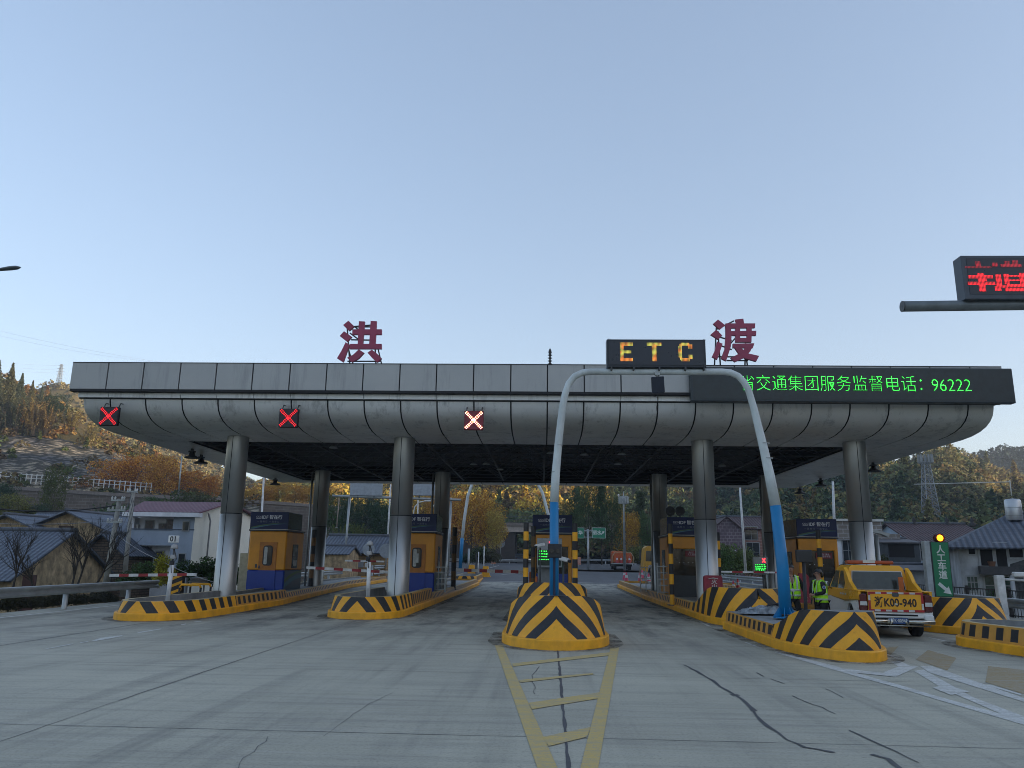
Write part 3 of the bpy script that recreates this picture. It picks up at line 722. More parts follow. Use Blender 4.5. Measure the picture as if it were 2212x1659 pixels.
island('long striped island at far left, a white lane post on its low nose', [(-11.25, 21.95), (-11.15, 24), (-11.1, 30), (-11.9, 38), (-12.9, 48), (-13.2, 62)], 1.15, 1.7, .52, None, STR1, True, .85, 4.6, steps=((10., .40),))
island('striped island second from left, a white lane post at its rounded nose', [(-5.55, 23.95), (-5.55, 25), (-5.55, 45), (-5.75, 58)], 1.12, 1.6, .64, None, STR1, True, .95, 4.2, steps=((9.5, .42),))
island('small steep chevron island in the middle of the photo with a blue post', [(.3, 16.85), (.3, 20.8)], 1.13, 1.75, .70, (1.06, .9, 2.6), STRX, False, 1.15, 20, lean=.14, kdec=3., u0=.16)
island('striped island with a humped nose directly behind the middle chevron nose', [(.3, 23.3), (.3, 40), (.35, 57)], 1.12, 1.7, .66, (1.16, .9, 3.4), STRX, False, 1.1, 6, steps=((3.8, .35),), kdec=4.)
island('long striped island right of centre, its hump beside a red bag on the column', [(6.35, 23.3), (6.28, 26), (6.25, 40), (6.6, 58)], 1.14, 2.3, .46, (1.08, 2.1, 5.2), STRW, True, 1.0, 5.6, kdec=3.5)
island('scuffed striped island at front right carrying the blue foot of the arch', [(6.1, 15.85), (6.12, 23.2)], .97, 2.6, .48, (.90, 1.2, 3.0), STRY, False, 1.25, 3.2, lf=.35, rear_round=False, kdec=4.)
island('chevron island behind the yellow pickup with the green lane sign on it', [(12.0, 22.3), (12.0, 30), (12.3, 42), (12.6, 56)], 1.14, 1.6, .48, (.95, 1.5, 4.2), STRX, True, 1.0, 5.6)
island('low barred island cut off by the right edge of the photo', [(10.75, 20.4), (12.6, 8)], 1.15, 1.3, .55, None, STRB, True, 0, 0., floor=.42)
# exit-side ends of the left pair of islands
island('short pale striped island beyond the barrier, left of the asphalt', [(-5.9, 60.5), (-6.3, 72)], 1.0, 1.0, .55, None, STR0, True, .5, 1., rear_round=True)

# ================================================================== booths
ORG = pm('booth_orange', (.74, .30, .012), .42, var=.12, scale=1.2, grime=.2); NAVY = pm('booth_navy', (.008, .018, .085), .6, var=.3, scale=1)
BLUE = pm('booth_blue', (.012, .045, .30), .4, var=.12, scale=1.5); DGREY = pm('booth_grey_glass', (.035, .04, .045), .2, var=.4, scale=1.5)
TRIM = pm('aluminium_trim', (.4, .4, .4), .4, .5); LETT = pm('white_lettering', (.75, .78, .85), .6); BAND1 = pm('green_swoosh', (.07, .15, .06), .5); BAND2 = pm('cyan_swoosh', (.06, .17, .24), .5)
def rrect(x0, x1, z0, z1, r, n=5):
    out = []
    for cx, cz, a0 in ((x1-r, z1-r, 0), (x0+r, z1-r, 90), (x0+r, z0+r, 180), (x1-r, z0+r, 270)):
        for i in range(n+1): a = R(a0+90*i/n); out.append((cx+r*math.cos(a), cz+r*math.sin(a)))
    return out
def XZ(y): return Matrix(((1, 0, 0, 0), (0, 0, -1, y), (0, 1, 0, 0), (0, 0, 0, 1)))       # prism runs towards -Y from plane y
def YZ(x, s=1): return Matrix(((0, 0, s, x), (1, 0, 0, 0), (0, 1, 0, 0), (0, 0, 0, 1)))
def booth(label, loc, kind, w=1.74, d=2.6, h=2.65, side=1, sign='IDF 智在行', z0=.28):
    t = T('toll_booth', label, 'toll booth', (loc[0], loc[1], z0), group='orange and blue toll booths')
    W = w/2
    def body(xa, xb, ya, yb, za, zb, mat, nm):
        m = MB(); m.bbox(xa, xb, ya, yb, za, zb, .05); return m.obj(nm, mat, t)
    if kind == 'door':
        body(-W, W, 0, d, .9, h, ORG, 'upper_body'); body(-W+.005, W-.005, .005, d-.005, .0, .896, BLUE, 'lower_body')
        m = MB(); m.box(-.35, .45, -.03, -.002, .12, 2.15); dr = m.obj('door', pm('booth_door', (.46, .16, .012), .45), t)
        m = MB(); m.box(-.36, .46, -.034, -.003, .0, .89); m.obj('kick_panel', BLUE, dr)
        m = MB(); m.box(-.5, -.42, -.03, 0, 1.0, 1.16); m.box(-.33, -.27, -.06, -.03, .98, 1.1); m.obj('handle', STEEL, dr)
        m = MB(); m.prism(rrect(-.17, .27, 1.1, 2.0, .13), XZ(-.03), .02); m.obj('window_frame', BLK, dr)
        m = MB(); m.prism(rrect(-.12, .22, 1.15, 1.95, .1), XZ(-.052), .006); m.obj('pane', GLASS, dr)
        m = MB(); m.prism(rrect(-.11, .04, 1.16, 1.94, .05), XZ(-.0582), .003); m.obj('curtain', pm('pale_curtain', (.55, .58, .56), .8, var=.3, scale=5), dr)
        m = MB()
        if side > 0 and loc[0] < -9: m.box(-.1, .03, -.064, -.060, 1.2, 1.5); m.box(-.1, .03, -.064, -.060, 1.55, 1.86)
        else: m.box(-.1, .14, -.064, -.060, 1.32, 1.74)
        m.obj('paper', pm('paper', (.5, .52, .5), .7, var=.25, scale=6), dr)
    else:
        # open-fronted cab: posts, header, counter and a dark room behind glass
        post = .16
        m = MB(); m.bbox(-W, -W+post, 0, d, 0, h, .03); m.obj('corner_post', ORG, t)
        m = MB(); m.bbox(W-post, W, 0, .16, 0, h, .03); m.obj('corner_post', ORG, t)
        m = MB(); m.bbox(W-.06, W, .16, d, 0, h, .01); m.obj('side_wall', ORG, t)
        m = MB(); m.bbox(-W, W, -.004, .3, 2.12, h-.002, .03); m.obj('header', ORG, t)
        m = MB(); m.box(-W+.05, W-.07, .1, .18, 0, .95) ; m.obj('counter_front', BLUE if kind == 'mid' else pm('booth_charcoal', (.03, .035, .04), .4), t)
        m = MB(); m.box(-W+.1, W-.1, d-.1, d-.04, 0, h); m.box(-W+.1, W-.1, .3, d-.1, h-.05, h-.02); m.obj('back_wall', DARK, t)
        m = MB(); m.prism(rrect(-W+post-.02, W-post+.02, .95, 2.14, .12), XZ(.11), .012); m.obj('front_pane', pm('dark_booth_glass', (.012, .014, .016), .12, var=.3), t)
        if kind != 'mid':
            m = MB(); m.box(-.1, .62, .06, .07, 1.78, 2.03); bn = m.obj('red_banner', pm('red_banner', (.2, .02, .025), .6), t)
            m = MB(); glyphs(m, '无ETC 请走\n人工混合车道', face_cam(.27, .055, 1.91), .09, ext=.001); m.obj('lettering', LETT, bn)
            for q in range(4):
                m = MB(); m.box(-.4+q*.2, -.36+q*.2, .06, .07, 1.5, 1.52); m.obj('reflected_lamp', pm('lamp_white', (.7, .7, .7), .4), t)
    # side window and side swoosh on the visible side
    sx = side*W
    m = MB(); m.prism([(p[0], p[1]) for p in rrect(.95, 1.75 if kind == 'door' else 1.8, .98, 2.08, .05)], YZ(sx-side*.01, side), .03); wf = m.obj('side_window_frame', BLK, t)
    m = MB(); m.prism([(p[0], p[1]) for p in rrect(1.0, 1.7, 1.03, 2.02, .03)], YZ(sx+side*.0205, side), .006); m.obj('pane', pm('side_glass', (.22, .26, .25), .15, var=.6, scale=3), wf)
    m = MB(); m.box(min(sx+side*.03, sx+side*.04), max(sx+side*.03, sx+side*.04), 1.0, 1.7, 1.5, 1.53); m.obj('glazing_bar', BLK, wf)
    m = MB(); m.box(min(sx+side*.031, sx+side*.036), max(sx+side*.031, sx+side*.036), 1.1, 1.6, 1.1, 1.35); m.obj('notice', pm('paper', (.5, .52, .5), .7), wf)
    if kind == 'door':
        m = MB(); pan = pm('side_blue_grey', (.035, .075, .13), .4); m.box(min(sx, sx+side*.006), max(sx, sx+side*.006), .05, d-.05, .02, .89); sp_ = m.obj('side_panel', pan, t)
        for nm, mt, zz, ww in (('green_swoosh', BAND1, .42, .13), ('cyan_swoosh', BAND2, .2, .2)):
            m = MB(); a = [(.06+i*.25, zz+.42*(1-(1-i/10)**2)) for i in range(11)]; poly = [(y, z-ww/2) for y, z in a]+[(y, z+ww/2*(1-.4*y/2.5)) for y, z in a[::-1]]
            poly = [(y, max(.03, min(.88, z))) for y, z in poly]; m.prism(poly, YZ(sx+side*.0062, side), .004); m.obj(nm, mt, sp_)
    # cornice and sign box
    m = MB(); m.box(-W-.04, W+.04, -.04, d+.04, h, h+.06); m.obj('cornice', BLK, t)
    m = MB(); m.box(-W-.045, W+.045, -.045, d+.045, h+.0602, h+.085); m.obj('light_strip', TRIM, t)
    m = MB(); m.bbox(-W-.02, W+.02, -.03, d*.8, h+.087, h+.87, .012); sb = m.obj('sign_box', NAVY, t)
    m = MB(); m.box(W+.022, W+.026, 0, d*.78, h+.11, h+.85) if side > 0 else m.box(-W-.026, -W-.022, 0, d*.78, h+.11, h+.85); m.obj('grey_side', DGREY, sb)
    m = MB(); glyphs(m, sign, face_cam(.12, -.034, h+.62), .2, ext=.001, bold=.004); m.obj('sign_lettering', LETT, sb)
    m = MB(); glyphs(m, 'CICG', face_cam(-.5, -.034, h+.64), .11, ext=.001); m.box(-.62, -.38, -.035, -.033, h+.555, h+.57); m.obj('small_mark', LETT, sb)
    m = MB(); glyphs(m, '一路畅行 一路安心', face_cam(-.05, -.034, h+.42), .1, ext=.001, space=1.5); m.obj('tagline', pm('dim_lettering', (.2, .23, .3), .6), sb)
    for nm, mt, dz in (('upper_streak', BAND1, .0), ('lower_streak', BAND2, -.05)):
        m = MB(); a = [(-W+.04+(w-.06)*i/12, h+.12+.25*(1-(1-i/12)**1.8)+dz*(1-.2*i/12)) for i in range(13)]
        poly = [(x, max(h+.10, z)) for x, z in a]+[(x, max(h+.105, z+.055*(1-i/14))) for i, (x, z) in enumerate(a)][::-1]; m.prism(poly, XZ(-.0325-(.003 if dz else 0)), .003); m.obj(nm, mt, sb)
    return t
def bx(px, Y): return A(px, 1240, Y)[0]
booth('orange and blue toll booth on the far left island, oval window in its door', (bx(573, 36), 36.), 'door', side=1)
booth('toll booth with a white notice in its oval door window, right of the second column', ((bx(938, 36)-.87), 36.), 'door', side=1)
booth('middle toll booth behind the blue post and the green text display', (bx(1193, 35), 35.5), 'mid', side=1)
b4 = booth('dark open-fronted toll booth half hidden by the third front column, two loudspeakers on its roof', (bx(1445, 36)+.87, 36.), 'open', side=-1)
booth('open-fronted toll booth with a red banner behind the yellow pickup', (bx(1771, 36), 36.), 'open', side=-1)
# twin horn loudspeakers on the fourth booth
p = A(1447, 1110, 36)
for i, (px, lb) in enumerate(((1448, 'black horn loudspeaker on the booth roof, left one of the pair'), (1469, 'black horn loudspeaker on the booth roof, right one of the pair'))):
    q = A(px, 1104, 36.3); t = T('loudspeaker', lb, 'loudspeaker', q, group='horn loudspeakers')
    m = MB(); m.lathe([(.04, .3), (.07, .22), (.2, .02), (.22, 0), (.2, -.005), (.05, .1), (.001, .08)], n=18, M=Matrix.Rotation(R(-90), 4, 'X') @ Matrix.Translation((0, 0, 0))); m.obj('horn', BLK, t)
    m = MB(); m.box(-.03, .03, .05, .12, -.32, -.1); m.obj('bracket', STEEL, t)
# booth furniture: steel gates
def ladder_gate(label, x, y, w, h, z, name='steel_gate', mat=None, rz=0.):
    t = T(name, label, 'gate', (x, y, z), rz); m = MB()
    for s in (-1, 1): m.box(s*w/2-.03, s*w/2+.03, -.03, .03, 0, h)
    m.obj('frame', mat or GALV, t); m = MB()
    for i in range(5): m.box(-w/2+.03, w/2-.03, -.02, .02, h*(i+.5)/5-.02, h*(i+.5)/5+.02)
    m.box(-.02, .02, -.025, .025, 0, h*.95); m.obj('bars', mat or GALV, t); return t
ladder_gate('grey barred steel gate beside the second booth', bx(947, 36.6), 36.6, .65, 1.25, .3)
ladder_gate('black and white railing left of the dark booth on the right island', bx(1395, 40), 40., .55, 1.3, .35, 'safety_railing', WHT)
ladder_gate('dirty white steel gate at the corner of the dark booth', bx(1432, 36.5), 36.3, .55, 1.4, .35, 'steel_gate')
ladder_gate('small white railing beside the brown post at the end of the second island', bx(965, 42), 42., .6, 1.1, .35, 'safety_railing', WHT)

# ================================================================== black and yellow guard posts
def post(label, x, y, z0, z1, r=.09, n=7, sq=True, top='k', mats=(BLK, YEL)):
    t = T('guard_post', label, 'guard post', (x, y, z0), group='black and yellow guard posts'); H = z1-z0
    for par, nm in ((0, 'black_bands'), (1, 'yellow_bands')):
        m = MB()
        for i in range(n):
            if i % 2 == par:
                a, b = H*(1-(i+1)/n), H*(1-i/n); m.lathe([(r, a), (r, b)], n=16)
                if i == 0: m.lathe([(r, b), (.001, b+.001)], n=16, smooth=False)
        m.obj(nm, mats[par], t)
    m = MB(); m.box(-.16, .16, -.16, .16, -.02, .012); m.obj('base_plate', STEEL, t)
    return t
post('black and yellow post at the left front corner of the middle booth', A(1136, 1200, 27)[0], 27, .35, 3.05, n=9)
post('black and yellow post at the right front corner of the middle booth', A(1242, 1200, 27)[0], 27, .35, 3.05, n=9)
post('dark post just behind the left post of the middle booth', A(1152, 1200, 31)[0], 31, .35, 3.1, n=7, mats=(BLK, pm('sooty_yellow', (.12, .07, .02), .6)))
post('black and yellow post in front of the dark booth, left of the third column', A(1450, 1230, 31.3)[0], 31.3, .2, 3.28, n=8)
post('black and yellow post behind the third column on its right', A(1553, 1230, 32)[0], 32, .3, 3.0, n=8)
post('black and yellow post above the woman in the green vest', A(1772, 1220, 31)[0], 31, .35, 3.1, n=8)
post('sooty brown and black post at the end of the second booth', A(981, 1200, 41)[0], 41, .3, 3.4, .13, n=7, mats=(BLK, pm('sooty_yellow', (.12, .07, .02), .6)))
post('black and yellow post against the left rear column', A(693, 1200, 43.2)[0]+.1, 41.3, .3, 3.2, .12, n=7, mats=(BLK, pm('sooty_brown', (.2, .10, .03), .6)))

# ================================================================== barrier arms
REDP = pm('barrier_red', (.32, .02, .025), .5, var=.2)
def barrier(label, a, b, n=9, th=.045, ht=.11, cab=None, cabmat=None, cabx=0):
    a, b = Vector(a), Vector(b); L = (b-a).length; t = T('barrier_arm', label, 'barrier arm', a, math.atan2(b.y-a.y, b.x-a.x), 'red and white barrier arms')
    sl_ = (b.z-a.z)/L
    for par, nm, mt in ((0, 'white_sections', WHT), (1, 'red_sections', REDP)):
        m = MB()
        for i in range(n):
            if i % 2 == par:
                x0, x1 = L*i/n, L*(i+1)/n; M_ = Matrix.Rotation(-math.asin(sl_), 4, 'Y'); m.box(x0, x1, -th/2, th/2, -ht/2, ht/2, M_)
        m.obj(nm, mt, t)
    if cab is not None:
        m = MB(); m.bbox(cabx-.16, cabx+.16, -.2, .2, -a.z+.02+cab, .02, .02); m.obj('cabinet', cabmat or ORG, t)
    return t
barrier('red and white barrier arm across the far left lane behind the first lane post', A(237, 1243, 31), A(425, 1241, 31), 9, cab=None)
barrier('red and white barrier arm across the second lane, left of the second column', A(662, 1226, 33), A(840, 1236, 33), 9, cab=None)
barrier('red and white barrier arm closing the lane left of the middle booth', A(1137, 1236, 38), A(985, 1231, 38), 9, ht=.15, cab=.2, cabmat=pm('cabinet_orange', (.5, .12, .02), .5), cabx=-.3)
barrier('thin red and white pole behind the hump of the right island', A(1558, 1235, 30), A(1697, 1237, 30), 6, ht=.06)
barrier('dark lowered arm across the lane right of the middle booth', A(1246, 1232, 46), A(1385, 1235, 46), 1, ht=.10)
KIDS_LAST = None
for o in COL.objects:
    if o.get('label') == 'dark lowered arm across the lane right of the middle booth':
        o.name = 'boom_gate'
        for c in KIDS[list(k for k in KIDS if k.startswith('barrier_arm'))[-1]]: c.data.materials[0] = BLK; c.name = 'arm'
barrier('red and white barrier arm far behind the left rear column', A(745, 1211, 58), A(830, 1213, 58), 5, ht=.12, cab=None)
# ================================================================== lane posts, arch, boards
LED_R = emit('board_red', (1., .02, .03), 1.0, dots=.026)
def lane_post(label, px, py_top, py_b, Y, num):
    b = A(px[0], py_b, Y); tp = A(px[1], py_top, Y); t = T('lane_number_post', label, 'lane post', (b[0], b[1], b[2]-.15), group='white lane number posts')
    H_ = tp[2]-b[2]+.15; lean_ = tp[0]-b[0]
    m = MB(); m.tube([(0, 0, 0), (lean_*.68, 0, H_*.68)], .062, 10); m.obj('pole', WHT, t)
    m = MB(); m.tube([(lean_*.68, 0, H_*.68), (lean_, 0, H_)], .03, 8); m.obj('upper_rod', STEEL, t)
    Z = H_
    m = MB(); m.lathe([(.001, .13), (.08, .08), (.11, .0), (.09, -.03), (.001, -.02)], (lean_, 0, Z-.02), 12); m.obj('lamp_cap', pm('device_grey', (.4, .4, .4), .5), t)
    for i, (dz, w) in enumerate(((.22, .16), (.40, .13), (.60, .12))):
        m = MB(); m.bbox(lean_-w/2-i*.03, lean_+w/2-i*.03, -.05, .05, Z-dz-.13, Z-dz, .02); m.obj('device', BLK if i == 1 else pm('device_grey', (.4, .4, .4), .5), t)
    m = MB(); m.tube([(lean_+.05, -.06, Z-.1), (lean_+.13, -.07, Z-.35), (lean_-.02, -.07, Z-.5), (lean_+.02, -.07, Z-.75)], .012, 5); m.obj('cable', BLK, t)
    if num:
        m = MB(); m.bbox(lean_-.21, lean_+.11, -.02, .02, Z+.13, Z+.34, .01); pl = m.obj('number_plate', WHT, t)
        m = MB(); glyphs(m, num, face_cam(lean_-.05, -.024, Z+.235), .21, ext=.001, bold=.006); m.obj('number', BLK, pl)
lane_post('white lane post with number plate 01 on the far left island', (362, 377), 1182, 1292, 23.4, '01')
lane_post('white lane post with camera and lamp, no number plate, on the second island', (795, 799), 1175, 1288, 25., '')
BPOLE = pm('arch_blue', (.004, .20, .46), .4, var=.12, scale=1.2, grime=.12); WPOLE = pm('arch_white', (.62, .68, .68), .45, var=.12, scale=1.5, grime=.35)
arch = T('arch_gantry', 'white steel arch with blue feet carrying the E T C board over the lane', 'arch gantry', (0.3, 20, .5))
YA = 20.
path = [(1197, 1290), (1197, 1085), (1200, 1030), (1206, 960), (1215, 880), (1221, 850), (1229, 828), (1241, 813), (1258, 805), (1275, 803), (1400, 803), (1560, 803), (1578, 805), (1594, 812), (1607, 825), (1617, 843), (1628, 880), (1650, 970), (1663, 1030), (1675, 1092), (1690, 1220), (1697, 1326)]
P3 = [A(x, y, YA) for x, y in path]
rr = [.115, .112, .108, .10, .095, .09, .088]+[.086]*9+[.09, .11, .125, .135, .145, .15]
def tb(i, j, mat, nm):
    m = MB(); m.tube(P3[i:j+1], rr[i:j+1], 16); return m.obj(nm, mat, arch, w=True)
tb(0, 1, BPOLE, 'blue_leg'); tb(1, 19, WPOLE, 'white_arch'); tb(19, 21, BPOLE, 'blue_leg')
m = MB(); q = P3[-1]; m.tube([(q[0], q[1], .515), (q[0], q[1], .545)], .3, 16)
for i in range(8):
    a = R(45*i+20); c_, s_ = math.cos(a), math.sin(a); m.add([(q[0]+c_*.14, q[1]+s_*.14, .545), (q[0]+c_*.29, q[1]+s_*.29, .545), (q[0]+c_*.14, q[1]+s_*.14, .78), (q[0]+c_*.14-s_*.012, q[1]+s_*.14+c_*.012, .545), (q[0]+c_*.29-s_*.012, q[1]+s_*.29+c_*.012, .545), (q[0]+c_*.14-s_*.012, q[1]+s_*.14+c_*.012, .78)], [(0, 1, 2), (5, 4, 3), (0, 3, 4, 1), (1, 4, 5, 2)])
m.obj('foot_plate', BPOLE, arch, w=True)
m = MB(); q = P3[0]; m.box(q[0]-.03, q[0]+.03, YA-.125, YA-.10, .9, 2.1); m.obj('cable_slot', pm('slot_dark', (.01, .02, .06), .5), arch, w=True)
for (x, y) in ((1207, 962), (1200, 1020), (1652, 958), (1658, 990)):
    q = A(x, y, YA); m = MB(); m.tube([(q[0]-.1, q[1], q[2]), (q[0]+.1, q[1], q[2]+.005)], .105 if x < 1300 else .125, 12, caps=False); m.v = [(a, b, c) for a, b, c in m.v]
    m = MB(); m.lathe([(.104 if x < 1300 else .132, -.012), (.104 if x < 1300 else .132, .012)], q, 14); m.obj('clamp_band', GALV, arch, w=True)
# ETC board
e0, e1 = A(1311, 791, 19.85), A(1526, 791, 19.85); zt = A(1420, 733, 19.85)[2]; zb = A(1420, 794, 19.85)[2]
t = T('lane_type_board', 'black electronic board reading E T C in amber dots, standing on the arch', 'display board', (e0[0]/2+e1[0]/2, 19.9, zb))
m = MB(); m.bbox(e0[0], e1[0], 19.85, 20.15, zb, zt, .015); m.obj('housing', pm('board_black', (.018, .024, .034), .4, .2), t, w=True)
m = MB(); m.box(e0[0]+.06, e1[0]-.06, 19.835, 19.845, zb+.07, zt-.05); m.obj('screen', pm('board_screen', (.012, .018, .032), .3), t, w=True)
AMB = NT('amber_led'); _f2 = AMB.noise(5, 2); _c = AMB.mix(AMB.ramp(_f2, .42, .56), (1., .30, .05), (.75, .72, .12)); AMB.L(_c, AMB.b.inputs['Emission Color']); AMB.col((.01, .01, .01))
_s = AMB.N('ShaderNodeSeparateXYZ'); AMB.L(AMB.mapn((1/.032,)*3), _s.inputs[0]); _q = []
for ax in (0, 2): _a = AMB.math('SUBTRACT', AMB.math('FRACT', _s.outputs[ax]), .5); _q.append(AMB.math('MULTIPLY', _a, _a))
AMB.L(AMB.math('MULTIPLY', AMB.math('LESS_THAN', AMB.math('ADD', _q[0], _q[1]), .16), .62), AMB.b.inputs['Emission Strength'])
for ch, px0, px1 in (('E', 1340, 1367), ('T', 1400, 1427), ('C', 1466, 1495)):
    m = MB(); a, b = A(px0, 780, 19.83), A(px1, 740, 19.83); x0, x1, z0, z1 = a[0], b[0], a[2], b[2]; w_ = .085
    M_ = Matrix(((1, 0, 0, 0), (0, 0, -1, 19.833), (0, 1, 0, 0), (0, 0, 0, 1)))
    if ch == 'E': bars = [(x0, x0+w_*1.1, z0, z1), (x0+w_*1.1, x1, z1-w_, z1), (x0+w_*1.1, x1-.05, (z0+z1)/2-w_/2, (z0+z1)/2+w_/2), (x0+w_*1.1, x1, z0, z0+w_)]
    elif ch == 'T': bars = [(x0-.02, x1+.02, z1-w_, z1), ((x0+x1)/2-.06, (x0+x1)/2+.06, z0, z1-w_)]
    else: bars = [(x0, x0+w_*1.1, z0+.1, z1-.1), (x0+.07, x1-.07, z1-w_, z1), (x1-.1, x1, z1-.17, z1-.05), (x0+.07, x1-.07, z0, z0+w_), (x1-.1, x1, z0+.05, z0+.17), (x0+.03, x0+.1, z1-.12, z1-.03), (x0+.03, x0+.1, z0+.03, z0+.12)]
    for i, (a0, a1, c0, c1) in enumerate(bars): m.prism([(a0, c0), (a1, c0), (a1, c1), (a0, c1)], Matrix(((1, 0, 0, 0), (0, 0, -1, 19.833-.0005*i), (0, 1, 0, 0), (0, 0, 0, 1))), .003)
    m.obj('letter', AMB.mat, t, w=True)
m = MB()
for px in (1320, 1368, 1423, 1479, 1519): q = A(px, 797, 19.95); m.box(q[0]-.02, q[0]+.02, 19.8, 20.15, q[2]-.06, zb)
for px in (1316, 1521): q = A(px, 733, 20); m.tube([(q[0]-.025, 20, zt), (q[0]-.025, 20, zt+.05), (q[0]+.025, 20, zt+.05), (q[0]+.025, 20, zt)], .008, 5)
m.obj('bracket', STEEL, t, w=True)
# reader antenna hung from the arch
q = A(1421, 831, 19.9); t = T('road_antenna', 'dark square antenna panel hanging below the middle of the arch', 'antenna panel', q)
m = MB(); M_ = Matrix.Rotation(R(12), 4, 'X') @ Matrix.Rotation(R(-4), 4, 'Y'); m.bbox(-.165, .165, -.05, .04, -.21, .21, .015, M=M_); m.obj('panel', pm('antenna_panel', (.018, .025, .045), .3), t)
m = MB(); m.tube([(-.0, .02, .21), (0, .05, .33)], .035, 8); m.box(-.06, .06, -.02, .08, .26, .36); m.obj('bracket', GALV, t)
m = MB(); m.tube([(-.13, .0, -.19), (-.12, .02, -.30), (0, .04, -.33), (.0, .04, -.22)], .008, 5); m.tube([(.01, .04, -.2), (.01, .5, -.6)], .008, 5); m.obj('cable', BLK, t)

# message board on its own cantilever, upper right
YB = 15.
t = T('cantilever_gantry', 'thick grey horizontal pipe entering from the right edge below the red board', 'cantilever gantry', A(1950, 662, YB))
a = A(1950, 662, YB); zc = a[2]; m = MB(); m.tube([(a[0], YB, zc), (14.6, YB, zc+.12)], .105, 20); m.obj('arm', pm('gantry_grey', (.17, .19, .2), .45, .4, grime=.2), t, w=True)
m = MB(); m.tube([(14.6, YB, 0), (14.6, YB, zc+.5)], .16, 20); m.obj('mast', pm('gantry_grey', (.17, .19, .2), .45, .4), t, w=True)
m = MB(); m.tube([(a[0]-.015, YB, zc), (a[0]+.0, YB, zc)], .11, 20); m.tube([(a[0]-.02, YB, zc), (a[0]-.016, YB, zc)], .02, 8); m.obj('end_cap', STEEL, t, w=True)
q0, q1 = A(2086, 646, YB-.2), A(2074, 552, YB-.2); x0 = (q0[0]+q1[0])/2; z0, z1 = q0[2], q1[2]
t = T('message_board', 'dark board with broken red dot characters at the upper right edge', 'display board', (x0+1.2, YB, z0))
m = MB(); m.bbox(x0, x0+2.6, YB-.2, YB+.1, z0, z1, .01); m.obj('housing', pm('board_housing2', (.07, .085, .105), .5, .3), t, w=True)
m = MB(); m.box(x0+.1, x0+2.5, YB-.207, YB-.202, z0+.1, z1-.06); m.obj('screen', pm('board_screen', (.012, .018, .032), .3), t, w=True)
m = MB(); hh = z1-z0; qa = A(2093, 617, YB-.21); 
def bb(mb, x, y, w, h, i): a_, b_ = A(x, y+h, YB-.209), A(x+w, y, YB-.209); mb.prism([(a_[0], a_[2]), (b_[0], a_[2]), (b_[0], b_[2]), (a_[0], b_[2])], Matrix(((1, 0, 0, 0), (0, 0, -1, YB-.209-.0006*i), (0, 1, 0, 0), (0, 0, 0, 1))), .003)
for i, r_ in enumerate(((2092, 595, 52, 6), (2091, 609, 59, 6), (2116, 590, 9, 40), (2124, 600, 6, 8))): bb(m, *r_, i)
for i, r_ in enumerate(((2153, 593, 9, 26), (2150, 619, 12, 9), (2160, 617, 17, 5), (2172, 622, 80, 7), (2170, 592, 8, 22), (2176, 614, 60, 6), (2178, 595, 60, 3), (2180, 604, 55, 3), (2204, 590, 8, 24))): bb(m, *r_, i)
m.obj('lower_characters', LED_R, t, w=True)
m = MB()
for i, r_ in enumerate(((2085, 576, 56, 3), (2108, 565, 9, 11), (2144, 567, 10, 9), (2162, 571, 44, 6), (2170, 564, 10, 7), (2187, 563, 11, 8))): bb(m, *r_, i)
m.obj('upper_characters', emit('board_red_dim', (.6, .02, .04), .5, dots=.026), t, w=True)
m = MB()
for px in (2096, 2202): q = A(px, 648, YB-.1); m.box(q[0]-.07, q[0]+.07, YB-.18, YB+.12, zc+.08, z0+.05)
q = A(2078, 549, YB); m.tube([(x0+.1, YB, z1), (x0+.1, YB, z1+.05), (x0+.16, YB, z1+.05), (x0+.16, YB, z1)], .008, 6); m.obj('bracket', STEEL, t, w=True)

# street lamp head at the left edge
q = A(44, 578, 22); t = T('street_lamp', 'grey street lamp head poking in at the left edge of the sky', 'street lamp', (q[0]-4.4, 22, 0))
m = MB(); L_ = q[0]; zz = q[2]
prof = [(-.36, .03), (-.2, .07), (.1, .10), (.3, .09), (.42, .03)]
m.tube([(L_-.75, 22, zz-.09), (L_-.6, 22, zz-.06), (L_-.3, 22, zz-.02), (L_-.12, 22, zz), (L_, 22, zz+.01)], [.04, .08, .11, .10, .03], 12, flat=.55); m.obj('lamp_head', pm('lamp_grey', (.14, .17, .19), .5, .3), t, w=True)
m = MB(); m.tube([(L_-.7, 22, zz-.08), (L_-2.4, 22, zz-.4), (L_-3.8, 22, zz-1.2), (L_-4.4, 22, zz-2.4), (L_-4.4, 22, -1.8)], [.03, .035, .04, .06, .1], 10); m.obj('pole', GALV, t, w=True)

# green sign with amber lamp
SY = 25.2
p00, p11 = A(2018, 1288, SY), A(2050, 1172, SY); x0, x1 = A(2017, 1230, SY)[0], A(2053, 1230, SY)[0]; z0, z1 = p00[2], p11[2]
t = T('lane_sign', 'tall green sign with white characters, a down arrow and an amber lamp on top', 'lane sign', ((x0+x1)/2, SY, .4))
GRN = pm('sign_green', (.008, .17, .075), .4, var=.08)
m = MB(); m.bbox(x0-.03, x1+.03, SY, SY+.22, z0-.02, z1+.02, .012); m.obj('housing', pm('sign_frame_dark', (.02, .03, .03), .5), t, w=True)
m = MB(); m.bbox(x0-.20, x0-.03, SY+.02, SY+.24, .4, z1+.04, .01); m.obj('side_post', pm('post_light', (.36, .4, .42), .5, grime=.2), t, w=True)
m = MB(); m.box(x0, x1, SY-.008, SY-.002, z0, z1); fc = m.obj('sign_face', GRN, t, w=True)
m = MB(); xm = (x0+x1)/2+.01
for ch, py in (('人', 1188), ('工', 1206), ('车', 1224), ('道', 1243)): glyphs(m, ch, face_cam(xm, SY-.010, A(2036, py, SY)[2]), .265, bold=.006, ext=.002)
m.obj('lettering', pm('sign_white', (.6, .65, .62), .6), t, w=True)
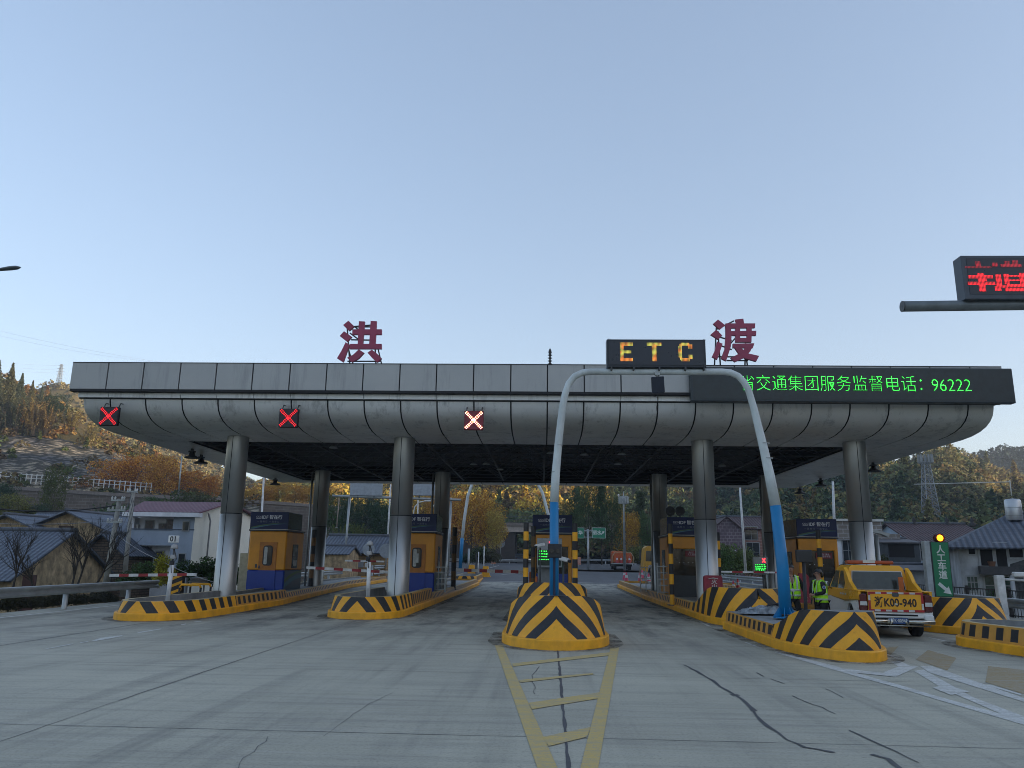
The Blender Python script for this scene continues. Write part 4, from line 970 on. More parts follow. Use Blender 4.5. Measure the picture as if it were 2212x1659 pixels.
m = MB(); az = A(2040, 1272, SY)[2]; M_ = Matrix.Translation((xm+.02, SY-.010, az)) @ Matrix.Rotation(R(90), 4, 'X') @ Matrix.Rotation(R(-42), 4, 'Z')
m.prism([(-.24, -.05), (.03, -.05), (.03, -.13), (.24, 0), (.03, .13), (.03, .05), (-.24, .05)], M_, .004); m.obj('arrow', pm('sign_white', (.6, .65, .62), .6), t, w=True)
q = A(2031, 1162, SY); m = MB(); m.tube([(q[0], SY+.02, q[2]), (q[0], SY+.2, q[2])], .13, 20); m.lathe([(.13, .0), (.14, -.03), (.125, -.03)], n=18, M=Matrix.Translation((q[0], SY+.02, q[2])) @ Matrix.Rotation(R(90), 4, 'X') @ Matrix.Scale(-1, 4, (0, 0, 1))); lh = m.obj('lamp_housing', pm('lamp_red_body', (.10, .01, .01), .5), t, w=True)
m = MB(); m.ball((q[0], SY+.01, q[2]), .1, 16, 8, (1, .35, 1)); m.obj('amber_lamp', emit('amber_lamp', (1., .30, .01), 2.5), t, w=True)

# small text displays
def info_display(label, px0, px1, py0, py1, Y, red=None, green=(0, 1), name='text_display', stem=True):
    a, b = A(px0, py1, Y), A(px1, py0, Y); x0, x1, z0, z1 = a[0], b[0], a[2], b[2]
    t = T(name, label, 'text display', ((x0+x1)/2, Y, .35)); w_ = x1-x0; h_ = z1-z0
    m = MB(); m.bbox(x0, x1, Y, Y+.18, z0, z1, .015); m.obj('housing', pm('display_grey', (.30, .32, .32), .5, grime=.2), t, w=True)
    m = MB(); m.box(x0+.04, x1-.04, Y-.006, Y-.001, z0+h_*.06, z0+h_*.60); m.obj('screen', pm('display_screen', (.01, .03, .02), .3), t, w=True)
    m = MB(); rows_ = 4
    rnd = random.Random(int(px0))
    for r_ in range(rows_):
        zz = z0+h_*(.55-.095*r_); xx = x0+.07
        while xx < x1-.1:
            ww = rnd.uniform(.02, .045); m.box(xx, min(xx+ww, x1-.06), Y-.012, Y-.008, zz-.022*rnd.uniform(.5, 1.2), zz+.02*rnd.uniform(.6, 1.2)); xx += ww+rnd.uniform(.02, .04)
    m.obj('green_text', emit('display_green', (.05, 1., .1), 1.1), t, w=True)
    if red:
        cx = x0+w_*red; cz = z0+h_*.8; m = MB()
        for s in (-1, 1): m.prism([(-.10, -.018), (.10, -.018), (.10, .018), (-.10, .018)], Matrix.Translation((cx, Y-.008-(.002 if s > 0 else 0), cz)) @ Matrix.Rotation(R(90), 4, 'X') @ Matrix.Rotation(R(55*s), 4, 'Z'), .004)
        m.obj('red_cross', emit('display_red', (1, .03, .04), 2.5), t, w=True)
    if stem: m = MB(); m.tube([((x0+x1)/2+.1, Y+.1, .33), ((x0+x1)/2+.1, Y+.1, z0)], .04, 8); m.obj('stem', STEEL, t, w=True)
    return t
info_display('grey display box with green text and a red cross in front of the middle booth', 1160, 1214, 1163, 1225, 29.5, red=.55)
t = info_display('small grey display box with green text beside the right rear column', 1629, 1658, 1203, 1241, 33, red=.72)
# camera posts by the middle booth
def bullet_camera(label, px, py, Y, sx=1, z0=.35, sc=1., grp=None):
    q = A(px, py, Y); t = T('surveillance_camera', label, 'camera', (q[0], Y, z0), group='post mounted cameras'); z = q[2]-z0
    m = MB(); m.tube([(0, .08, 0), (0, .08, z-.08)], .035*sc, 8); m.obj('post', STEEL, t)
    m = MB(); m.bbox(-.26*sc, .22*sc, -.08*sc, .08*sc, -.07*sc, .08*sc, .03*sc, M=Matrix.Translation((0, 0, z)) @ Matrix.Rotation(R(14*sx), 4, 'Y') @ Matrix.Rotation(R(-25*sx), 4, 'Z')); m.obj('camera_body', WHT, t)
    m = MB(); m.tube([(.16*sx*sc, -.1, z-.05), (.25*sx*sc, -.16, z-.08)], .055*sc, 10); m.obj('lens', BLK, t)
    return t
bullet_camera('white bullet camera on a post at the right of the green text display', 1217, 1208, 28.5, 1)
bullet_camera('white bullet camera on a dark post left of the green text display', 1167, 1178, 28.8, -1, sc=.8)
t = T('ball_top_pole', 'slim silver pole with a ball top right beside the blue post', 'pole', (A(1205, 1200, 26.5)[0], 26.5, .4)); q = A(1205, 1100, 26.5)
m = MB(); m.tube([(0, 0, 0), (0, 0, q[2]-.45)], .042, 12); m.obj('shaft', pm('chrome', (.5, .5, .5), .2, .9), t); m = MB(); m.ball((0, 0, q[2]-.40), .075, 14, 8); m.obj('ball', pm('chrome', (.5, .5, .5), .2, .9), t)
q = A(1198, 1190, 19.8); t = T('unlit_signal', 'small unlit black signal box strapped to the blue leg of the arch', 'signal box', (q[0], 19.75, q[2]))
m = MB(); m.bbox(-.17, .17, -.14, .0, -.17, .17, .015); m.obj('housing', BLK, t)
for s in (-1, 1): m = MB(); m.tube([(s*.075, -.14, 0), (s*.075, -.165, 0)], .06, 14); m.obj('lens', pm('dark_lens', (.02, .02, .022), .2), t)
# grey cabinet in front of the middle booth
t = T('device_cabinet', 'grey and orange machine cabinet at the foot of the middle booth', 'cabinet', (A(1180, 1240, 30)[0], 30, .35))
m = MB(); m.bbox(-.32, .3, 0, .5, 0, 1.15, .02); m.obj('cabinet_body', pm('cabinet_grey', (.22, .24, .25), .5), t); m = MB(); m.bbox(-.42, -.33, -.05, .4, 0, .85, .01); m.obj('orange_side', pm('cabinet_orange', (.5, .12, .02), .5), t)
m = MB(); m.prism([(-.36, 1.15), (.34, 1.15), (.34, 1.2), (-.3, 1.34)], XZ(.4), .45); m.obj('hood', pm('cabinet_grey', (.22, .24, .25), .5), t)
# red cover on column 3
q = A(1541, 1278, 29.3); t = T('extinguisher_cover', 'red cloth fire extinguisher cover with white characters at the third front column', 'extinguisher cover', (q[0], 29.35, .55))
m = MB(); hgt = A(1541, 1243, 29.3)[2]-.55
pts_ = rrect(-.33, .33, 0, hgt, .1); m.prism(pts_, XZ(.1), .22); co = m.obj('cover', pm('cover_red', (.27, .03, .045), .7, var=.25, scale=5, bump=.4), t)
m = MB(); 
for ch, dz in (('灭', .62), ('火', .36), ('器', .12)): glyphs(m, ch, face_cam(.03, -.125, hgt*(.15+dz)*.95), .22, bold=.004, ext=.002)
m.obj('lettering', pm('cover_letter', (.5, .45, .42), .7), t)
m = MB(); m.tube([(-.17, -.13, hgt-.12), (0, -.14, hgt-.09), (.17, -.13, hgt-.12)], .018, 6); m.obj('strap', pm('cover_letter', (.5, .45, .42), .7), t)
# sheeting on the front right island
t = T('folded_sheeting', 'crumpled pile of pale plastic sheeting on the island beside the blue foot', 'plastic sheeting', (A(1650, 1322, 22)[0], 21.6, .53))
m = MB(); rnd = random.Random(4); nx_, ny_ = 22, 12; hx = [[0]*ny_ for _ in range(nx_)]
vs = []
for i in range(nx_):
    for j in range(ny_):
        u, v = i/(nx_-1)*2-1, j/(ny_-1)*2-1; e = max(0, 1-u*u)**.6*max(0, 1-v*v)**.5
        vs.append((u*.75+rnd.uniform(-.02, .02), v*.4+rnd.uniform(-.03, .03), e*(.16+rnd.uniform(-.05, .06))))
m.add(vs, [(i*ny_+j, (i+1)*ny_+j, (i+1)*ny_+j+1, i*ny_+j+1) for i in range(nx_-1) for j in range(ny_-1)], False); m.obj('sheet', pm('grey_plastic', (.33, .38, .42), .35, var=.5, scale=6, c2=(.07, .08, .09)), t)
m = MB(); m.tube([(-.1, -.3, .2), (.25, -.1, .26), (.7, .1, .12)], .02, 6); m.tube([(-.05, -.2, .22), (.4, .0, .22), (.8, .15, .08)], .02, 6); m.obj('dark_rod', BLK, t)
# ================================================================== yellow pickup
TYEL = pm('truck_yellow', (.80, .38, .008), .3, var=.06, scale=.8, grime=.08); TWHT = pm('truck_white', (.68, .71, .72), .3, var=.06, scale=.8, grime=.12)
TYRE = pm('tyre_rubber', (.012, .012, .013), .85); CHR = pm('chrome_bar', (.55, .54, .48), .15, .95); TGL = pm('truck_glass', (.05, .06, .055), .12, var=.2); TAILR = pm('tail_lamp_red', (.09, .008, .012), .2); REFR = pm('reflective_red', (.36, .012, .02), .4); REFW = pm('reflective_white', (.55, .57, .56), .4)
_l = A(1857, 1300, 20.95)
tk = T('pickup_truck', 'yellow and white pickup truck seen from behind with large dark number on its tailgate', 'pickup truck', (_l[0]+.85, _l[1]-.12, 0), R(-8))
def tk_o(m, nm, mat, par=None): return m.obj(nm, mat, par or tk)
YZp = lambda x: Matrix(((0, 0, 1, x), (1, 0, 0, 0), (0, 1, 0, 0), (0, 0, 0, 1)))
# lower body (white) with wheel openings, one slab per flank
def flank(x, d):
    pts_ = [(0.02, .62), (.25, .52), (.62, .50)]
    for i in range(9): a = R(180-i*22.5); pts_.append((1.05+.42*math.cos(a), .40+.42*math.sin(a)))
    pts_ += [(1.5, .38), (3.55, .38)]
    for i in range(9): a = R(180-i*22.5); pts_.append((3.98+.40*math.cos(a), .40+.40*math.sin(a)))
    pts_ += [(4.85, .45), (4.95, .80), (3.4, .92), (1.6, .86), (.02, .93)]
    m = MB(); m.prism(pts_, YZp(x), d); return m
tk_o(flank(-.86, .06), 'lower_body_side', TWHT); tk_o(flank(.80, .06), 'lower_body_side', TWHT)
m = MB()
for s in (-.875, .82): m.prism([(0., .935), (1.6, .865), (3.4, .925), (4.9, .81), (4.88, .98), (3.75, 1.1), (1.5, 1.14), (0., 1.14)], YZp(s), .055)
m.bbox(-.8, .8, 3.6, 4.9, .6, 1.06, .05); tk_o(m, 'upper_body', TYEL)
m = MB()
for s in (-.878, .876): m.prism([(.05, .925), (1.6, .845), (3.2, .905), (3.2, .92), (1.6, .875), (.05, .955)], YZp(s), .004)
tk_o(m, 'gold_stripe', pm('gold_stripe', (.32, .2, .03), .4))
for k, y in enumerate((1.35, 1.55, 1.75, 1.95)): m = MB(); m.box(-.882, -.876, y, y+.1, 1.0, 1.05); tk_o(m, 'reflective_patch', REFW)
# tailgate with tape, lettering
m = MB(); m.bbox(-.66, .66, -.02, .04, .66, 1.15, .015); tg = tk_o(m, 'tailgate', TYEL)
m = MB(); m.box(-.655, .655, -.026, -.0215, 1.09, 1.145); m.box(-.655, .655, -.026, -.0215, .66, .715); m.box(-.655, -.60, -.026, -.0215, .716, 1.089); m.box(.60, .655, -.026, -.0215, .716, 1.089); tk_o(m, 'red_tape', REFR, tg)
m = MB()
for i in range(4): m.box(-.47+i*.27, -.34+i*.27, -.030, -.0265, 1.095, 1.14); m.box(-.52+i*.27, -.38+i*.27, -.030, -.0265, .665, .71)
m.box(-.652, -.603, -.030, -.0265, .93, 1.06); m.box(.603, .652, -.030, -.0265, .72, .87); tk_o(m, 'white_tape', REFW, tg)
m = MB(); glyphs(m, '浙K00-940', face_cam(-.01, -.024, .875), .27, bold=.008, ext=.002, sx=.80, space=1.04); tk_o(m, 'number_lettering', pm('truck_letter', (.03, .012, .006), .5), tg)
m = MB(); m.prism(rrect(-.08, .08, 1.03, 1.13, .03), XZ(-.027), .012); tk_o(m, 'latch', STEEL, tg); m = MB(); m.prism(rrect(-.04, .04, .82, .87, .02), XZ(-.03), .006); tk_o(m, 'badge', CHR, tg)
# rear corners, lamps
for s in (-1, 1):
    m = MB(); m.bbox(s*.77-.105, s*.77+.105, -.02, .10, .66, 1.09, .035); lp = tk_o(m, 'tail_lamp', TAILR)
    m = MB(); m.bbox(s*.77-.085, s*.77+.085, -.028, -.015, .80, .90, .005); tk_o(m, 'reversing_lens', REFW, lp)
m = MB(); m.bbox(-.86, .86, .0, .3, .50, .655, .03); m.bbox(-.87, -.65, -.04, .2, .42, .60, .03); m.bbox(.65, .87, -.04, .2, .42, .60, .03); tk_o(m, 'rear_apron', TWHT)
m = MB(); m.box(-.5, .5, -.005, .0, .56, .60); m.box(-.55, .55, .05, .3, .38, .498); tk_o(m, 'dark_recess', DARK)
m = MB(); m.tube([(-.84, -.12, .43), (-.22, -.14, .43)], .05, 12); m.tube([(.22, -.14, .43), (.84, -.12, .43)], .05, 12); m.tube([(-.22, -.14, .43), (-.17, -.1, .41)], [.075, .06], 12); m.tube([(.22, -.14, .43), (.17, -.1, .41)], [.075, .06], 12)
m.tube([(-.7, -.10, .33), (.75, -.10, .33)], .02, 8); tk_o(m, 'bumper_bars', CHR)
m = MB(); m.box(-.22, .22, -.155, -.15, .38, .52); pl = tk_o(m, 'number_plate', pm('plate_blue', (.01, .06, .2), .4)); m = MB(); glyphs(m, '浙K·00940', face_cam(0, -.157, .45), .12, ext=.001, sx=.75, bold=.002); tk_o(m, 'plate_lettering', REFW, pl)
# bed
m = MB(); m.box(-.8, .8, .05, 1.45, .62, .66); m.box(-.78, -.72, .05, 1.45, .66, 1.1); m.box(.72, .78, .05, 1.45, .66, 1.1); tk_o(m, 'cargo_bed', STEEL)
m = MB(); m.bbox(-.885, -.70, 0, 1.5, 1.141, 1.17, .01); m.bbox(.70, .885, 0, 1.5, 1.141, 1.17, .01); tk_o(m, 'bed_rail', TYEL)
# cab: tapering greenhouse
def taper(m, y0, y1, z0, z1, wb, wt, fy0, fy1):
    vs = [(-wb, y0, z0), (wb, y0, z0), (wb, y1, z0), (-wb, y1, z0), (-wt, y0+fy0, z1), (wt, y0+fy0, z1), (wt, y1-fy1, z1), (-wt, y1-fy1, z1)]
    m.add(vs, [(3, 2, 1, 0), (4, 5, 6, 7), (0, 1, 5, 4), (1, 2, 6, 5), (2, 3, 7, 6), (3, 0, 4, 7)])
m = MB(); taper(m, 1.5, 3.75, 1.1, 1.72, .84, .70, .10, .75); taper(m, 1.6, 3.0, 1.72, 1.80, .70, .62, .03, .1)
m.prism([(1.52, 1.12), (.55, 1.16), (1.05, 1.36), (1.35, 1.62), (1.62, 1.74)], Matrix(((0, 0, 1, -.84), (1, 0, 0, 0), (0, 1, 0, 0), (0, 0, 0, 1))), .09); m.prism([(1.52, 1.12), (.55, 1.16), (1.05, 1.36), (1.35, 1.62), (1.62, 1.74)], Matrix(((0, 0, 1, .75), (1, 0, 0, 0), (0, 1, 0, 0), (0, 0, 0, 1))), .09)
cab = tk_o(m, 'cab', TYEL)
Mr = lambda y0: Matrix.Translation((0, y0, 1.40)) @ Matrix.Rotation(R(-9.2), 4, 'X') @ Matrix.Rotation(R(90), 4, 'X')
m = MB(); m.prism([(-.70, -.25), (.70, -.25), (.64, .25), (-.64, .25)], Mr(1.53), .012); wf = tk_o(m, 'rear_window_frame', REFW, cab)
m = MB(); m.prism([(-.68, -.232), (.68, -.232), (.62, .232), (-.62, .232)], Mr(1.515), .008); tk_o(m, 'rear_window', TGL, cab)
for s in (-1, 1):
    for (ya, yb) in ((1.75, 2.5), (2.58, 3.3)):
        m = MB(); q = [(ya, 1.16), (yb+(.2 if yb > 3 else 0), 1.16), (yb-.18 if yb > 3 else yb, 1.64), (ya+.06, 1.64)]
        xs_ = lambda z: s*(.84-.14*(z-1.1)/.62+.006); vs = [(xs_(z), y, z) for y, z in q]+[(xs_(z)-s*.01, y, z) for y, z in q]
        m.add(vs, [(0, 1, 2, 3) if s > 0 else (3, 2, 1, 0), (4, 5, 6, 7), (0, 4, 5, 1), (1, 5, 6, 2), (2, 6, 7, 3), (3, 7, 4, 0)]); tk_o(m, 'side_window', TGL, cab)
m = MB(); m.bbox(-.62, .62, 2.1, 2.4, 1.83, 1.93, .03); tk_o(m, 'roof_light_bar', pm('orange_beacon', (.35, .06, .01), .3))
m = MB(); m.box(-.2, .12, 2.07, 2.1, 1.86, 1.95); tk_o(m, 'light_bar_label', REFW)
for s in (-1, 1): m = MB(); m.ball((s*1.0, 3.2, 1.2), .1, 12, 8, (1, .5, 1.3)); m.tube([(s*.84, 3.25, 1.12), (s*.98, 3.22, 1.16)], .02, 6); tk_o(m, 'wing_mirror', CHR)
for (x, y) in ((-.72, 1.05), (.72, 1.05), (-.72, 3.98), (.72, 3.98)):
    Mw = Matrix.Translation((x, y, .34)) @ Matrix.Rotation(R(90), 4, 'Y')
    m = MB(); m.lathe([(.2, -.12), (.31, -.12), (.34, -.09), (.34, .09), (.31, .12), (.2, .12), (.2, -.12)], n=28, M=Mw); w_ = tk_o(m, 'wheel', TYRE)
    m = MB(); m.lathe([(.001, -.08), (.08, -.10), (.19, -.06), (.20, -.119)], n=20, M=Mw); m.lathe([(.001, .08), (.08, .10), (.19, .06), (.20, .119)], n=20, M=Mw); tk_o(m, 'rim', GALV, w_)
m = MB(); m.box(-.6, .6, .2, 4.7, .3, .62); tk_o(m, 'chassis', DARK)
m = MB(); m.box(.45, .57, 1.2, 1.23, 1.10, 1.5); tk_o(m, 'orange_board', pm('orange_board', (.55, .13, .02), .6))


# ================================================================== people
def skin(name, verts, edges, radii, mat, parent, sub=2, root=0):
    me = bpy.data.meshes.new(name); me.from_pydata(verts, edges, []); o = bpy.data.objects.new(name, me); COL.objects.link(o)
    md = o.modifiers.new('s', 'SKIN'); md.use_smooth_shade = True; md.branch_smoothing = .6
    for i, r in enumerate(radii):
        sv_ = me.skin_vertices[0].data[i]; sv_.radius = r if hasattr(r, '__len__') else (r, r); sv_.use_root = (i == root)
    ss = o.modifiers.new('u', 'SUBSURF'); ss.levels = sub; ss.render_levels = sub
    dg = bpy.context.evaluated_depsgraph_get(); m2 = bpy.data.meshes.new_from_object(o.evaluated_get(dg))
    bpy.data.objects.remove(o); bpy.data.meshes.remove(me)
    m2.name = name; m2.materials.clear(); m2.materials.append(mat)
    for p in m2.polygons: p.use_smooth = True
    o = bpy.data.objects.new(name, m2); COL.objects.link(o); o.parent = parent; KIDS.setdefault(parent.name, []).append(o); return o
SKINM = pm('skin', (.36, .19, .13), .5, var=.1); HAIR = pm('black_hair', (.008, .007, .007), .4); CLOTH = pm('black_cloth', (.010, .011, .014), .85, var=.3, scale=6, bump=.2)
VEST = pm('hi_vis_cloth', (.42, .95, .02), .7, var=.2, scale=7); REFL = pm('vest_tape', (.42, .5, .46), .4, var=.2, scale=8); NAVYC = pm('navy_shirt', (.01, .015, .05), .8)
VEST.node_tree.nodes['Principled BSDF'].inputs['Emission Strength'].default_value = 0
def hand(V, E_, Rr, wi, w, d, side, curl=.5):
    """palm, four unequal fingers and a thumb grown from wrist index wi; d = direction the hand points"""
    w = Vector(w); d = Vector(d).normalized(); up = Vector((0, -1, 0)) if abs(d.y) < .8 else Vector((0, 0, 1)); lat = d.cross(up).normalized()*side; inn = lat.cross(d).normalized()*side
    p = w+d*.045; V.append(tuple(p)); E_.append((wi, len(V)-1)); Rr.append((.018, .034)); pi = len(V)-1
    p2 = w+d*.082; V.append(tuple(p2)); E_.append((pi, len(V)-1)); Rr.append((.014, .034)); ki = len(V)-1
    for k, (o_, L) in enumerate(((-.028, .062), (-.0095, .072), (.0095, .067), (.028, .052))):
        b = ki; q = p2+lat*o_
        for j in range(3):
            a = curl*(j+.4); q = q+(d*math.cos(a)+inn*math.sin(a))*(L/3); V.append(tuple(q)); E_.append((b, len(V)-1)); Rr.append((.0085, .0085)); b = len(V)-1
    q = w+d*.03-lat*.03; V.append(tuple(q)); E_.append((pi, len(V)-1)); Rr.append((.011, .011)); b = len(V)-1
    q = q+(d*.8-lat*.5+inn*.3)*.035; V.append(tuple(q)); E_.append((b, len(V)-1)); Rr.append((.009, .009))
def person(label, loc, rz, h=1.7, arms=None, legs=None, head=(0, 0), female=False, lanyard=False, lean=(0, 0), badge=False, glasses=False):
    t = T('person', label, 'person', loc, rz, 'toll staff in green vests'); k = h/1.72; S_ = lambda p: tuple(v*k for v in p)
    lx, ly = lean
    J = dict(pel=(0, 0, .93), sp=(lx*.3, ly*.3, 1.12), ch=(lx*.8, ly*.8, 1.32), nk=(lx, ly, 1.46), hb=(lx, ly-.01, 1.52))
    hx, hy = lx+math.sin(head[0])*.0, ly-.02-head[1]*.06; hz = 1.615
    sw = .165 if female else .19
    J.update(ls=(lx-sw, ly, 1.40), rs=(lx+sw, ly, 1.40))
    arms = arms or dict(le=(-.27, .0, 1.13), lw=(-.29, -.06, .90), lh=(0, -.1, -1), re=(.27, .0, 1.13), rw=(.29, -.06, .90), rh=(0, -.1, -1))
    legs = legs or dict(lk=(-.11, -.02, .50), la=(-.12, .03, .09), rk=(.11, -.02, .50), ra=(.13, .03, .09))
    V = [S_(J['pel']), S_(J['sp']), S_(J['ch']), S_(J['nk']), S_(J['hb'])]; E_ = [(0, 1), (1, 2), (2, 3), (3, 4)]; Rr = [(.13, .10), (.12, .09), (.14, .10), (.052, .055), (.055, .06)]
    for p, r, pr in (((hx, hy, 1.575), (.066, .078), 4), ((hx, hy+.01, 1.64), (.078, .094), 5), ((hx, hy+.012, 1.69), (.058, .072), 6)): V.append(S_(p)); E_.append((pr, len(V)-1)); Rr.append(r)
    for sd, s, e, w, hd in ((-1, 'ls', 'le', 'lw', 'lh'), (1, 'rs', 're', 'rw', 'rh')):
        V.append(S_(J[s])); E_.append((2, len(V)-1)); Rr.append((.055, .055)); V.append(S_(arms[e])); E_.append((len(V)-2, len(V)-1)); Rr.append((.042, .042)); V.append(S_(arms[w])); E_.append((len(V)-2, len(V)-1)); Rr.append((.026, .03))
        hand(V, E_, Rr, len(V)-1, V[-1], arms[hd], sd)
    for sd, kn, an in ((-1, 'lk', 'la'), (1, 'rk', 'ra')):
        V.append(S_((sd*.09, 0, .86))); E_.append((0, len(V)-1)); Rr.append((.085, .085)); V.append(S_(legs[kn])); E_.append((len(V)-2, len(V)-1)); Rr.append((.055, .055)); V.append(S_(legs[an])); E_.append((len(V)-2, len(V)-1)); Rr.append((.036, .036))
        a = legs[an]; V.append(S_((a[0], a[1]-.14, .035))); E_.append((len(V)-2, len(V)-1)); Rr.append((.04, .03))
    body = skin('body', V, E_, Rr, SKINM, t)
    # head details
    m = MB(); Hc = Vector(S_((hx, hy, 1.625)))
    Mh = Matrix.Translation(Hc) @ Matrix.Rotation(head[0], 4, 'Z') @ Matrix.Rotation(head[1]*.6, 4, 'X')
    m = MB(); m.prism([(-.012, -.02), (.012, -.02), (.004, .03), (-.004, .03)], Mh @ Matrix.Translation((0, -.088, 0)) @ Matrix.Rotation(R(90), 4, 'X'), .022); m.obj('nose', SKINM, t, smooth=True)
    for s in (-1, 1):
        m = MB(); m.ball(tuple(Mh @ Vector((s*.031, -.084, .014))), .011, 8, 6, (1.2, .5, .7)); m.obj('eye', BLK, t)
        m = MB(); m.ball(tuple(Mh @ Vector((s*.083, .0, .0))), .022, 8, 6, (.4, .8, 1.3)); m.obj('ear', SKINM, t)
    m = MB(); m.ball(tuple(Mh @ Vector((0, -.083, -.045))), .018, 8, 6, (1.3, .4, .35)); m.obj('mouth', pm('lips', (.2, .06, .05), .5), t)
    # hair: cap that leaves the face free
    m = MB(); vs = []; n1, n2 = 20, 10
    for i in range(n2+1):
        for j in range(n1):
            az = 2*math.pi*j/n1; front = max(0, -math.sin(az-0)); back = max(0, math.sin(az))
            el0 = (.55*front**.8 if front > 0 else 0)-(1.05 if female else .75)*back-.05
            el = math.pi/2-(math.pi/2-el0)*i/n2; r = .105+(.01 if female else 0)
            vs.append(tuple(Mh @ Vector((r*.86*math.cos(el)*math.cos(az), .012+r*math.cos(el)*math.sin(az), .025+r*.98*math.sin(el)))))
    m.add(vs, [(i*n1+j, (i+1)*n1+j, (i+1)*n1+(j+1) % n1, i*n1+(j+1) % n1) for i in range(n2) for j in range(n1)], True)
    if female: m.ball(tuple(Mh @ Vector((0, .115, -.03))), .062, 12, 8, (.9, .8, 1.3))
    m.obj('hair', HAIR, t)
    if glasses:
        m = MB()
        for s in (-1, 1): m.tube([tuple(Mh @ Vector((s*.033+.024*math.cos(a), -.098, .014+.018*math.sin(a)))) for a in [i*math.pi/5 for i in range(11)]], .003, 4, caps=False); m.tube([tuple(Mh @ Vector((s*.058, -.095, .016))), tuple(Mh @ Vector((s*.085, 0, .016)))], .003, 4)
        m.obj('glasses', BLK, t)
    # clothes
    cv = [S_(p) for p in ((0, 0, .86), (lx*.3, ly*.3, 1.08), (lx*.8, ly*.8, 1.33), (lx, ly, 1.44))]; ce = [(0, 1), (1, 2), (2, 3)]; cr = [(.165, .125), (.145, .115), (.165, .125), (.075, .07)]
    for s, e, w in (('ls', 'le', 'lw'), ('rs', 're', 'rw')):
        a = Vector(arms[w]); b_ = Vector(arms[e]); cv += [S_(J[s]), S_(arms[e]), S_(tuple(b_.lerp(a, .97)))]; n = len(cv); ce += [(2, n-3), (n-3, n-2), (n-2, n-1)]; cr += [(.072, .07), (.058, .058), (.042, .042)]
    skin('jacket', cv, ce, cr, CLOTH, t)
    tv = [S_((0, 0, .93))]; te = []; tr_ = [(.155, .12)]
    for sd, kn, an in ((-1, 'lk', 'la'), (1, 'rk', 'ra')):
        a = legs[an]; tv += [S_((sd*.095, 0, .82)), S_(legs[kn]), S_((a[0], a[1], .08))]; n = len(tv); te += [(0, n-3), (n-3, n-2), (n-2, n-1)]; tr_ += [(.105, .105), (.078, .078), (.06, .065)]
    skin('trousers', tv, te, tr_, CLOTH, t)
    for sd, an in ((-1, 'la'), (1, 'ra')):
        a = legs[an]; sv2 = [S_((a[0], a[1]+.05, .045)), S_((a[0], a[1]-.08, .045)), S_((a[0], a[1]-.17, .035))]; skin('shoe', sv2, [(0, 1), (1, 2)], [(.045, .045), (.05, .045), (.035, .03)], BLK, t)
    # vest: an open shell over the jacket with collar V and arm holes
    def shell(zs, mat, nm, off=.0, gap=True, par=None):
        m = MB(); n = 28; rings = []
        for z in zs:
            f = max(0, min(1, (z-.86)/(1.42-.86))); cxx, cyy = lx*f, ly*f
            rx = (.225 if z < 1.2 else .225-.0*(z-1.2)) if not female else .212; ry = .165
            if z > 1.30: rx -= (z-1.30)*.55; ry -= (z-1.30)*.25
            gapw = (.09 if z < 1.22 else .09+(z-1.22)*2.2) if gap else 0
            ring = []
            for j in range(n+1):
                a = math.pi*1.5+gapw+(2*math.pi-2*gapw)*j/n; w = 1+.025*math.sin(a*9+z*17)
                ring.append(S_((cxx+(rx+off)*w*math.cos(a), cyy+(ry+off)*w*math.sin(a), z)))
            rings.append(ring)
        vs = [p for r in rings for p in r]; m.add(vs, [(i*(n+1)+j, i*(n+1)+j+1, (i+1)*(n+1)+j+1, (i+1)*(n+1)+j) for i in range(len(zs)-1) for j in range(n) if not (1.19 < zs[i] < 1.37 and (abs(j-n*.25) < 2.4 or abs(j-n*.75) < 2.4))], True)
        o = m.obj(nm, mat, par or t); sd_ = o.modifiers.new('thick', 'SOLIDIFY'); sd_.thickness = .006; return o
    ve = shell([.84, .92, 1.0, 1.08, 1.16, 1.22, 1.28, 1.34, 1.40, 1.44], VEST, 'vest')
    shell([.90, .95], REFL, 'lower_tape', .004, par=ve); shell([1.04, 1.09], REFL, 'middle_tape', .004, par=ve)
    m = MB()
    for s in (-1, 1):
        zz = [1.10, 1.2, 1.3, 1.40, 1.455]; m.add([S_((lx*.8+s*x+q, ly*.8+y, z)) for x, y, z in ((.12, -.168, 1.10), (.125, -.166, 1.22), (.125, -.152, 1.33), (.11, -.10, 1.43), (.10, .0, 1.475), (.11, .11, 1.42), (.125, .155, 1.30), (.12, .17, 1.1)) for q in (-.022, .022)], [(2*i, 2*i+1, 2*i+3, 2*i+2) for i in range(7)])
    m.obj('shoulder_tape', REFL, ve)
    m = MB()
    for s in (-1, 1): m.add([S_((lx*.8+s*x, ly*.8+y, z)) for x, y, z in ((.05, -.155, 1.25), (.19, -.10, 1.30), (.08, -.10, 1.43), (.20, -.03, 1.41), (.07, .0, 1.475), (.20, .0, 1.435), (.08, .1, 1.44), (.2, .05, 1.40), (.06, .15, 1.3), (.19, .12, 1.28))], [(2*i, 2*i+1, 2*i+3, 2*i+2) for i in range(4)])
    o = m.obj('vest_shoulder', VEST, ve)
    if lanyard:
        m = MB(); m.tube([S_((-.06, -.13, 1.42)), S_((-.0, -.18, 1.12)), S_((.06, -.13, 1.42))], .006, 5); m.tube([S_((0, -.18, 1.12)), S_((.01, -.19, .92))], .012, 5); m.box(*[v*k for v in (-.045, .045, -.195, -.185, 1.03, 1.1)]); m.obj('lanyard', REFW, t)
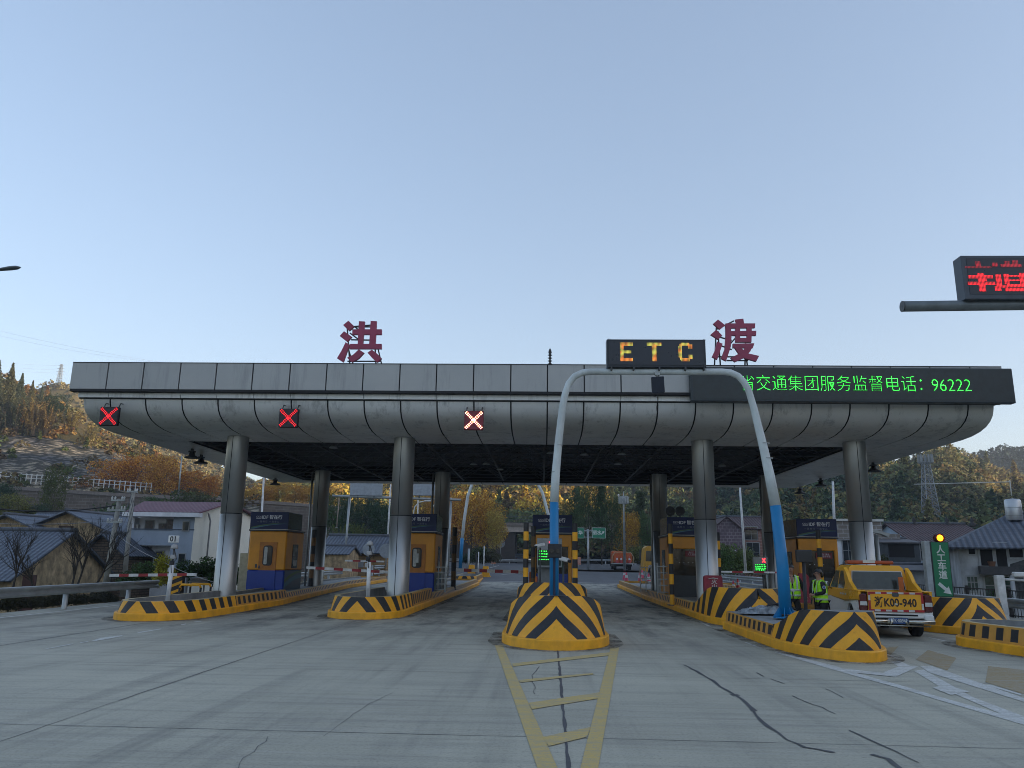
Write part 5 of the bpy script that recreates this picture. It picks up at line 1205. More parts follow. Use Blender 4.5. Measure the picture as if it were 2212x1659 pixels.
    if badge:
        e = Vector(J['rs']).lerp(Vector(arms['re']), .5); m = MB(); m.tube([S_((e.x+.060, e.y-.01, e.z)), S_((e.x+.074, e.y-.012, e.z))], .045, 14); bo = m.obj('sleeve_badge', REFW, t); m = MB(); m.tube([S_((e.x+.0745, e.y-.012, e.z)), S_((e.x+.077, e.y-.012, e.z))], .034, 14); m.obj('badge_centre', pm('badge_blue', (.01, .08, .3), .5), bo)
    return t
q = A(1712, 1300, 22.9)
person('man in a green vest behind the blue arch foot, looking down', (q[0], 22.9, 0), R(-8), 1.76, dict(le=(-.28, .02, 1.13), lw=(-.31, -.06, .90), lh=(.1, -.2, -1), re=(.30, .04, 1.14), rw=(.36, -.02, .90), rh=(.1, -.1, -1)), dict(lk=(-.13, -.06, .50), la=(-.15, .0, .09), rk=(.16, -.03, .50), ra=(.22, .04, .09)), head=(-.5, .55), lanyard=True)
q = A(1776, 1300, 22.2)
person('woman with tied black hair and glasses in a green vest, facing left before the pickup', (q[0], 22.2, 0), R(-82), 1.64, dict(le=(-.27, -.04, 1.12), lw=(-.10, -.26, 1.02), lh=(1, -.5, 0), re=(.27, -.04, 1.12), rw=(.10, -.28, 1.05), rh=(-1, -.3, 0)), dict(lk=(-.12, -.05, .48), la=(-.13, .03, .09), rk=(.12, .0, .48), ra=(.13, .05, .09)), head=(0, .1), female=True, badge=True, glasses=True, lean=(0, -.05))
q = A(1771, 1300, 26.2)
person('person in a green vest almost hidden between the other two, back turned', (q[0], 26.2, 0), R(160), 1.56, head=(0, .2), lean=(0, -.12))
q = A(1735, 1262, 29.5); t = T('red_cover', 'plain red cloth cover standing before the booth behind the man', 'red cover', (q[0], 29.5, .45)); m = MB(); m.prism([(-.2, 0), (.2, 0), (.19, .9), (.1, 1.02), (-.12, 1.03), (-.2, .88)], XZ(.1), .2); m.obj('cover', pm('cover_red', (.27, .03, .045), .7), t)
q = A(1748, 1320, 20.6); t = T('dark_post', 'slim black post standing between the man and the woman', 'post', (q[0], 20.9, .0)); b_ = A(1738, 1215, 20.9); m = MB(); m.tube([(0, 0, .0), (b_[0]-q[0]-.02, 0, b_[2])], .045, 10); m.obj('shaft', BLK, t); m = MB(); m.bbox(b_[0]-q[0]-.2, b_[0]-q[0]+.2, -.05, .1, b_[2], b_[2]+.32, .02); m.obj('head_box', pm('box_charcoal', (.015, .017, .02), .4), t)
# ================================================================== buildings
def roof_mat(nm, a, b, w=.28, row=.32, rough=.65): 
    if nm not in MATS: MATS[nm] = tiles(nm, a, b, w=w, row=row, rough=rough)
    return MATS[nm]
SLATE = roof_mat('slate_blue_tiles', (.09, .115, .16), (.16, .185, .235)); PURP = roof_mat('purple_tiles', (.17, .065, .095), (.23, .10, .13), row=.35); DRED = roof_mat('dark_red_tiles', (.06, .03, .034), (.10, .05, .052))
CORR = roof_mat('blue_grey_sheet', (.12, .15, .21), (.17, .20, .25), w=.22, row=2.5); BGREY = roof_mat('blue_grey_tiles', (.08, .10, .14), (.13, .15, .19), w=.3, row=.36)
EARTH = masonry('earth_wall', (.40, .26, .12), (.34, .22, .105), (.2, .135, .07), bw=1.3, bh=.30)
MUD = pm('mud_plaster', (.55, .41, .24), .9, var=.4, scale=2.2, bump=1., grime=.75, gscale=2.6); DBRICK = masonry('dark_old_brick', (.12, .085, .06), (.17, .12, .08), (.05, .04, .03), bw=.5, bh=.16)
WALLW = pm('white_wall', (.74, .76, .8), .85, var=.1, scale=.7, grime=.25); WALLB = pm('blue_grey_wall', (.34, .40, .49), .85, var=.1, scale=.8, grime=.15); CREAM = pm('cream_wall', (.80, .79, .70), .85, var=.05, scale=.6, grime=.08)
CEM = pm('bare_cement', (.55, .58, .61), .9, var=.3, scale=.9, bump=.3, grime=.5, gscale=.8)
PINKT = masonry('pink_tile_wall', (.30, .15, .12), (.25, .13, .105), (.38, .26, .22), bw=.55, bh=.28); LILT = masonry('lilac_tile_wall', (.12, .09, .11), (.14, .105, .125), (.26, .22, .24), bw=.4, bh=.3); GRYT = masonry('grey_white_tile_wall', (.22, .19, .17), (.26, .23, .2), (.42, .42, .42), bw=.7, bh=.3)
def uvroof(m, quad_, mat_i=0):
    """quad: eave-left, eave-right, ridge-right, ridge-left; thickness added; uv in metres"""
    a, b, c, d = [Vector(p) for p in quad_]; u = (b-a).normalized(); n = (b-a).cross(d-a).normalized(); v = n.cross(u)
    th = n*(-.09); P = [a, b, c, d, a+th, b+th, c+th, d+th]; base = len(m.v); m.v += [tuple(p) for p in P]
    if m.uv is None: m.uv = []
    m.uv += [((p-a).dot(u), -(p-a).dot(v)) for p in P]
    for f in ((0, 1, 2, 3), (7, 6, 5, 4), (0, 4, 5, 1), (1, 5, 6, 2), (2, 6, 7, 3), (3, 7, 4, 0)): m.f.append(tuple(base+i for i in f)); m.m.append(mat_i); m.sm.append(False)
def house(name, label, loc, rz, w, d, h, rh, wall, roof, ridge='x', over=.5, wins=(), cat='house', group=None, gable=None, hip=0., side_mat=None, base=1.2, winmat=None, front_mat=None):
    """local: x along the front, y away from the viewer, front face at y=0. wins: (face, u, z, w, h[, kind])"""
    t = T(name, label, cat, loc, rz, group); m = MB(); W = w/2
    m.box(-W, W, 0, d, -base, h)
    if ridge == 'x':
        for x, s in ((-W, 1), (W-.02, 1)): m.prism([(0, h), (d, h), (d/2, h+rh*(1-hip))], YZp(x), .02) if not hip else None
    else: m.prism([(-W, h), (W, h), (0, h+rh)], Matrix(((1, 0, 0, 0), (0, 0, -1, d), (0, 1, 0, 0), (0, 0, 0, 1))), d)
    wl = m.obj('walls', wall, t)
    m = MB(); o = over; k = rh/(d/2 if ridge == 'x' else W); e = h-o*k+.05
    if ridge == 'x':
        ye0, ye1, ym, zr = -o, d+o, d/2, h+rh+.05; hi = hip*(d/2)
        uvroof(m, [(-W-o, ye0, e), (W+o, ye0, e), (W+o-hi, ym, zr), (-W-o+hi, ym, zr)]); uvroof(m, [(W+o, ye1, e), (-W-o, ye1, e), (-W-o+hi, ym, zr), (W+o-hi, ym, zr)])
        if hip: uvroof(m, [(W+o, ye0, e), (W+o, ye1, e), (W+o-hi, ym+.01, zr), (W+o-hi, ym-.01, zr)]); uvroof(m, [(-W-o, ye1, e), (-W-o, ye0, e), (-W-o+hi, ym-.01, zr), (-W-o+hi, ym+.01, zr)])
        rf = m.obj('roof', roof, t); m2 = MB(); m2.tube([(-W-o+hi, ym, zr+.03), (W+o-hi, ym, zr+.03)], .11, 8); m2.obj('ridge_cap', roof if False else pm('ridge_grey', (.09, .10, .12), .8), rf)
    else:
        uvroof(m, [(-W-o, d+o, e), (-W-o, -o, e), (0, -o, h+rh+.05), (0, d+o, h+rh+.05)]); uvroof(m, [(W+o, -o, e), (W+o, d+o, e), (0, d+o, h+rh+.05), (0, -o, h+rh+.05)])
        rf = m.obj('roof', roof, t); m2 = MB(); m2.tube([(0, -o, h+rh+.08), (0, d+o, h+rh+.08)], .11, 8); m2.obj('ridge_cap', pm('ridge_grey', (.09, .10, .12), .8), rf)
    for wd_ in wins:
        f, u, z, ww, hh = wd_[:5]; kind = wd_[5] if len(wd_) > 5 else 'window'
        if f == 'f': M_ = face_cam(u, 0, z)
        elif f == 'r': M_ = Matrix.Translation((W, u, z)) @ Matrix.Rotation(R(90), 4, 'Z') @ Matrix.Rotation(R(90), 4, 'X')
        else: M_ = Matrix.Translation((-W, u, z)) @ Matrix.Rotation(R(-90), 4, 'Z') @ Matrix.Rotation(R(90), 4, 'X')
        m = MB(); a, b = ww/2, hh/2; fr = .06
        if kind == 'void':
            m.prism([(-a, -b), (a, -b), (a, b), (-a, b)], M_, .012); m.obj('opening', DARK, t); continue
        for (x0, x1, y0, y1) in ((-a-fr, a+fr, b, b+fr), (-a-fr, a+fr, -b-fr, -b), (-a-fr, -a, -b, b), (a, a+fr, -b, b)): m.prism([(x0, y0), (x1, y0), (x1, y1), (x0, y1)], M_, .07)
        fo = m.obj('door' if kind == 'door' else 'window', winmat or pm('window_frame_grey', (.3, .31, .32), .6), t)
        m = MB(); m.prism([(-a, -b), (a, -b), (a, b), (-a, b)], M_, .015); m.obj('panel' if kind == 'door' else 'pane', pm('dark_door', (.02, .018, .02), .6) if kind == 'door' else GLASS, fo)
        if kind == 'window':
            m = MB(); m.prism([(-.02, -b), (.02, -b), (.02, b), (-.02, b)], M_, .03); m.prism([(-a, .0), (a, .0), (a, .03), (-a, .03)], M_, .026); m.obj('glazing_bar', winmat or pm('window_frame_grey', (.3, .31, .32), .6), fo)
    return t
GZ = -1.9
# left village
def at(px, py, Y): return A(px, py, Y)
# near big slate roof, gable end to the right (earth wall)
p = at(-60, 1290, 40); pr = at(180, 1140, 43)
Y0 = 40.; xl, xr = at(-130, 1200, Y0)[0], at(158, 1200, 44.5)[0]-.35; ze = at(100, 1250, Y0)[2]; zr = at(150, 1146, 43.5)[2]
t = T('village_house', 'nearest old earth house with a big blue slate roof at the left edge', 'house', ((xl+xr)/2, Y0, GZ), group='old earth houses of the left village')
def hgable(t, xl, xr, Y0, Y1, ze, zr, wall, roof, slant=.0, base=GZ, rw=.35, tile=True):
    """ridge along x at mid depth; right gable visible"""
    Ym = (Y0+Y1)/2; m = MB(); m.box(xl, xr, Y0, Y1, base, ze); m.prism([(Y0, ze), (Y1, ze), (Ym, zr-.1)], YZp(xr-.3), .3); m.prism([(Y0, ze), (Y1, ze), (Ym, zr-.1)], YZp(xl), .3); m.obj('walls', wall, t, w=True)
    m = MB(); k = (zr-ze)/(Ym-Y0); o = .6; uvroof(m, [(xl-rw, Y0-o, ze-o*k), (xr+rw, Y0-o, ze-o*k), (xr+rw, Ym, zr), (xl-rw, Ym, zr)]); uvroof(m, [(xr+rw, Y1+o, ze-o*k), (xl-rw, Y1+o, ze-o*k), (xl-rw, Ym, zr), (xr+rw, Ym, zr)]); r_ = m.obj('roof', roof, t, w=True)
    m = MB(); m.tube([(xl-rw, Ym, zr+.05), (xr+rw, Ym, zr+.05)], .13, 8); rc = m.obj('ridge_cap', pm('ridge_grey', (.09, .10, .12), .8), r_); rc.data.transform(Matrix.Translation((-t.location[0], -t.location[1], -t.location[2])))
hgable(t, xl, xr, 40., 49., ze+.2, zr, MUD, SLATE)
m = MB(); q = at(60, 1268, 39.9); m.box(q[0]-.35, q[0]+.35, 39.93, 39.99, GZ, q[2]+.6); m.obj('door', pm('brown_door', (.06, .02, .015), .7), t, w=True)
# second row: two earth gables under blue sheet roofs
xa, xb = at(-60, 1140, 58)[0], at(172, 1140, 58)[0]; z1 = at(100, 1115, 63)[2]; z2 = at(100, 1140, 57)[2]
house('village_house', 'earth house with a shuttered gable window behind the nearest slate roof', (at(148, 1150, 54)[0], 54., GZ), R(0), 5.4, 9., at(148, 1141, 54)[2]-GZ, 1.15, MUD, CORR, 'y', .7, [('f', -.2, at(148, 1152, 54)[2]-GZ, .9, .9)], group='old earth houses of the left village', winmat=pm('brown_door', (.06, .02, .015), .7))
t = T('village_house', 'long earth house at the left edge under a wide pale blue metal roof', 'house', ((xa+xb)/2, 61, GZ), group='old earth houses of the left village')
hgable(t, xa, xb-.3, 61., 71., at(80, 1146, 61)[2], at(80, 1108, 66)[2], MUD, CORR)
house('village_house', 'small earth gable under a blue roof at the very left edge', (at(18, 1150, 53)[0], 53., GZ), 0, 4.6, 7., at(18, 1143, 53)[2]-GZ, .95, MUD, CORR, 'y', .7, group='old earth houses of the left village')
# dark roof pair with brick gable
house('village_house', 'dark brick gable house with a slate roof beside the leaning concrete pole', (at(224, 1190, 50)[0], 50., GZ), R(-8), 2.9, 5, at(222, 1190, 50)[2]-GZ, 1.1, DBRICK, SLATE, 'y', .45, [('f', .4, 2.2, .6, .6)], group='old earth houses of the left village')
house('village_house', 'low house with a flat blue roof and white gable behind the brick gable', (at(245, 1160, 66)[0], 66., GZ), R(4), 11, 7, at(245, 1172, 66)[2]-GZ, 1.7, PALE, CORR, 'x', .5, group='old earth houses of the left village')
# two storey white house with the purple roof
Yw = 52.; xl, xc, xr = at(280, 1150, Yw)[0], at(418, 1150, Yw)[0], at(532, 1150, Yw+2.)[0]
zt = at(350, 1107, Yw)[2]; zf = at(350, 1160, Yw)[2]
t = T('white_house', 'two storey white and blue house with a purple tiled roof and balconies', 'house', (xc, Yw, GZ), 0.)
D_ = 8.5
m = MB(); m.box(xl, xc, Yw+.85, Yw+D_, GZ, zt); m.obj('main_walls', WALLW, t, w=True)
tw = at(372, 1150, Yw)[0]; m = MB(); m.box(tw, xc, Yw, Yw+1.398, GZ, zt-.002); m.obj('stair_tower', WALLB, t, w=True)
# cream gable wing turned to the right
m = MB(); xg = xc+.002; zgl = at(420, 1105, Yw)[2]; zgr = at(540, 1115, Yw+8)[2]; zpk = at(478, 1090, Yw+4.5)[2]-.2; xgr = at(540, 1150, Yw+8)[0]
for i in range(1):
    a, b = (xg, Yw), (xgr, Yw+8); mid = ((a[0]+b[0])/2, (a[1]+b[1])/2); P = [(a[0], a[1], GZ), (b[0], b[1], GZ), (b[0], b[1], zgr), (mid[0], mid[1], zpk+.25), (a[0], a[1], zgl)]
    off = (-.25, .25); n_ = len(P); m.add(P+[(p_[0]+off[0], p_[1]+off[1], p_[2]) for p_ in P], [(0, 1, 2, 3, 4), (9, 8, 7, 6, 5)]+[(i, n_+i, n_+(i+1) % n_, (i+1) % n_) for i in range(n_)])
cg = m.obj('gable_wall', CREAM, t, w=True)
m = MB(); q = at(460, 1110, Yw+1.5); m.tube([(q[0]-.25, q[1]-.15, q[2]), (q[0], q[1]-.3, q[2]-.5), (q[0], q[1]-.3, GZ)], .06, 6); m.obj('downpipe', pm('pipe_grey', (.2, .2, .2), .6), t, w=True)
# roof
zr_ = at(420, 1083, Yw+4.5)[2]; m = MB(); o = .6
rl, rr_ = at(315, 1085, Yw+4.5)[0], (xc+xgr)/2+.2
uvroof(m, [(xl-.2, Yw-.5, zt+.02), (xc+.5, Yw-.5, zt+.02), (rr_, Yw+4.2, zpk+.35), (rl, Yw+4.2, zpk+.35)]); uvroof(m, [(xgr+.5, Yw+8.6, zgr+.0), (xl-.2, Yw+8.9, zt), (rl, Yw+4.25, zpk+.35), (rr_, Yw+4.25, zpk+.35)])
m.obj('roof', PURP, t, w=True)
m = MB(); m.box(xl-.3, xc+.5, Yw-.65, Yw+.0, zt-.3, zt-.02); m.obj('eave_beam', WALLW, t, w=True)
m = MB(); m.box(xl, tw, Yw+.05, Yw+.15, zf-.55, zf+.45); m.obj('balcony_parapet', WALLB, t, w=True); m = MB(); m.box(xl, tw, Yw+.15, Yw+1.4, zf-.6, zf-.45); m.obj('balcony_slab', WALLW, t, w=True)
m = MB(); m.box(xl, xl+.15, Yw+.16, Yw+1.4, GZ, zt-.35); m.obj('end_wall', WALLW, t, w=True)
m = MB(); m.box(xl-.05, xc+.02, Yw-.02, Yw+.04, zf+.46, zf+.54); m.obj('string_course', pm('dark_band', (.08, .1, .14), .8), t, w=True)
for px, py, w_, h_, kd in ((322, 1147, .52, 1.35, 'door'), (350, 1149, .46, 1.1, 'door'), (367, 1145, .52, 1.35, 'door'), (316, 1206, .52, 1.4, 'door'), (345, 1203, .55, .7, 'window'), (335, 1207, .1, .1, 'window')):
    if w_ < .2: continue
    q = at(px, py, Yw+.85); m = MB(); m.box(q[0]-w_/2-.07, q[0]+w_/2+.07, Yw+.81, Yw+.845, q[2]-h_/2-.05, q[2]+h_/2+.07); f_ = m.obj('door' if kd == 'door' else 'window', pm('window_frame_grey', (.3, .31, .32), .6), t, w=True)
    m = MB(); m.box(q[0]-w_/2, q[0]+w_/2, Yw+.79, Yw+.805, q[2]-h_/2, q[2]+h_/2); pn = m.obj('panel', pm('brown_glass', (.05, .03, .035), .3, var=.6), f_); pn.data.transform(Matrix.Translation((-t.location[0], -t.location[1], -t.location[2])))
for px, py, w_, h_ in ((402, 1137, .38, .55), (393, 1207, .4, .6)):
    q = at(px, py, Yw); m = MB(); m.box(q[0]-w_/2-.06, q[0]+w_/2+.06, Yw-.05, Yw-.003, q[2]-h_/2-.06, q[2]+h_/2+.06); f_ = m.obj('window', pm('window_frame_grey', (.3, .31, .32), .6), t, w=True)
    m = MB(); m.box(q[0]-w_/2, q[0]+w_/2, Yw-.06, Yw-.051, q[2]-h_/2, q[2]+h_/2); pn = m.obj('pane', GLASS, f_); pn.data.transform(Matrix.Translation((-t.location[0], -t.location[1], -t.location[2])))
q = at(300, 1137, Yw+1.2); a_ = T('air_conditioner', 'white air conditioner on the upper balcony wall of the white house', 'air conditioner', (q[0], Yw+.5, q[2]-.3), group='air conditioners on the white house')
m = MB(); m.bbox(-.3, .3, 0, .25, 0, .42, .02); m.obj('casing', WHT, a_); m = MB(); m.tube([(-.07, -.005, .21), (-.07, -.02, .21)], .15, 16); m.obj('fan', BLK, a_)
q = at(287, 1224, Yw+.0); copy_tree(a_, (q[0]+.3, Yw-.4, q[2]-.3), label='white air conditioner at ground level left of the white house')
# ochre shed and slate roof beyond the second lane
Ys = 70.; t = T('village_house', 'sunlit ochre brick shed with a dark blue roof seen between the columns', 'house', (at(760, 1200, Ys)[0], Ys, GZ), group='old earth houses of the left village')
xl, xr = at(725, 1200, Ys)[0], at(835, 1200, Ys)[0]; hgable(t, at(700, 1200, Ys)[0], xr, Ys, Ys+7, at(770, 1186, Ys)[2]-.1, at(760, 1157, Ys+3.5)[2], EARTH, BGREY, rw=.6)
m = MB(); q = at(777, 1218, Ys-.01); m.box(q[0]-.35, q[0]+.35, Ys-.06, Ys-.01, q[2]-.3, q[2]+.35); m.obj('window', pm('window_frame_grey', (.3, .31, .32), .6), t, w=True)
house('village_house', 'low ochre wall house just right of the left rear column', (at(715, 1215, 64)[0], 64., GZ), 0, 2.6, 4, at(715, 1196, 64)[2]-GZ, .6, MUD, SLATE, 'x', .2, group='old earth houses of the left village')

# right side
Yp = 78.; house('pink_house', 'pink tiled house with a purple roof and lilac gable beyond the right island', (at(1618, 1200, Yp)[0], Yp, GZ), R(0), at(1690, 1200, Yp)[0]-at(1584, 1200, Yp)[0], 8, at(1620, 1142, Yp)[2]-GZ, 1.3, PINKT, DRED, 'x', .3,
    [('f', -1.5, at(1600, 1152, Yp)[2]-GZ, .8, 1.2), ('f', .3, at(1623, 1152, Yp)[2]-GZ, 1.2, 1.2), ('f', .4, at(1625, 1193, Yp)[2]-GZ, 1.2, 1.8), ('f', 1.8, at(1625, 1152, Yp)[2]-GZ, .8, 1.2)])
house('pink_house', 'lilac tiled gable wing at the left of the pink house', (at(1572, 1200, Yp-1)[0], Yp-1.2, GZ), 0, 2.9*1.05, 6, at(1572, 1145, Yp-1)[2]-GZ, 1.25, LILT, DRED, 'y', .2)
m = MB(); q0, q1 = at(1556, 1197, Yp-1.6), at(1590, 1197, Yp-1.6); t = T('pale_fence', 'pale balcony rail under the lilac gable', 'railing', (q0[0], Yp-1.6, q0[2]-.5)); 
for z in (0, .45): m.box(0, q1[0]-q0[0], -.03, .03, z+.4, z+.46)
m.obj('rails', WHT, t)
Yt = 60.; house('tiled_house', 'house with patterned grey tile band behind the right front column', (at(1872, 1200, Yt)[0], Yt, GZ), 0, at(1940, 1200, Yt)[0]-at(1800, 1200, Yt)[0], 8, at(1872, 1166, Yt)[2]-GZ, .1, WALLW, pm('flat_roof', (.3, .3, .3), .8), 'x', .15, [('f', 1.45, at(1912, 1190, Yt)[2]-GZ, .8, 1.5), ('f', -1.3, at(1848, 1190, Yt)[2]-GZ, .8, 1.5)], base=.5)
t = [o for o in COL.objects if o.get('label', '').startswith('house with patterned')][0]
m = MB(); xl_, xr_ = at(1808, 1150, Yt)[0], at(1905, 1150, Yt)[0]; za, zb_ = at(1850, 1167, Yt-.1)[2], at(1850, 1126, Yt-.1)[2]; m.box(xl_, xr_, Yt-.12, Yt-.02, za, zb_); m.box(xr_, at(1942, 1150, Yt)[0], Yt-.12, Yt+.1, za, at(1900, 1147, Yt)[2]-.2); m.obj('tile_band', GRYT, t, w=True)
m = MB(); m.box(xl_-.2, xr_+.1, Yt-.25, Yt+.3, zb_, zb_+.16); m.obj('parapet_cap', PALE, t, w=True)
# white house with dark red roof
Yr = 66.; t = house('white_house', 'narrow pale blue house with a dark red roof left of the big grey house', (at(2062, 1200, Yr)[0], Yr, GZ), R(0), at(2140, 1200, Yr)[0]-at(1972, 1200, Yr)[0], 9, at(2000, 1169, Yr)[2]-GZ, at(2040, 1133, Yr+4.5)[2]-at(2000, 1169, Yr)[2], pm('pale_blue_wall', (.36, .45, .55), .85, var=.12, scale=.6, grime=.2), DRED, 'x', .4, [('f', -2.5, at(1985, 1190, Yr)[2]-GZ, .4, 1.5)])
for px in (1975, 2046, 2100): q = at(px, 1131, Yr+4.5); m = MB(); m.lathe([(.25, -.3), (.3, 0), (.12, .1), (.2, .25), (.02, .6)], q, 8); m.obj('roof_ornament', BLK, t, w=True)
# big grey unfinished house, turned a little towards the road
Yg = 44.; RG = R(-22); gc = at(2072, 1200, Yg); gx, gy = (math.cos(RG), math.sin(RG)), (-math.sin(RG), math.cos(RG)); WG = 13.; zt = at(2090, 1174, Yg)[2]
def gl(px, py, dy=0.):
    r = _ray(px, py); c0 = (gc[0]-gy[0]*dy, gc[1]-gy[1]*dy); t_ = (c0[0]*gy[0]+c0[1]*gy[1])/(r[0]*gy[0]+r[1]*gy[1]); P = (r[0]*t_, r[1]*t_, EYE+r[2]*t_)
    return ((P[0]-gc[0])*gx[0]+(P[1]-gc[1])*gx[1]-WG/2, -dy, P[2]-GZ)
t = house('grey_house', 'big bare cement house with a blue grey hipped roof at the right edge', (gc[0]+gx[0]*WG/2, gc[1]+gx[1]*WG/2, GZ), RG, WG, 9, zt-GZ, 1.75, CEM, BGREY, 'x', .7, [], hip=.85)
def gop(px0, px1, py0, py1, kind='void', dy=0.):
    a, b = gl(px0, py1), gl(px1, py0); z0, z1 = gl((px0+px1)/2, py1)[2], gl((px0+px1)/2, py0)[2]; m = MB()
    m.box(a[0]-.1, b[0]+.1, -.06, -.01, z0-.1, z1+.1); f_ = m.obj('window', pm('cement_reveal', (.5, .53, .55), .9, grime=.2), t)
    m = MB(); m.box(a[0], b[0], -.075, -.061, z0, z1); m.obj('opening' if kind == 'void' else 'pane', DARK if kind == 'void' else pm('green_glass', (.03, .075, .06), .2, var=.4), f_)
    if kind == 'glass':
        m = MB()
        for k_ in (1/3, 2/3): x_ = a[0]+(b[0]-a[0])*k_; m.box(x_-.025, x_+.025, -.09, -.076, z0, z1)
        z_ = z0+(z1-z0)*.6; m.box(a[0], b[0], -.088, -.077, z_-.025, z_+.025); m.obj('glazing_bar', pm('window_frame_grey', (.3, .31, .32), .6), f_)
gop(2093, 2104, 1177, 1197); gop(2120, 2142, 1187, 1222); gop(2155, 2171, 1176, 1226); gop(2181, 2207, 1178, 1204); gop(2222, 2245, 1178, 1204); gop(2092, 2110, 1246, 1275, 'glass'); gop(2132, 2186, 1246, 1294, 'glass'); gop(2222, 2250, 1248, 1300)
m = MB(); a, b = gl(2120, 1241, 1.1), gl(2192, 1224, 1.1); m.box(a[0], b[0], -1.1, -.002, a[2], b[2]); m.obj('balcony', pm('sooty_cement', (.08, .08, .085), .9, grime=.3), t)
m = MB(); q = gl(2188, 1270, 1.); m.tube([(q[0], -1., 0), (q[0], -1., a[2])], .1, 8); m.obj('balcony_post', CEM, t)
m = MB(); q = gl(2143, 1218, 1.); m.lathe([(.14, 0), (.2, .25)], (q[0], -.9, b[2]), 10); m.obj('flower_pot', pm('terracotta', (.2, .1, .06), .8), t)
m = MB(); m.prism([(-1.0, -1.3), (1.1, -1.3), (1.0, .2), (.5, .7), (-.2, .75), (-.9, .5)], face_cam(gl(2198, 1235)[0]+.6, 0, gl(2198, 1240)[2]), .006); m.obj('soot_stain', pm('soot', (.10, .105, .11), .95, var=.5), t)
q = at(2191, 1115, Yg+2.); wt = T('water_tank', 'shiny steel water tank on the roof of the big grey house', 'water tank', (q[0], Yg+2., q[2]+.45))
m = MB(); m.lathe([(.40, -.7), (.42, -.65), (.42, .42), (.36, .5), (.001, .55)], (0, 0, .0), 24); m.obj('tank', pm('steel_tank', (.5, .52, .54), .38, .7, var=.05), wt)
m = MB(); m.lathe([(.425, -.44), (.425, -.4)], n=24); m.lathe([(.425, .0), (.425, .03)], n=24); m.obj('hoop', GALV, wt)
m = MB(); m.tube([(0, .0, .7), (0, 0, 1.6)], .03, 5); m.tube([(0, 0, 1.5), (-5.4, 0, 1.3)], .03, 5); m.obj('pipe', PALE, wt)
# low sheds between the houses
house('low_shed', 'low grey shed with cement lean-to behind the pickup', (at(1960, 1240, 50)[0], 50., GZ), 0, 5.2, 5, at(1960, 1232, 50)[2]-GZ, .3, CEM, pm('old_sheet', (.12, .12, .13), .8, grime=.4), 'x', .3, [('f', .9, 1.2, 1.7, 2.2, 'void'), ('f', -1.6, 1.4, 1.0, 1.2, 'void')])
house('low_shed', 'dark flat shed with a pale balcony left of the pale blue house', (at(1948, 1200, 58)[0], 58., GZ), 0, 2.6, 5, at(1948, 1172, 58)[2]-GZ, .3, pm('dark_wall', (.07, .08, .09), .9), pm('old_sheet', (.12, .12, .13), .8), 'x', .2, [('f', 0, at(1948, 1190, 58)[2]-GZ, 1.8, .9, 'void')])

# ================================================================== guard rails
def guardrail(label, pts, h=.78, post_gap=4., double=False, name='guardrail', group='steel guardrails', z=0., mat=GALV, posts=True):
    t = T(name, label, 'guardrail', (pts[0][0], pts[0][1], z), group=group); pts = [Vector((p[0], p[1], 0)) for p in pts]
    prof = [(0, .155), (.04, .145), (.075, .11), (.075, .07), (.03, .03), (.0, .0), (.03, -.03), (.075, -.07), (.075, -.11), (.04, -.145), (0, -.155)]
    m = MB(); n = len(prof); vs = []
    for i, p in enumerate(pts):
        tt = (pts[min(i+1, len(pts)-1)]-pts[max(i-1, 0)]).normalized(); nn = Vector((tt.y, -tt.x, 0)); 
        if nn.x*(-p.x) < 0: nn = -nn
        for lvl in ((0,) if not double else (0, -.45)):
            vs += [(p.x+nn.x*a, p.y+nn.y*a, z+h-.155+b+lvl) for a, b in prof]
    k = n*(2 if double else 1)
    fs = [(i*k+j, i*k+j+1, (i+1)*k+j+1, (i+1)*k+j) for i in range(len(pts)-1) for j in range(k-1) if (j+1) % n]
    m.add(vs, fs, True); b_ = m.obj('beam', mat, t, w=True); sd_ = b_.modifiers.new('thick', 'SOLIDIFY'); sd_.thickness = .006
    d = 0; nxt = 0
    for a, b in zip(pts, pts[1:]):
        L = (b-a).length
        while nxt <= d+L:
            q = a.lerp(b, (nxt-d)/L); m = MB(); m.tube([(q.x-.12*(1 if q.x > 0 else -1)*-1, q.y, z-1.0), (q.x-.12*(1 if q.x > 0 else -1)*-1, q.y, z+h-.02)], .085, 10); m.tube([(q.x-.12*(1 if q.x > 0 else -1)*-1, q.y, z+h-.02), (q.x-.12*(1 if q.x > 0 else -1)*-1, q.y, z+h+.0)], .085, 10)
            if posts: m.obj('post', mat, t, w=True)
            nxt += post_gap
        d += L
    return t
guardrail('nearest grey guardrail along the left edge of the toll apron', [(-15.6, 6+i*2) for i in range(14)], .80, 4.)
guardrail('second stretch of left guardrail behind the far left island', [(-15.9, 35.5+i*2.5) for i in range(12)], .80, 4.)
guardrail('white guardrail seen between the left columns along the exit lane', [(-13.6-.25*i, 64+i*4) for i in range(11)], .85, 4., double=True, z=.35)
guardrail('curved blue grey guardrail around the far bend left of the middle booth', [G(820+i*22, 1243-.9*i)[:2] if False else (-19+i*1.35, 104+i*.9+.04*i*i) for i in range(14)], .95, 4., double=False, z=.9)
guardrail('far guardrail right of the middle booth before the dark wood', [(1.5+i*1.8, 122-.35*i) for i in range(12)], .95, 4., z=1.15)
guardrail('right guardrail with a bright upper edge below the green sign', [(15.2+.04*i, 8+i*2.2) for i in range(18)], .80, 4.)
guardrail('pale guardrail beyond the small green display on the right', [(14.6+.0*i, 50+i*3.5) for i in range(10)], .9, 3.5, double=True)
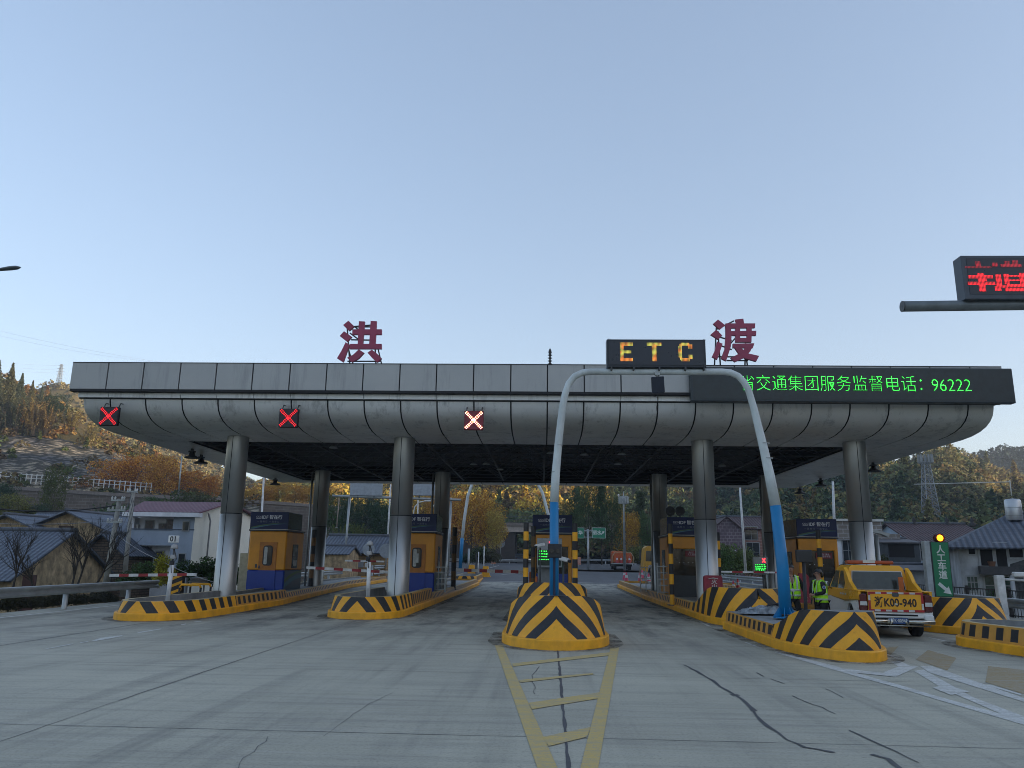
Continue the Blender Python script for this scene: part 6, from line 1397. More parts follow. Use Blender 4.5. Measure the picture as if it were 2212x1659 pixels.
# black iron fence on the right
t = T('iron_fence', 'black iron fence behind the right guardrail in front of the grey house', 'fence', (18, 20, GZ)); m = MB()
zt_ = at(2130, 1275, 31)[2]
for z in (zt_, zt_-.9): m.box(17.55, 17.6, 16, 46, z-.02, z+.02)
for i in range(150): y = 16+i*.2; m.box(17.565, 17.585, y-.008, y+.008, GZ+.4, zt_)
m.obj('bars', BLK, t, w=True); m = MB(); m.box(17.5, 17.7, 16, 46, GZ-.3, GZ+.5); m.obj('plinth', CEM, t, w=True)
m = MB()
for y in range(16, 47, 3): m.box(17.52, 17.62, y-.05, y+.05, GZ, zt_+.1)
m.obj('posts', BLK, t, w=True)
# camera on a white post at the right
q = at(2170, 1262, 27); t = T('camera_post', 'white post with a white camera arm before the grey house', 'camera post', (q[0]-.15, 27, GZ)); zt_ = at(2167, 1243, 27)[2]-GZ
m = MB(); m.bbox(-.13, .13, -.1, .1, 0, zt_, .02); m.obj('post', WHT, t); m = MB(); m.tube([(.1, 0, zt_-.12), (1.0, 0, zt_-.16)], .04, 8); m.obj('arm', WHT, t)
m = MB(); m.bbox(.45, .95, -.12, .1, zt_-.05, zt_+.12, .04, M=None); m.obj('camera', WHT, t)
# camera mast behind the right front column
q = at(1898, 1180, 32); t = T('roofed_camera_mast', 'grey mast with a slanted hood right of the right front column', 'mast', (q[0], 32, .3)); zt_ = at(1895, 1155, 32)[2]-.3
m = MB(); m.tube([(0, 0, 0), (-.06, 0, zt_)], .075, 10); m.obj('mast', GALV, t); m = MB(); m.prism([(-.95, .38), (.42, .05), (.36, -.1), (.1, .02), (-.95, .25)], face_cam(0, .15, zt_), .3); m.obj('hood', GALV, t)
# street furniture left
t = T('cream_cabinet', 'cream metal cabinet between the left front column and the first booth', 'cabinet', (at(530, 1230, 38)[0], 38., .0)); m = MB(); q0, q1 = at(514, 1250, 38), at(542, 1195, 38); m.bbox(q0[0], q1[0], 38, 38.5, .2, q1[2], .02); m.obj('cabinet_body', pm('cream_metal', (.50, .47, .33), .5, grime=.15), t, w=True)
m = MB(); m.box(q0[0]+.05, q1[0]-.05, 38.1, 38.4, 0, .2); m.obj('plinth', CEM, t, w=True)
for i, (px, Y, lb) in enumerate(((400, 31., 'left'), (422, 32., 'right'))):
    q = at(px+13, 1250, Y); t = T('hoop_barrier', lb+' one of two low black and yellow hoops behind the far left lane post', 'hoop barrier', (q[0], Y, 0), group='low black and yellow hoops')
    p_ = [(-.42, 0, 0), (-.42, 0, .55), (-.36, 0, .66), (.36, 0, .66), (.42, 0, .55), (.42, 0, 0)]
    for a, b, mt, nm in ((0, 2, BLK, 'black_leg'), (1, 4, YEL, 'yellow_top'), (4, 5, BLK, 'black_leg')): m = MB(); m.tube(p_[a:b+1] if a else p_[0:2], .045 if nm != 'yellow_top' else .047, 8); m.obj(nm, mt, t)
q = at(1020, 1225, 76)
# ================================================================== hills
def hill(name, rows, mat, nseg=6, amp=1.2, seed=1, ncol=46):
    """rows: list of (distance, [(px, py), ...]) from the foot to the crest; the surface is resampled and roughened"""
    rnd = np.random.default_rng(seed); x0 = max(r[1][0][0] for r in rows); x1 = min(r[1][-1][0] for r in rows)
    def at_(row, x):
        pts_ = row[1]; xs_ = [p[0] for p in pts_]; ys_ = [p[1] for p in pts_]; Y = row[0] if not hasattr(row[0], '__len__') else np.interp(x, xs_, row[0])
        return np.array(A(x, float(np.interp(x, xs_, ys_)), float(Y)))
    pxs = np.linspace(x0, x1, ncol); grid = []
    for k in range(len(rows)-1):
        for s in range(nseg):
            grid.append([at_(rows[k], x)*(1-s/nseg)+at_(rows[k+1], x)*(s/nseg) for x in pxs])
    grid.append([at_(rows[-1], x) for x in pxs]); Y_ = grid[-1]
    grid.append([p+np.array((0, 30, -8.)) for p in Y_]); grid.append([p+np.array((0, 90, -45.)) for p in Y_])
    g = np.array(grid); n = g.shape
    nz = rnd.normal(0, 1, (n[0]//3+2, n[1]//3+2))
    for i in range(n[0]-3):
        for j in range(n[1]):
            u, v = i/3, j/3; a, b = int(u), int(v); fu, fv = u-a, v-b
            d = nz[a, b]*(1-fu)*(1-fv)+nz[a+1, b]*fu*(1-fv)+nz[a, b+1]*(1-fu)*fv+nz[a+1, b+1]*fu*fv; g[i, j, 2] += d*amp*(min(1, i/4))
    m = MB(); m.add([tuple(p) for r in g for p in r], [(i*n[1]+j, i*n[1]+j+1, (i+1)*n[1]+j+1, (i+1)*n[1]+j) for i in range(n[0]-1) for j in range(n[1]-1)], True)
    st(name, m, mat); return g[:-2]
GRASSY = hill_soil('dry_hill', (.16, .11, .05), (.09, .085, .04), (.055, .05, .025), .03); YGRASS = hill_soil('yellow_grass', (.23, .165, .07), (.15, .125, .06), (.10, .085, .04), .02); FLOORW = hill_soil('wood_floor', (.03, .035, .015), (.05, .042, .02), (.02, .022, .012)); FARH = hill_soil('far_wood', (.035, .045, .03), (.05, .055, .035), (.022, .03, .02), .01)
SCR = hill('scree_slope', [(106, [(-160, 1085), (0, 1080), (160, 1090), (330, 1105), (480, 1110), (560, 1105)]), (112, [(-160, 1030), (0, 1030), (160, 1045), (330, 1062), (480, 1085), (560, 1100)]), (152, [(-160, 925), (0, 938), (100, 941), (200, 964), (300, 992), (350, 1012), (420, 1052), (480, 1078), (560, 1098)])], SCREE, 7, .5, 3)
NEARH = hill('near_hill', [(151, [(-160, 935), (0, 944), (100, 947), (200, 970), (300, 998), (350, 1016), (420, 1056), (480, 1082), (560, 1098)]), (190, [(-160, 760), (0, 815), (60, 840), (110, 868), (150, 885), (178, 912), (230, 942), (300, 968), (370, 1004), (420, 1034), (480, 1064), (560, 1090)])], GRASSY, 8, .9, 4)
PYH = hill('pylon_hill', [(300, [(-160, 1000), (100, 1000), (300, 1040), (560, 1100), (700, 1120)]), (335, [(-160, 900), (60, 850), (100, 832), (130, 825), (165, 838), (200, 872), (260, 903), (330, 932), (400, 965), (470, 1003), (520, 1034), (600, 1066), (700, 1090)])], YGRASS, 8, 1.6, 5)
hill('far_blue_hill', [(900, [(300, 1120), (800, 1140)]), (1000, [(300, 990), (440, 1000), (480, 1010), (520, 1022), (560, 1043), (640, 1050), (800, 1070)])], FARH, 6, 6, 6)
CEN = hill('wooded_hill', [(150, [(560, 1185), (700, 1195), (900, 1200), (1100, 1200), (1300, 1205), (1500, 1205), (1700, 1210), (1800, 1215)]), (190, [(560, 1110), (700, 1120), (900, 1130), (1100, 1120), (1300, 1130), (1500, 1140), (1700, 1150), (1800, 1160)]),
                       (330, [(560, 1040), (700, 1015), (900, 985), (1100, 970), (1300, 985), (1500, 990), (1700, 1000), (1800, 1010)])], FLOORW, 8, 2.5, 7)
RIG = hill('right_hill', [(130, [(1640, 1200), (1800, 1200), (2000, 1200), (2212, 1215), (2420, 1220)]), (170, [(1640, 1120), (1800, 1115), (2000, 1120), (2212, 1140), (2420, 1150)]),
                       (290, [(1640, 1010), (1800, 1012), (1900, 1015), (1950, 1006), (2010, 987), (2044, 980), (2070, 992), (2094, 1004), (2120, 1018), (2150, 1034), (2190, 1049), (2230, 1066), (2420, 1110)])], FLOORW, 8, 2.5, 8)
FAR2 = hill('far_right_hill', [(400, [(1980, 1180), (2200, 1190), (2500, 1200)]), (450, [(1980, 1020), (2060, 1008), (2094, 1002), (2130, 995), (2150, 984), (2180, 981), (2212, 985), (2300, 960), (2500, 930)])], FARH, 7, 4, 9)
# unseen ridge added on the sunward side, shaped to shade the toll station
m = MB(); prof_ = [(-420, 60), (-300, 100), (-180, 112), (-60, 104), (40, 92), (120, 66), (190, 42), (250, 26), (310, 14)]
rnd = random.Random(8); vs = []
for y, h in prof_: vs += [(150, y, -3), (215, y+rnd.uniform(-8, 8), h*.5), (285+rnd.uniform(-10, 10), y, h), (380, y, h*.6), (520, y, -3)]
m.add(vs, [(i*5+j, i*5+j+1, (i+1)*5+j+1, (i+1)*5+j) for i in range(len(prof_)-1) for j in range(4)], True); st('unseen_shade_ridge', m, FLOORW)

# ================================================================== foliage
def cards(cen, size, rnd, up=.3):
    """one small leaf-spray quad per centre -> (verts, quads)"""
    n = len(cen); a = rnd.normal(0, 1, (n, 3)); a[:, 2] *= 1-up; a /= np.linalg.norm(a, axis=1)[:, None]; b = rnd.normal(0, 1, (n, 3)); b -= (b*a).sum(1)[:, None]*a; b /= np.linalg.norm(b, axis=1)[:, None]
    s = (size*rnd.uniform(.6, 1.4, n))[:, None]; asp = rnd.uniform(.45, .9, n)[:, None]
    v = np.stack([cen-a*s, cen-b*s*asp, cen+a*s, cen+b*s*asp], 1).reshape(-1, 3); return v, np.arange(n*4).reshape(-1, 4)
def npmesh(name, v, f, mat, tint=None):
    me = bpy.data.meshes.new(name); me.vertices.add(len(v)); me.vertices.foreach_set('co', v.astype(np.float32).ravel()); me.loops.add(f.size); me.loops.foreach_set('vertex_index', f.astype(np.int32).ravel())
    me.polygons.add(len(f)); me.polygons.foreach_set('loop_start', np.arange(0, f.size, 4, dtype=np.int32)); me.polygons.foreach_set('loop_total', np.full(len(f), 4, np.int32)); me.update(calc_edges=True); me.materials.append(mat)
    if tint is not None:
        at_ = me.color_attributes.new('tint', 'FLOAT_COLOR', 'POINT'); at_.data.foreach_set('color', np.concatenate([tint, np.ones((len(tint), 1))], 1).astype(np.float32).ravel())
    return me
def crown_pts(kind, n, rnd):
    if kind == 'broad':
        lob = [(0, 0, .62, .34)]+[(math.cos(a)*r, math.sin(a)*r, z, s) for a, r, z, s in [(rnd.uniform(0, 6.28), rnd.uniform(.18, .36), rnd.uniform(.28, .88), rnd.uniform(.10, .22)) for _ in range(22)]]
        w = np.array([l[3]**2 for l in lob]); k = rnd.choice(len(lob), n, p=w/w.sum()); d = rnd.normal(0, 1, (n, 3)); d /= np.linalg.norm(d, axis=1)[:, None]; r = rnd.uniform(.55, 1.05, n)**.6
        L = np.array(lob)[k]; p = L[:, :3]+d*(L[:, 3]*r)[:, None]*np.array((1.1, 1.1, .85)); return p
    if kind == 'conifer':
        z = rnd.uniform(0, 1, n)**1.25; tier = (z*13) % 1; rr = (1-z)*.30*(.45+.75*(1-tier))*rnd.uniform(.25, 1.0, n)**.5+.01; a = rnd.integers(0, 9, n)*.7+np.floor(z*13)*.9+rnd.normal(0, .16, n)
        return np.stack([rr*np.cos(a), rr*np.sin(a), .12+z*.88-rr*.25], 1)
    if kind == 'pine':
        lob = [(math.cos(a)*r, math.sin(a)*r, z, s) for a, r, z, s in [(rnd.uniform(0, 6.28), rnd.uniform(.04, .24)*(1.25-z_), z_, rnd.uniform(.06, .13)*(1.4-z_*.6)) for z_ in np.linspace(.30, .96, 26)]]
        k = rnd.integers(0, len(lob), n); d = rnd.normal(0, 1, (n, 3)); d /= np.linalg.norm(d, axis=1)[:, None]; L = np.array(lob)[k]; return L[:, :3]+d*(L[:, 3]*rnd.uniform(.4, 1.05, n))[:, None]*np.array((1.2, 1.2, .5))
    if kind == 'bamboo':
        st_ = rnd.uniform(0, 6.28, 26); rs = rnd.uniform(.02, .26, 26); hh = rnd.uniform(.6, 1.0, 26); k = rnd.integers(0, 26, n); t_ = rnd.uniform(.25, 1, n); bend = t_**2.5*.14
        r = rs[k]*(.6+.6*t_)+bend; p = np.stack([r*np.cos(st_[k]), r*np.sin(st_[k]), t_*hh[k]], 1); return p+rnd.normal(0, .028, (n, 3))*(1.15-t_)[:, None]
    if kind == 'bush':
        lob = [(rnd.uniform(-.4, .4), rnd.uniform(-.3, .3), rnd.uniform(.15, .6), rnd.uniform(.15, .3)) for _ in range(16)]
        k = rnd.integers(0, 16, n); d = rnd.normal(0, 1, (n, 3)); d /= np.linalg.norm(d, axis=1)[:, None]; L = np.array(lob)[k]; return L[:, :3]+d*(L[:, 3]*rnd.uniform(.5, 1.05, n))[:, None]
def limbs(kind, rnd, r0=.022):
    m = MB()
    if kind in ('broad', 'bush'):
        top = .5 if kind == 'broad' else .12; m.tube([(0, 0, -.03), (.01, .0, top*.5), (0, .01, top), (.02, 0, top+.2)], [r0, r0*.8, r0*.6, r0*.25], 7)
        for i in range(9):
            a = i*2.4+rnd.uniform(-.3, .3); z = top*(.55+.05*i) if kind == 'broad' else .08; l = rnd.uniform(.22, .36); m.tube([(0, 0, z), (math.cos(a)*l*.5, math.sin(a)*l*.5, z+l*.45), (math.cos(a)*l, math.sin(a)*l, z+l*.85)], [r0*.45, r0*.28, r0*.08], 5)
    elif kind == 'bamboo':
        for i in range(22): a = rnd.uniform(0, 6.28); r = rnd.uniform(.02, .2); h = rnd.uniform(.6, .9); m.tube([(r*math.cos(a), r*math.sin(a), -.02), (r*1.2*math.cos(a), r*1.2*math.sin(a), h*.7), ((r*1.5+.05)*math.cos(a), (r*1.5+.05)*math.sin(a), h)], [.005, .004, .001], 4)
    else:
        m.tube([(0, 0, -.03), (0, 0, .5), (.005, 0, .95)], [r0*.8, r0*.5, r0*.1], 7)
        for i in range(16): a = i*2.4; z = .25+.04*i; l = .2*(1.1-z); m.tube([(0, 0, z), (math.cos(a)*l, math.sin(a)*l, z+.02)], [r0*.22, r0*.06], 4)
    return m
BARK = pm('bark', (.09, .075, .06), .9, var=.4, scale=6)
PROTO = {}
NL = dict(broad=6500, conifer=3200, pine=3200, bamboo=3800, bush=4200); SZ = dict(broad=.014, conifer=.020, pine=.017, bamboo=.016, bush=.028)
def proto(kind, var):
    k = (kind, var)
    if k not in PROTO:
        r = np.random.default_rng(hash(kind) % 7+var*13+len(kind)*31); v, f = cards(crown_pts(kind, NL[kind], r), SZ[kind], r); me = npmesh('crown', v, f, LEAF)
        mb_ = limbs(kind, r); o = mb_.obj('trunk', BARK); PROTO[k] = (me, o.data); bpy.data.objects.remove(o)
    return PROTO[k]
def tree(name, label, kind, px, top, bot, Y, wpx, color, group=None, var=0, rz=None, cat=None):
    b, tp = A(px, bot, Y), A(px, top, Y); h = tp[2]-b[2]; w = wpx/FPX*Y; bw = dict(broad=.95, conifer=.62, pine=.62, bamboo=.72, bush=1.1)[kind]
    t = T(name, label, cat or ('bush' if kind == 'bush' else 'tree'), b, rz if rz is not None else (px*1.7) % 6.28, group); cr, tr_ = proto(kind, var)
    for nm, me in (('crown', cr), ('trunk' if kind != 'bush' else 'stems', tr_)):
        o = bpy.data.objects.new(nm, me); COL.objects.link(o); o.parent = t; o.scale = (w/bw, w/bw, h); o.color = tuple(min(.8, v*1.4) for v in color)+(1,); KIDS.setdefault(t.name, []).append(o)
    return t
OR1, OR2, YL1, GR1, GR2, GR3, OL1, BR1 = (.36, .155, .03), (.30, .12, .025), (.30, .21, .035), (.035, .065, .02), (.05, .085, .028), (.022, .045, .022), (.11, .11, .03), (.15, .08, .04)
for i, (px, tp_, bt, w, c_) in enumerate([(190, 1022, 1092, 80, OR2), (240, 992, 1094, 95, OR1), (298, 972, 1094, 110, OR1), (352, 986, 1096, 100, (.34, .17, .04)), (405, 1008, 1098, 80, OR2), (446, 1026, 1100, 55, OR2)]):
    tree('maple_tree', ['leftmost of the orange trees above the retaining wall', 'orange tree second from the left above the retaining wall', 'tallest orange tree above the retaining wall', 'golden orange tree right of the tallest one above the wall', 'orange tree second from the right above the wall behind the concrete poles', 'small orange tree at the right end of the row above the wall'][i], 'broad', px, tp_, bt, 113+i % 3*2, w, c_, 'orange trees above the retaining wall', i % 2)
for i, (px, tp_, bt, Y, w) in enumerate([(-14, 778, 860, 160, 44), (14, 784, 880, 150, 46), (38, 806, 880, 160, 36), (62, 822, 890, 170, 30), (84, 832, 892, 180, 24), (102, 842, 896, 185, 20)]):
    tree('skyline_conifer', ['tallest conifer cut by the left edge on the skyline', 'tall conifer at the left edge of the skyline', 'conifer third from the left on the skyline', 'thin conifer on the left skyline, fourth from the edge', 'small conifer on the left skyline below the wires', 'lowest small conifer on the left skyline before the pylon'][i], 'conifer', px, tp_, bt, Y, w, (.075, .075, .04) if i % 2 else (.055, .065, .04), 'conifers on the left skyline', i % 2)
tree('round_tree', 'dark round evergreen alone on the brown slope left of the canopy', 'broad', 120, 846, 912, 152, 52, (.018, .035, .02))
for i, (px, tp_, bt, w, c_) in enumerate([(-10, 842, 935, 70, (.04, .05, .03)), (30, 850, 938, 66, (.055, .06, .035)), (72, 858, 940, 60, (.12, .085, .035)), (150, 880, 930, 50, (.16, .12, .045)), (188, 915, 962, 40, (.14, .11, .045)), (100, 870, 940, 50, (.15, .10, .04))]):
    tree('bamboo_clump', ['dark bamboo clump at the left edge above the scree', 'grey green bamboo clump above the scree', 'brown bamboo clump above the scree', 'yellowish clump below the round dark tree', 'small ochre clump at the canopy corner on the slope', 'ochre clump left of the round dark tree'][i], 'bamboo', px, tp_, bt, 150, w, c_, 'bamboo clumps on the left slope', i % 2)
for i, (px, tp_, bt, w, c_) in enumerate([(235, 948, 985, 40, BR1), (275, 965, 998, 44, (.07, .06, .03)), (318, 978, 1015, 46, (.045, .045, .025)), (352, 996, 1030, 44, (.07, .065, .03)), (395, 1015, 1062, 50, (.14, .07, .04)), (432, 1032, 1075, 50, (.13, .06, .035)), (470, 1046, 1095, 56, (.10, .09, .035)), (505, 1060, 1100, 50, OL1)]):
    tree('slope_shrub', 'shrub on the left slope, '+['below the leftmost red cross', 'second from the left along the canopy edge', 'darkest of the row along the canopy edge', 'above the tallest orange tree', 'reddish, beside the thin mast', 'red brown, right of the thin mast', 'olive, at the left front column', 'olive, just behind the left front column'][i], 'bush', px, tp_, bt, 160, w, c_, 'shrubs down the left slope', i % 2)
for i, (px, tp_, bt, Y, w, c_, k_) in enumerate([(18, 1060, 1140, 78, 90, OL1, 'broad'), (5, 1045, 1120, 84, 60, GR3, 'broad'), (75, 1085, 1140, 80, 60, GR3, 'broad'), (105, 1012, 1155, 90, 60, (.06, .07, .02), 'broad'), (225, 1085, 1165, 84, 90, GR2, 'bamboo'), (268, 1092, 1160, 82, 70, GR1, 'broad'), (190, 1100, 1160, 84, 70, (.05, .065, .025), 'bush'),
      (330, 1075, 1140, 92, 70, GR1, 'broad'), (372, 1068, 1140, 96, 80, GR2, 'bamboo'), (412, 1064, 1130, 96, 70, (.055, .06, .025), 'broad'), (452, 1072, 1130, 96, 70, (.06, .06, .03), 'bamboo'), (150, 1110, 1150, 84, 60, GR1, 'bush')]):
    tree('village_tree', ['yellow green tree at the left edge above the village roofs', 'dark tree at the left edge under the wall fence', 'dark green tree left of the thin tree before the wall', 'thin sparse tree standing before the retaining wall', 'feathery green clump behind the first concrete pole', 'dark tree right behind the first concrete pole', 'low green bush at the foot of the retaining wall', 'dark tree left of the purple roof', 'feathery bamboo above the purple roof', 'dark tree above the middle of the purple roof', 'grey green clump above the right end of the purple roof', 'small bush between the thin tree and the wall foot'][i], k_, px, tp_, bt, Y, w, c_, 'trees behind the left village', i % 2)
for i, (px, tp_, bt, Y, w, c_) in enumerate([(360, 1180, 1262, 36, 62, (.26, .24, .03)), (318, 1200, 1265, 37, 70, GR2), (400, 1196, 1262, 37, 70, GR1), (445, 1188, 1262, 38, 80, GR1), (480, 1192, 1262, 40, 60, GR3), (280, 1225, 1268, 36, 60, GR1), (505, 1210, 1262, 40, 50, GR2)]):
    tree('hedge_bush', ['yellow leaved bush below the white house', 'green bush left of the yellow one', 'dark bush right of the yellow one', 'large dark bush under the cream gable', 'dark bush touching the left front column', 'low bush above the guardrail left of the hedge', 'green bush between the left front column and the cabinet'][i], 'bush', px, tp_, bt, Y, w, c_, 'bushes below the white house', i % 2)
for i, px in enumerate([0, 45, 90, 125, 160, 200, 235]):
    tree('verge_bush', 'low dark scrub behind the left guardrail, %s' % ['at the edge', 'below the slate roof', 'beside the brown door', 'below the gable end', 'left of the bare trees', 'among the bare trees', 'left of the hedge'][i], 'bush', px, 1268+i % 3*6, 1318-i*3, 27+i, 64, (.035, .035, .018), 'scrub behind the left guardrail', i % 2)
for i, (px, w, tp_) in enumerate([(565, 60, 1044), (600, 66, 1040), (635, 60, 1044), (668, 56, 1046), (700, 50, 1048), (535, 40, 1056)]):
    tree('maple_tree', ['golden tree above the stone wall right of the left column', 'golden tree behind the thin white mast', 'golden tree above the stone wall behind the first booth', 'orange tree left of the left rear column', 'orange tree at the left rear column', 'small golden tree above the cream gable'][i], 'broad', px, tp_, 1098, 130+i % 2*4, w, (.30, .18, .035) if i % 2 else (.32, .155, .03), 'golden trees above the stone wall', i % 2)
for i, (px, tp_, bt, Y, w, c_, k_) in enumerate([(722, 1048, 1190, 112, 70, GR1, 'broad'), (755, 1075, 1185, 104, 64, GR3, 'broad'), (790, 1060, 1195, 106, 80, (.028, .045, .03), 'broad'), (826, 1085, 1210, 92, 70, GR3, 'broad'), (735, 1130, 1190, 96, 50, (.10, .12, .035), 'bamboo'), (775, 1125, 1175, 94, 50, (.12, .14, .04), 'bamboo'), (812, 1150, 1215, 86, 60, GR3, 'bush'), (845, 1120, 1215, 90, 50, GR3, 'broad')]):
    tree('evergreen_tree', ['dark evergreen just right of the left rear column', 'dark evergreen left of the thin masts', 'tall evergreen between the thin masts', 'dark evergreen left of the second column', 'pale green clump above the ochre shed', 'light green clump behind the left mast', 'dark bush with pale blossoms left of the second column', 'dark tree hidden partly by the second column'][i], k_, px, tp_, bt, Y, w, c_, 'evergreens between the left columns', i % 2)
for i, (px, tp_, bt, Y, w, c_) in enumerate([(912, 1060, 1150, 120, 60, (.28, .17, .035)), (938, 1070, 1160, 116, 50, (.30, .15, .03)), (978, 1048, 1200, 104, 66, OR1), (1018, 1060, 1205, 100, 84, (.33, .17, .035)), (1052, 1072, 1205, 102, 80, (.30, .18, .04)), (1072, 1105, 1208, 98, 50, (.26, .19, .05)), (1352, 1094, 1205, 112, 52, (.34, .19, .03)), (1366, 1120, 1205, 115, 42, (.28, .15, .03)), (1335, 1075, 1150, 125, 36, (.20, .15, .04))]):
    tree('maple_tree', ['golden tree behind the roof of the second booth', 'orange tree just left of the second rear column', 'tall orange tree left of the far blue and white arch leg', 'largest orange and gold tree in the middle distance', 'golden tree right of the largest one beside the bridge', 'pale golden tree nearest the bridge', 'bright orange tree behind the high mast', 'smaller orange tree right of the high mast', 'olive gold tree left of the high mast'][i], 'broad', px, tp_, bt, Y, w, c_, 'autumn trees beyond the toll station', i % 2)
for i, (px, tp_, bt, Y, w, c_, k_) in enumerate([(1245, 1050, 1215, 112, 50, (.045, .07, .03), 'pine'), (1272, 1044, 1215, 108, 60, (.05, .075, .03), 'broad'), (1300, 1046, 1215, 106, 58, (.042, .065, .028), 'pine'), (1322, 1066, 1215, 110, 50, (.055, .075, .03), 'broad'), (1222, 1070, 1215, 116, 50, (.09, .085, .03), 'broad'), (1385, 1060, 1205, 122, 52, (.04, .055, .025), 'pine'), (1400, 1100, 1205, 112, 46, GR2, 'broad')]):
    tree('pine_tree', ['pine behind the left green road sign', 'tall pine left of the right green road sign', 'tallest pine directly behind the right green road sign', 'pine between the green road sign and the high mast', 'olive tree behind the right post of the middle booth', 'pine left of the right rear column', 'green tree above the yellow truck'][i], k_, px, tp_, bt, Y, w, c_, 'pines beyond the toll station', i % 2)
for i, (px, tp_, bt, Y, w, c_) in enumerate([(1030, 1172, 1214, 88, 56, (.04, .055, .025)), (1060, 1178, 1216, 88, 50, (.06, .06, .035)), (1005, 1188, 1216, 90, 40, GR3), (1378, 1172, 1216, 100, 44, (.09, .10, .03)), (1398, 1180, 1216, 100, 36, (.06, .08, .03)), (1578, 1160, 1238, 64, 70, (.07, .10, .03)), (1606, 1168, 1238, 66, 56, (.09, .11, .035)), (1562, 1172, 1240, 60, 50, GR2), (1632, 1190, 1242, 68, 44, (.10, .09, .035)), (1905, 1188, 1232, 48, 40, (.05, .06, .03)), (2150, 1268, 1300, 33, 50, GR1), (1990, 1272, 1292, 31, 40, (.12, .14, .04)), (950, 1180, 1216, 92, 44, GR3)]):
    tree('roadside_bush', ['dark bush under the largest golden tree', 'grey green bush left of the bridge', 'dark bush right of the far arch leg', 'olive bush left of the yellow truck', 'green bush behind the yellow truck', 'big green bush below the pink house', 'yellow green bush right of the big one below the pink house', 'green bush right of the dark booth', 'brown green bush left of the right rear column', 'small bush against the white wall behind the right column', 'dark bush behind the iron fence', 'small leafy plant left of the green lane sign', 'dark bush left of the far arch leg'][i], 'bush', px, tp_, bt, Y, w, c_, 'roadside bushes', i % 2)
# bare trees in front of the left village
def bare_tree(label, px, top, bot, Y, lean, seed):
    b, tp = A(px, bot, Y), A(px, top, Y); h = tp[2]-b[2]; t = T('bare_tree', label, 'tree', b, 0, 'bare trees behind the left guardrail'); r = random.Random(seed); mt_, mb_ = MB(), MB()
    def grow(p, d, l, rad, lev):
        pts_ = [p]; q = p; dd = d
        for i in range(4): dd = (dd+Vector((r.uniform(-.16, .16), r.uniform(-.16, .16), r.uniform(-.02, .12)))).normalized(); q = q+dd*l/4; pts_.append(q)
        (mt_ if lev == 0 else mb_).tube(pts_, [rad*(1-.14*i) for i in range(5)], 6 if lev < 2 else 4, caps=False)
        if lev < 4:
            for i in range(r.choice((3, 4)) if lev else 7):
                k = r.uniform(.25, 1); j = min(3, int(k*4)); s = pts_[j].lerp(pts_[j+1], k*4-j); a = r.uniform(0, 6.28); sp = r.uniform(.35, .8); nd = (dd+Vector((math.cos(a), math.sin(a), .1))*sp).normalized(); grow(s, nd, l*r.uniform(.45, .7), rad*.5, lev+1)
    grow(Vector((0, 0, 0)), Vector((lean, 0, 1)).normalized(), h*.55, .05, 0); bk = pm('dark_twigs', (.045, .038, .03), .9)
    mt_.obj('trunk', bk, t); mb_.obj('branches', bk, t)
bare_tree('bare tree in front of the slate roof near the left edge', 20, 1125, 1300, 30, .2, 1); bare_tree('bare tree before the ochre gable end', 148, 1110, 1290, 31, -.05, 2); bare_tree('bare many-branched tree right of the ochre gable', 160, 1105, 1290, 32, .25, 3); bare_tree('bare tree leaning right at the foot of the concrete pole', 196, 1130, 1285, 33, .35, 5); bare_tree('thin bare sapling before the slate roof', 75, 1160, 1295, 29, -.15, 7)

# woods on the hills: far masses of crowns
def forest(name, label, grid, n, rr_, pal, seed, leaf=.75, per=110, rows=(0, None), keep=None, shape=1.):
    rnd = np.random.default_rng(seed); g = grid[rows[0]:rows[1]]; a, b = g.shape[:2]; V, TT = [], []
    u = rnd.uniform(0, a-1.001, n); v = rnd.uniform(0, b-1.001, n); i, j = u.astype(int), v.astype(int); fu, fv = (u-i)[:, None], (v-j)[:, None]
    P = g[i, j]*(1-fu)*(1-fv)+g[i+1, j]*fu*(1-fv)+g[i, j+1]*(1-fu)*fv+g[i+1, j+1]*fu*fv
    for k in range(n):
        if keep and not keep(u[k]/(a-1), v[k]/(b-1), rnd): continue
        R_ = rnd.uniform(*rr_); con = rnd.random() < .05 and seed != 13; m_ = int(per*rnd.uniform(.8, 1.2)); d = rnd.normal(0, 1, (m_, 3)); d /= np.linalg.norm(d, axis=1)[:, None]; d[:, 2] = np.abs(d[:, 2])*1.0-.25
        if con: z = rnd.uniform(0, 1, m_); ang = rnd.uniform(0, 6.28, m_); q = (1-z)*.62*rnd.uniform(.5, 1.1, m_); p = np.stack([q*np.cos(ang), q*np.sin(ang), z*2.1*shape-.2], 1)*R_
        else: p = d*R_*rnd.uniform(.65, 1.05, m_)[:, None]*np.array((1, 1, 1.15*shape))
        V.append(p+P[k]+np.array((0, 0, R_*.35))); c_ = np.array(pal(u[k]/(a-1), v[k]/(b-1), rnd, P[k])); TT.append(np.tile(c_*rnd.uniform(1.05, 1.75), (m_, 1)))
    V = np.concatenate(V); TT = np.concatenate(TT); vv, ff = cards(V, leaf, rnd); me = npmesh(name, vv, ff, LEAFA, np.repeat(TT, 4, 0)); o = bpy.data.objects.new(name, me); COL.objects.link(o); return tag(o, label, 'forest', kind='stuff')
def palR(u, v, r, P):
    k = r.random()
    if k < .36: c = (.045, .07, .035)
    elif k < .68: c = (.08, .095, .04)
    elif k < .88: c = (.14, .13, .05)
    else: c = (.19, .14, .055)
    w = max(0, (v-.25))*u*1.3  # warm sunlight painted into the crown colour towards the upper right
    return tuple(c[i]*(1-w)+(.26, .17, .065)[i]*w for i in range(3)) if r.random() < .8 else c
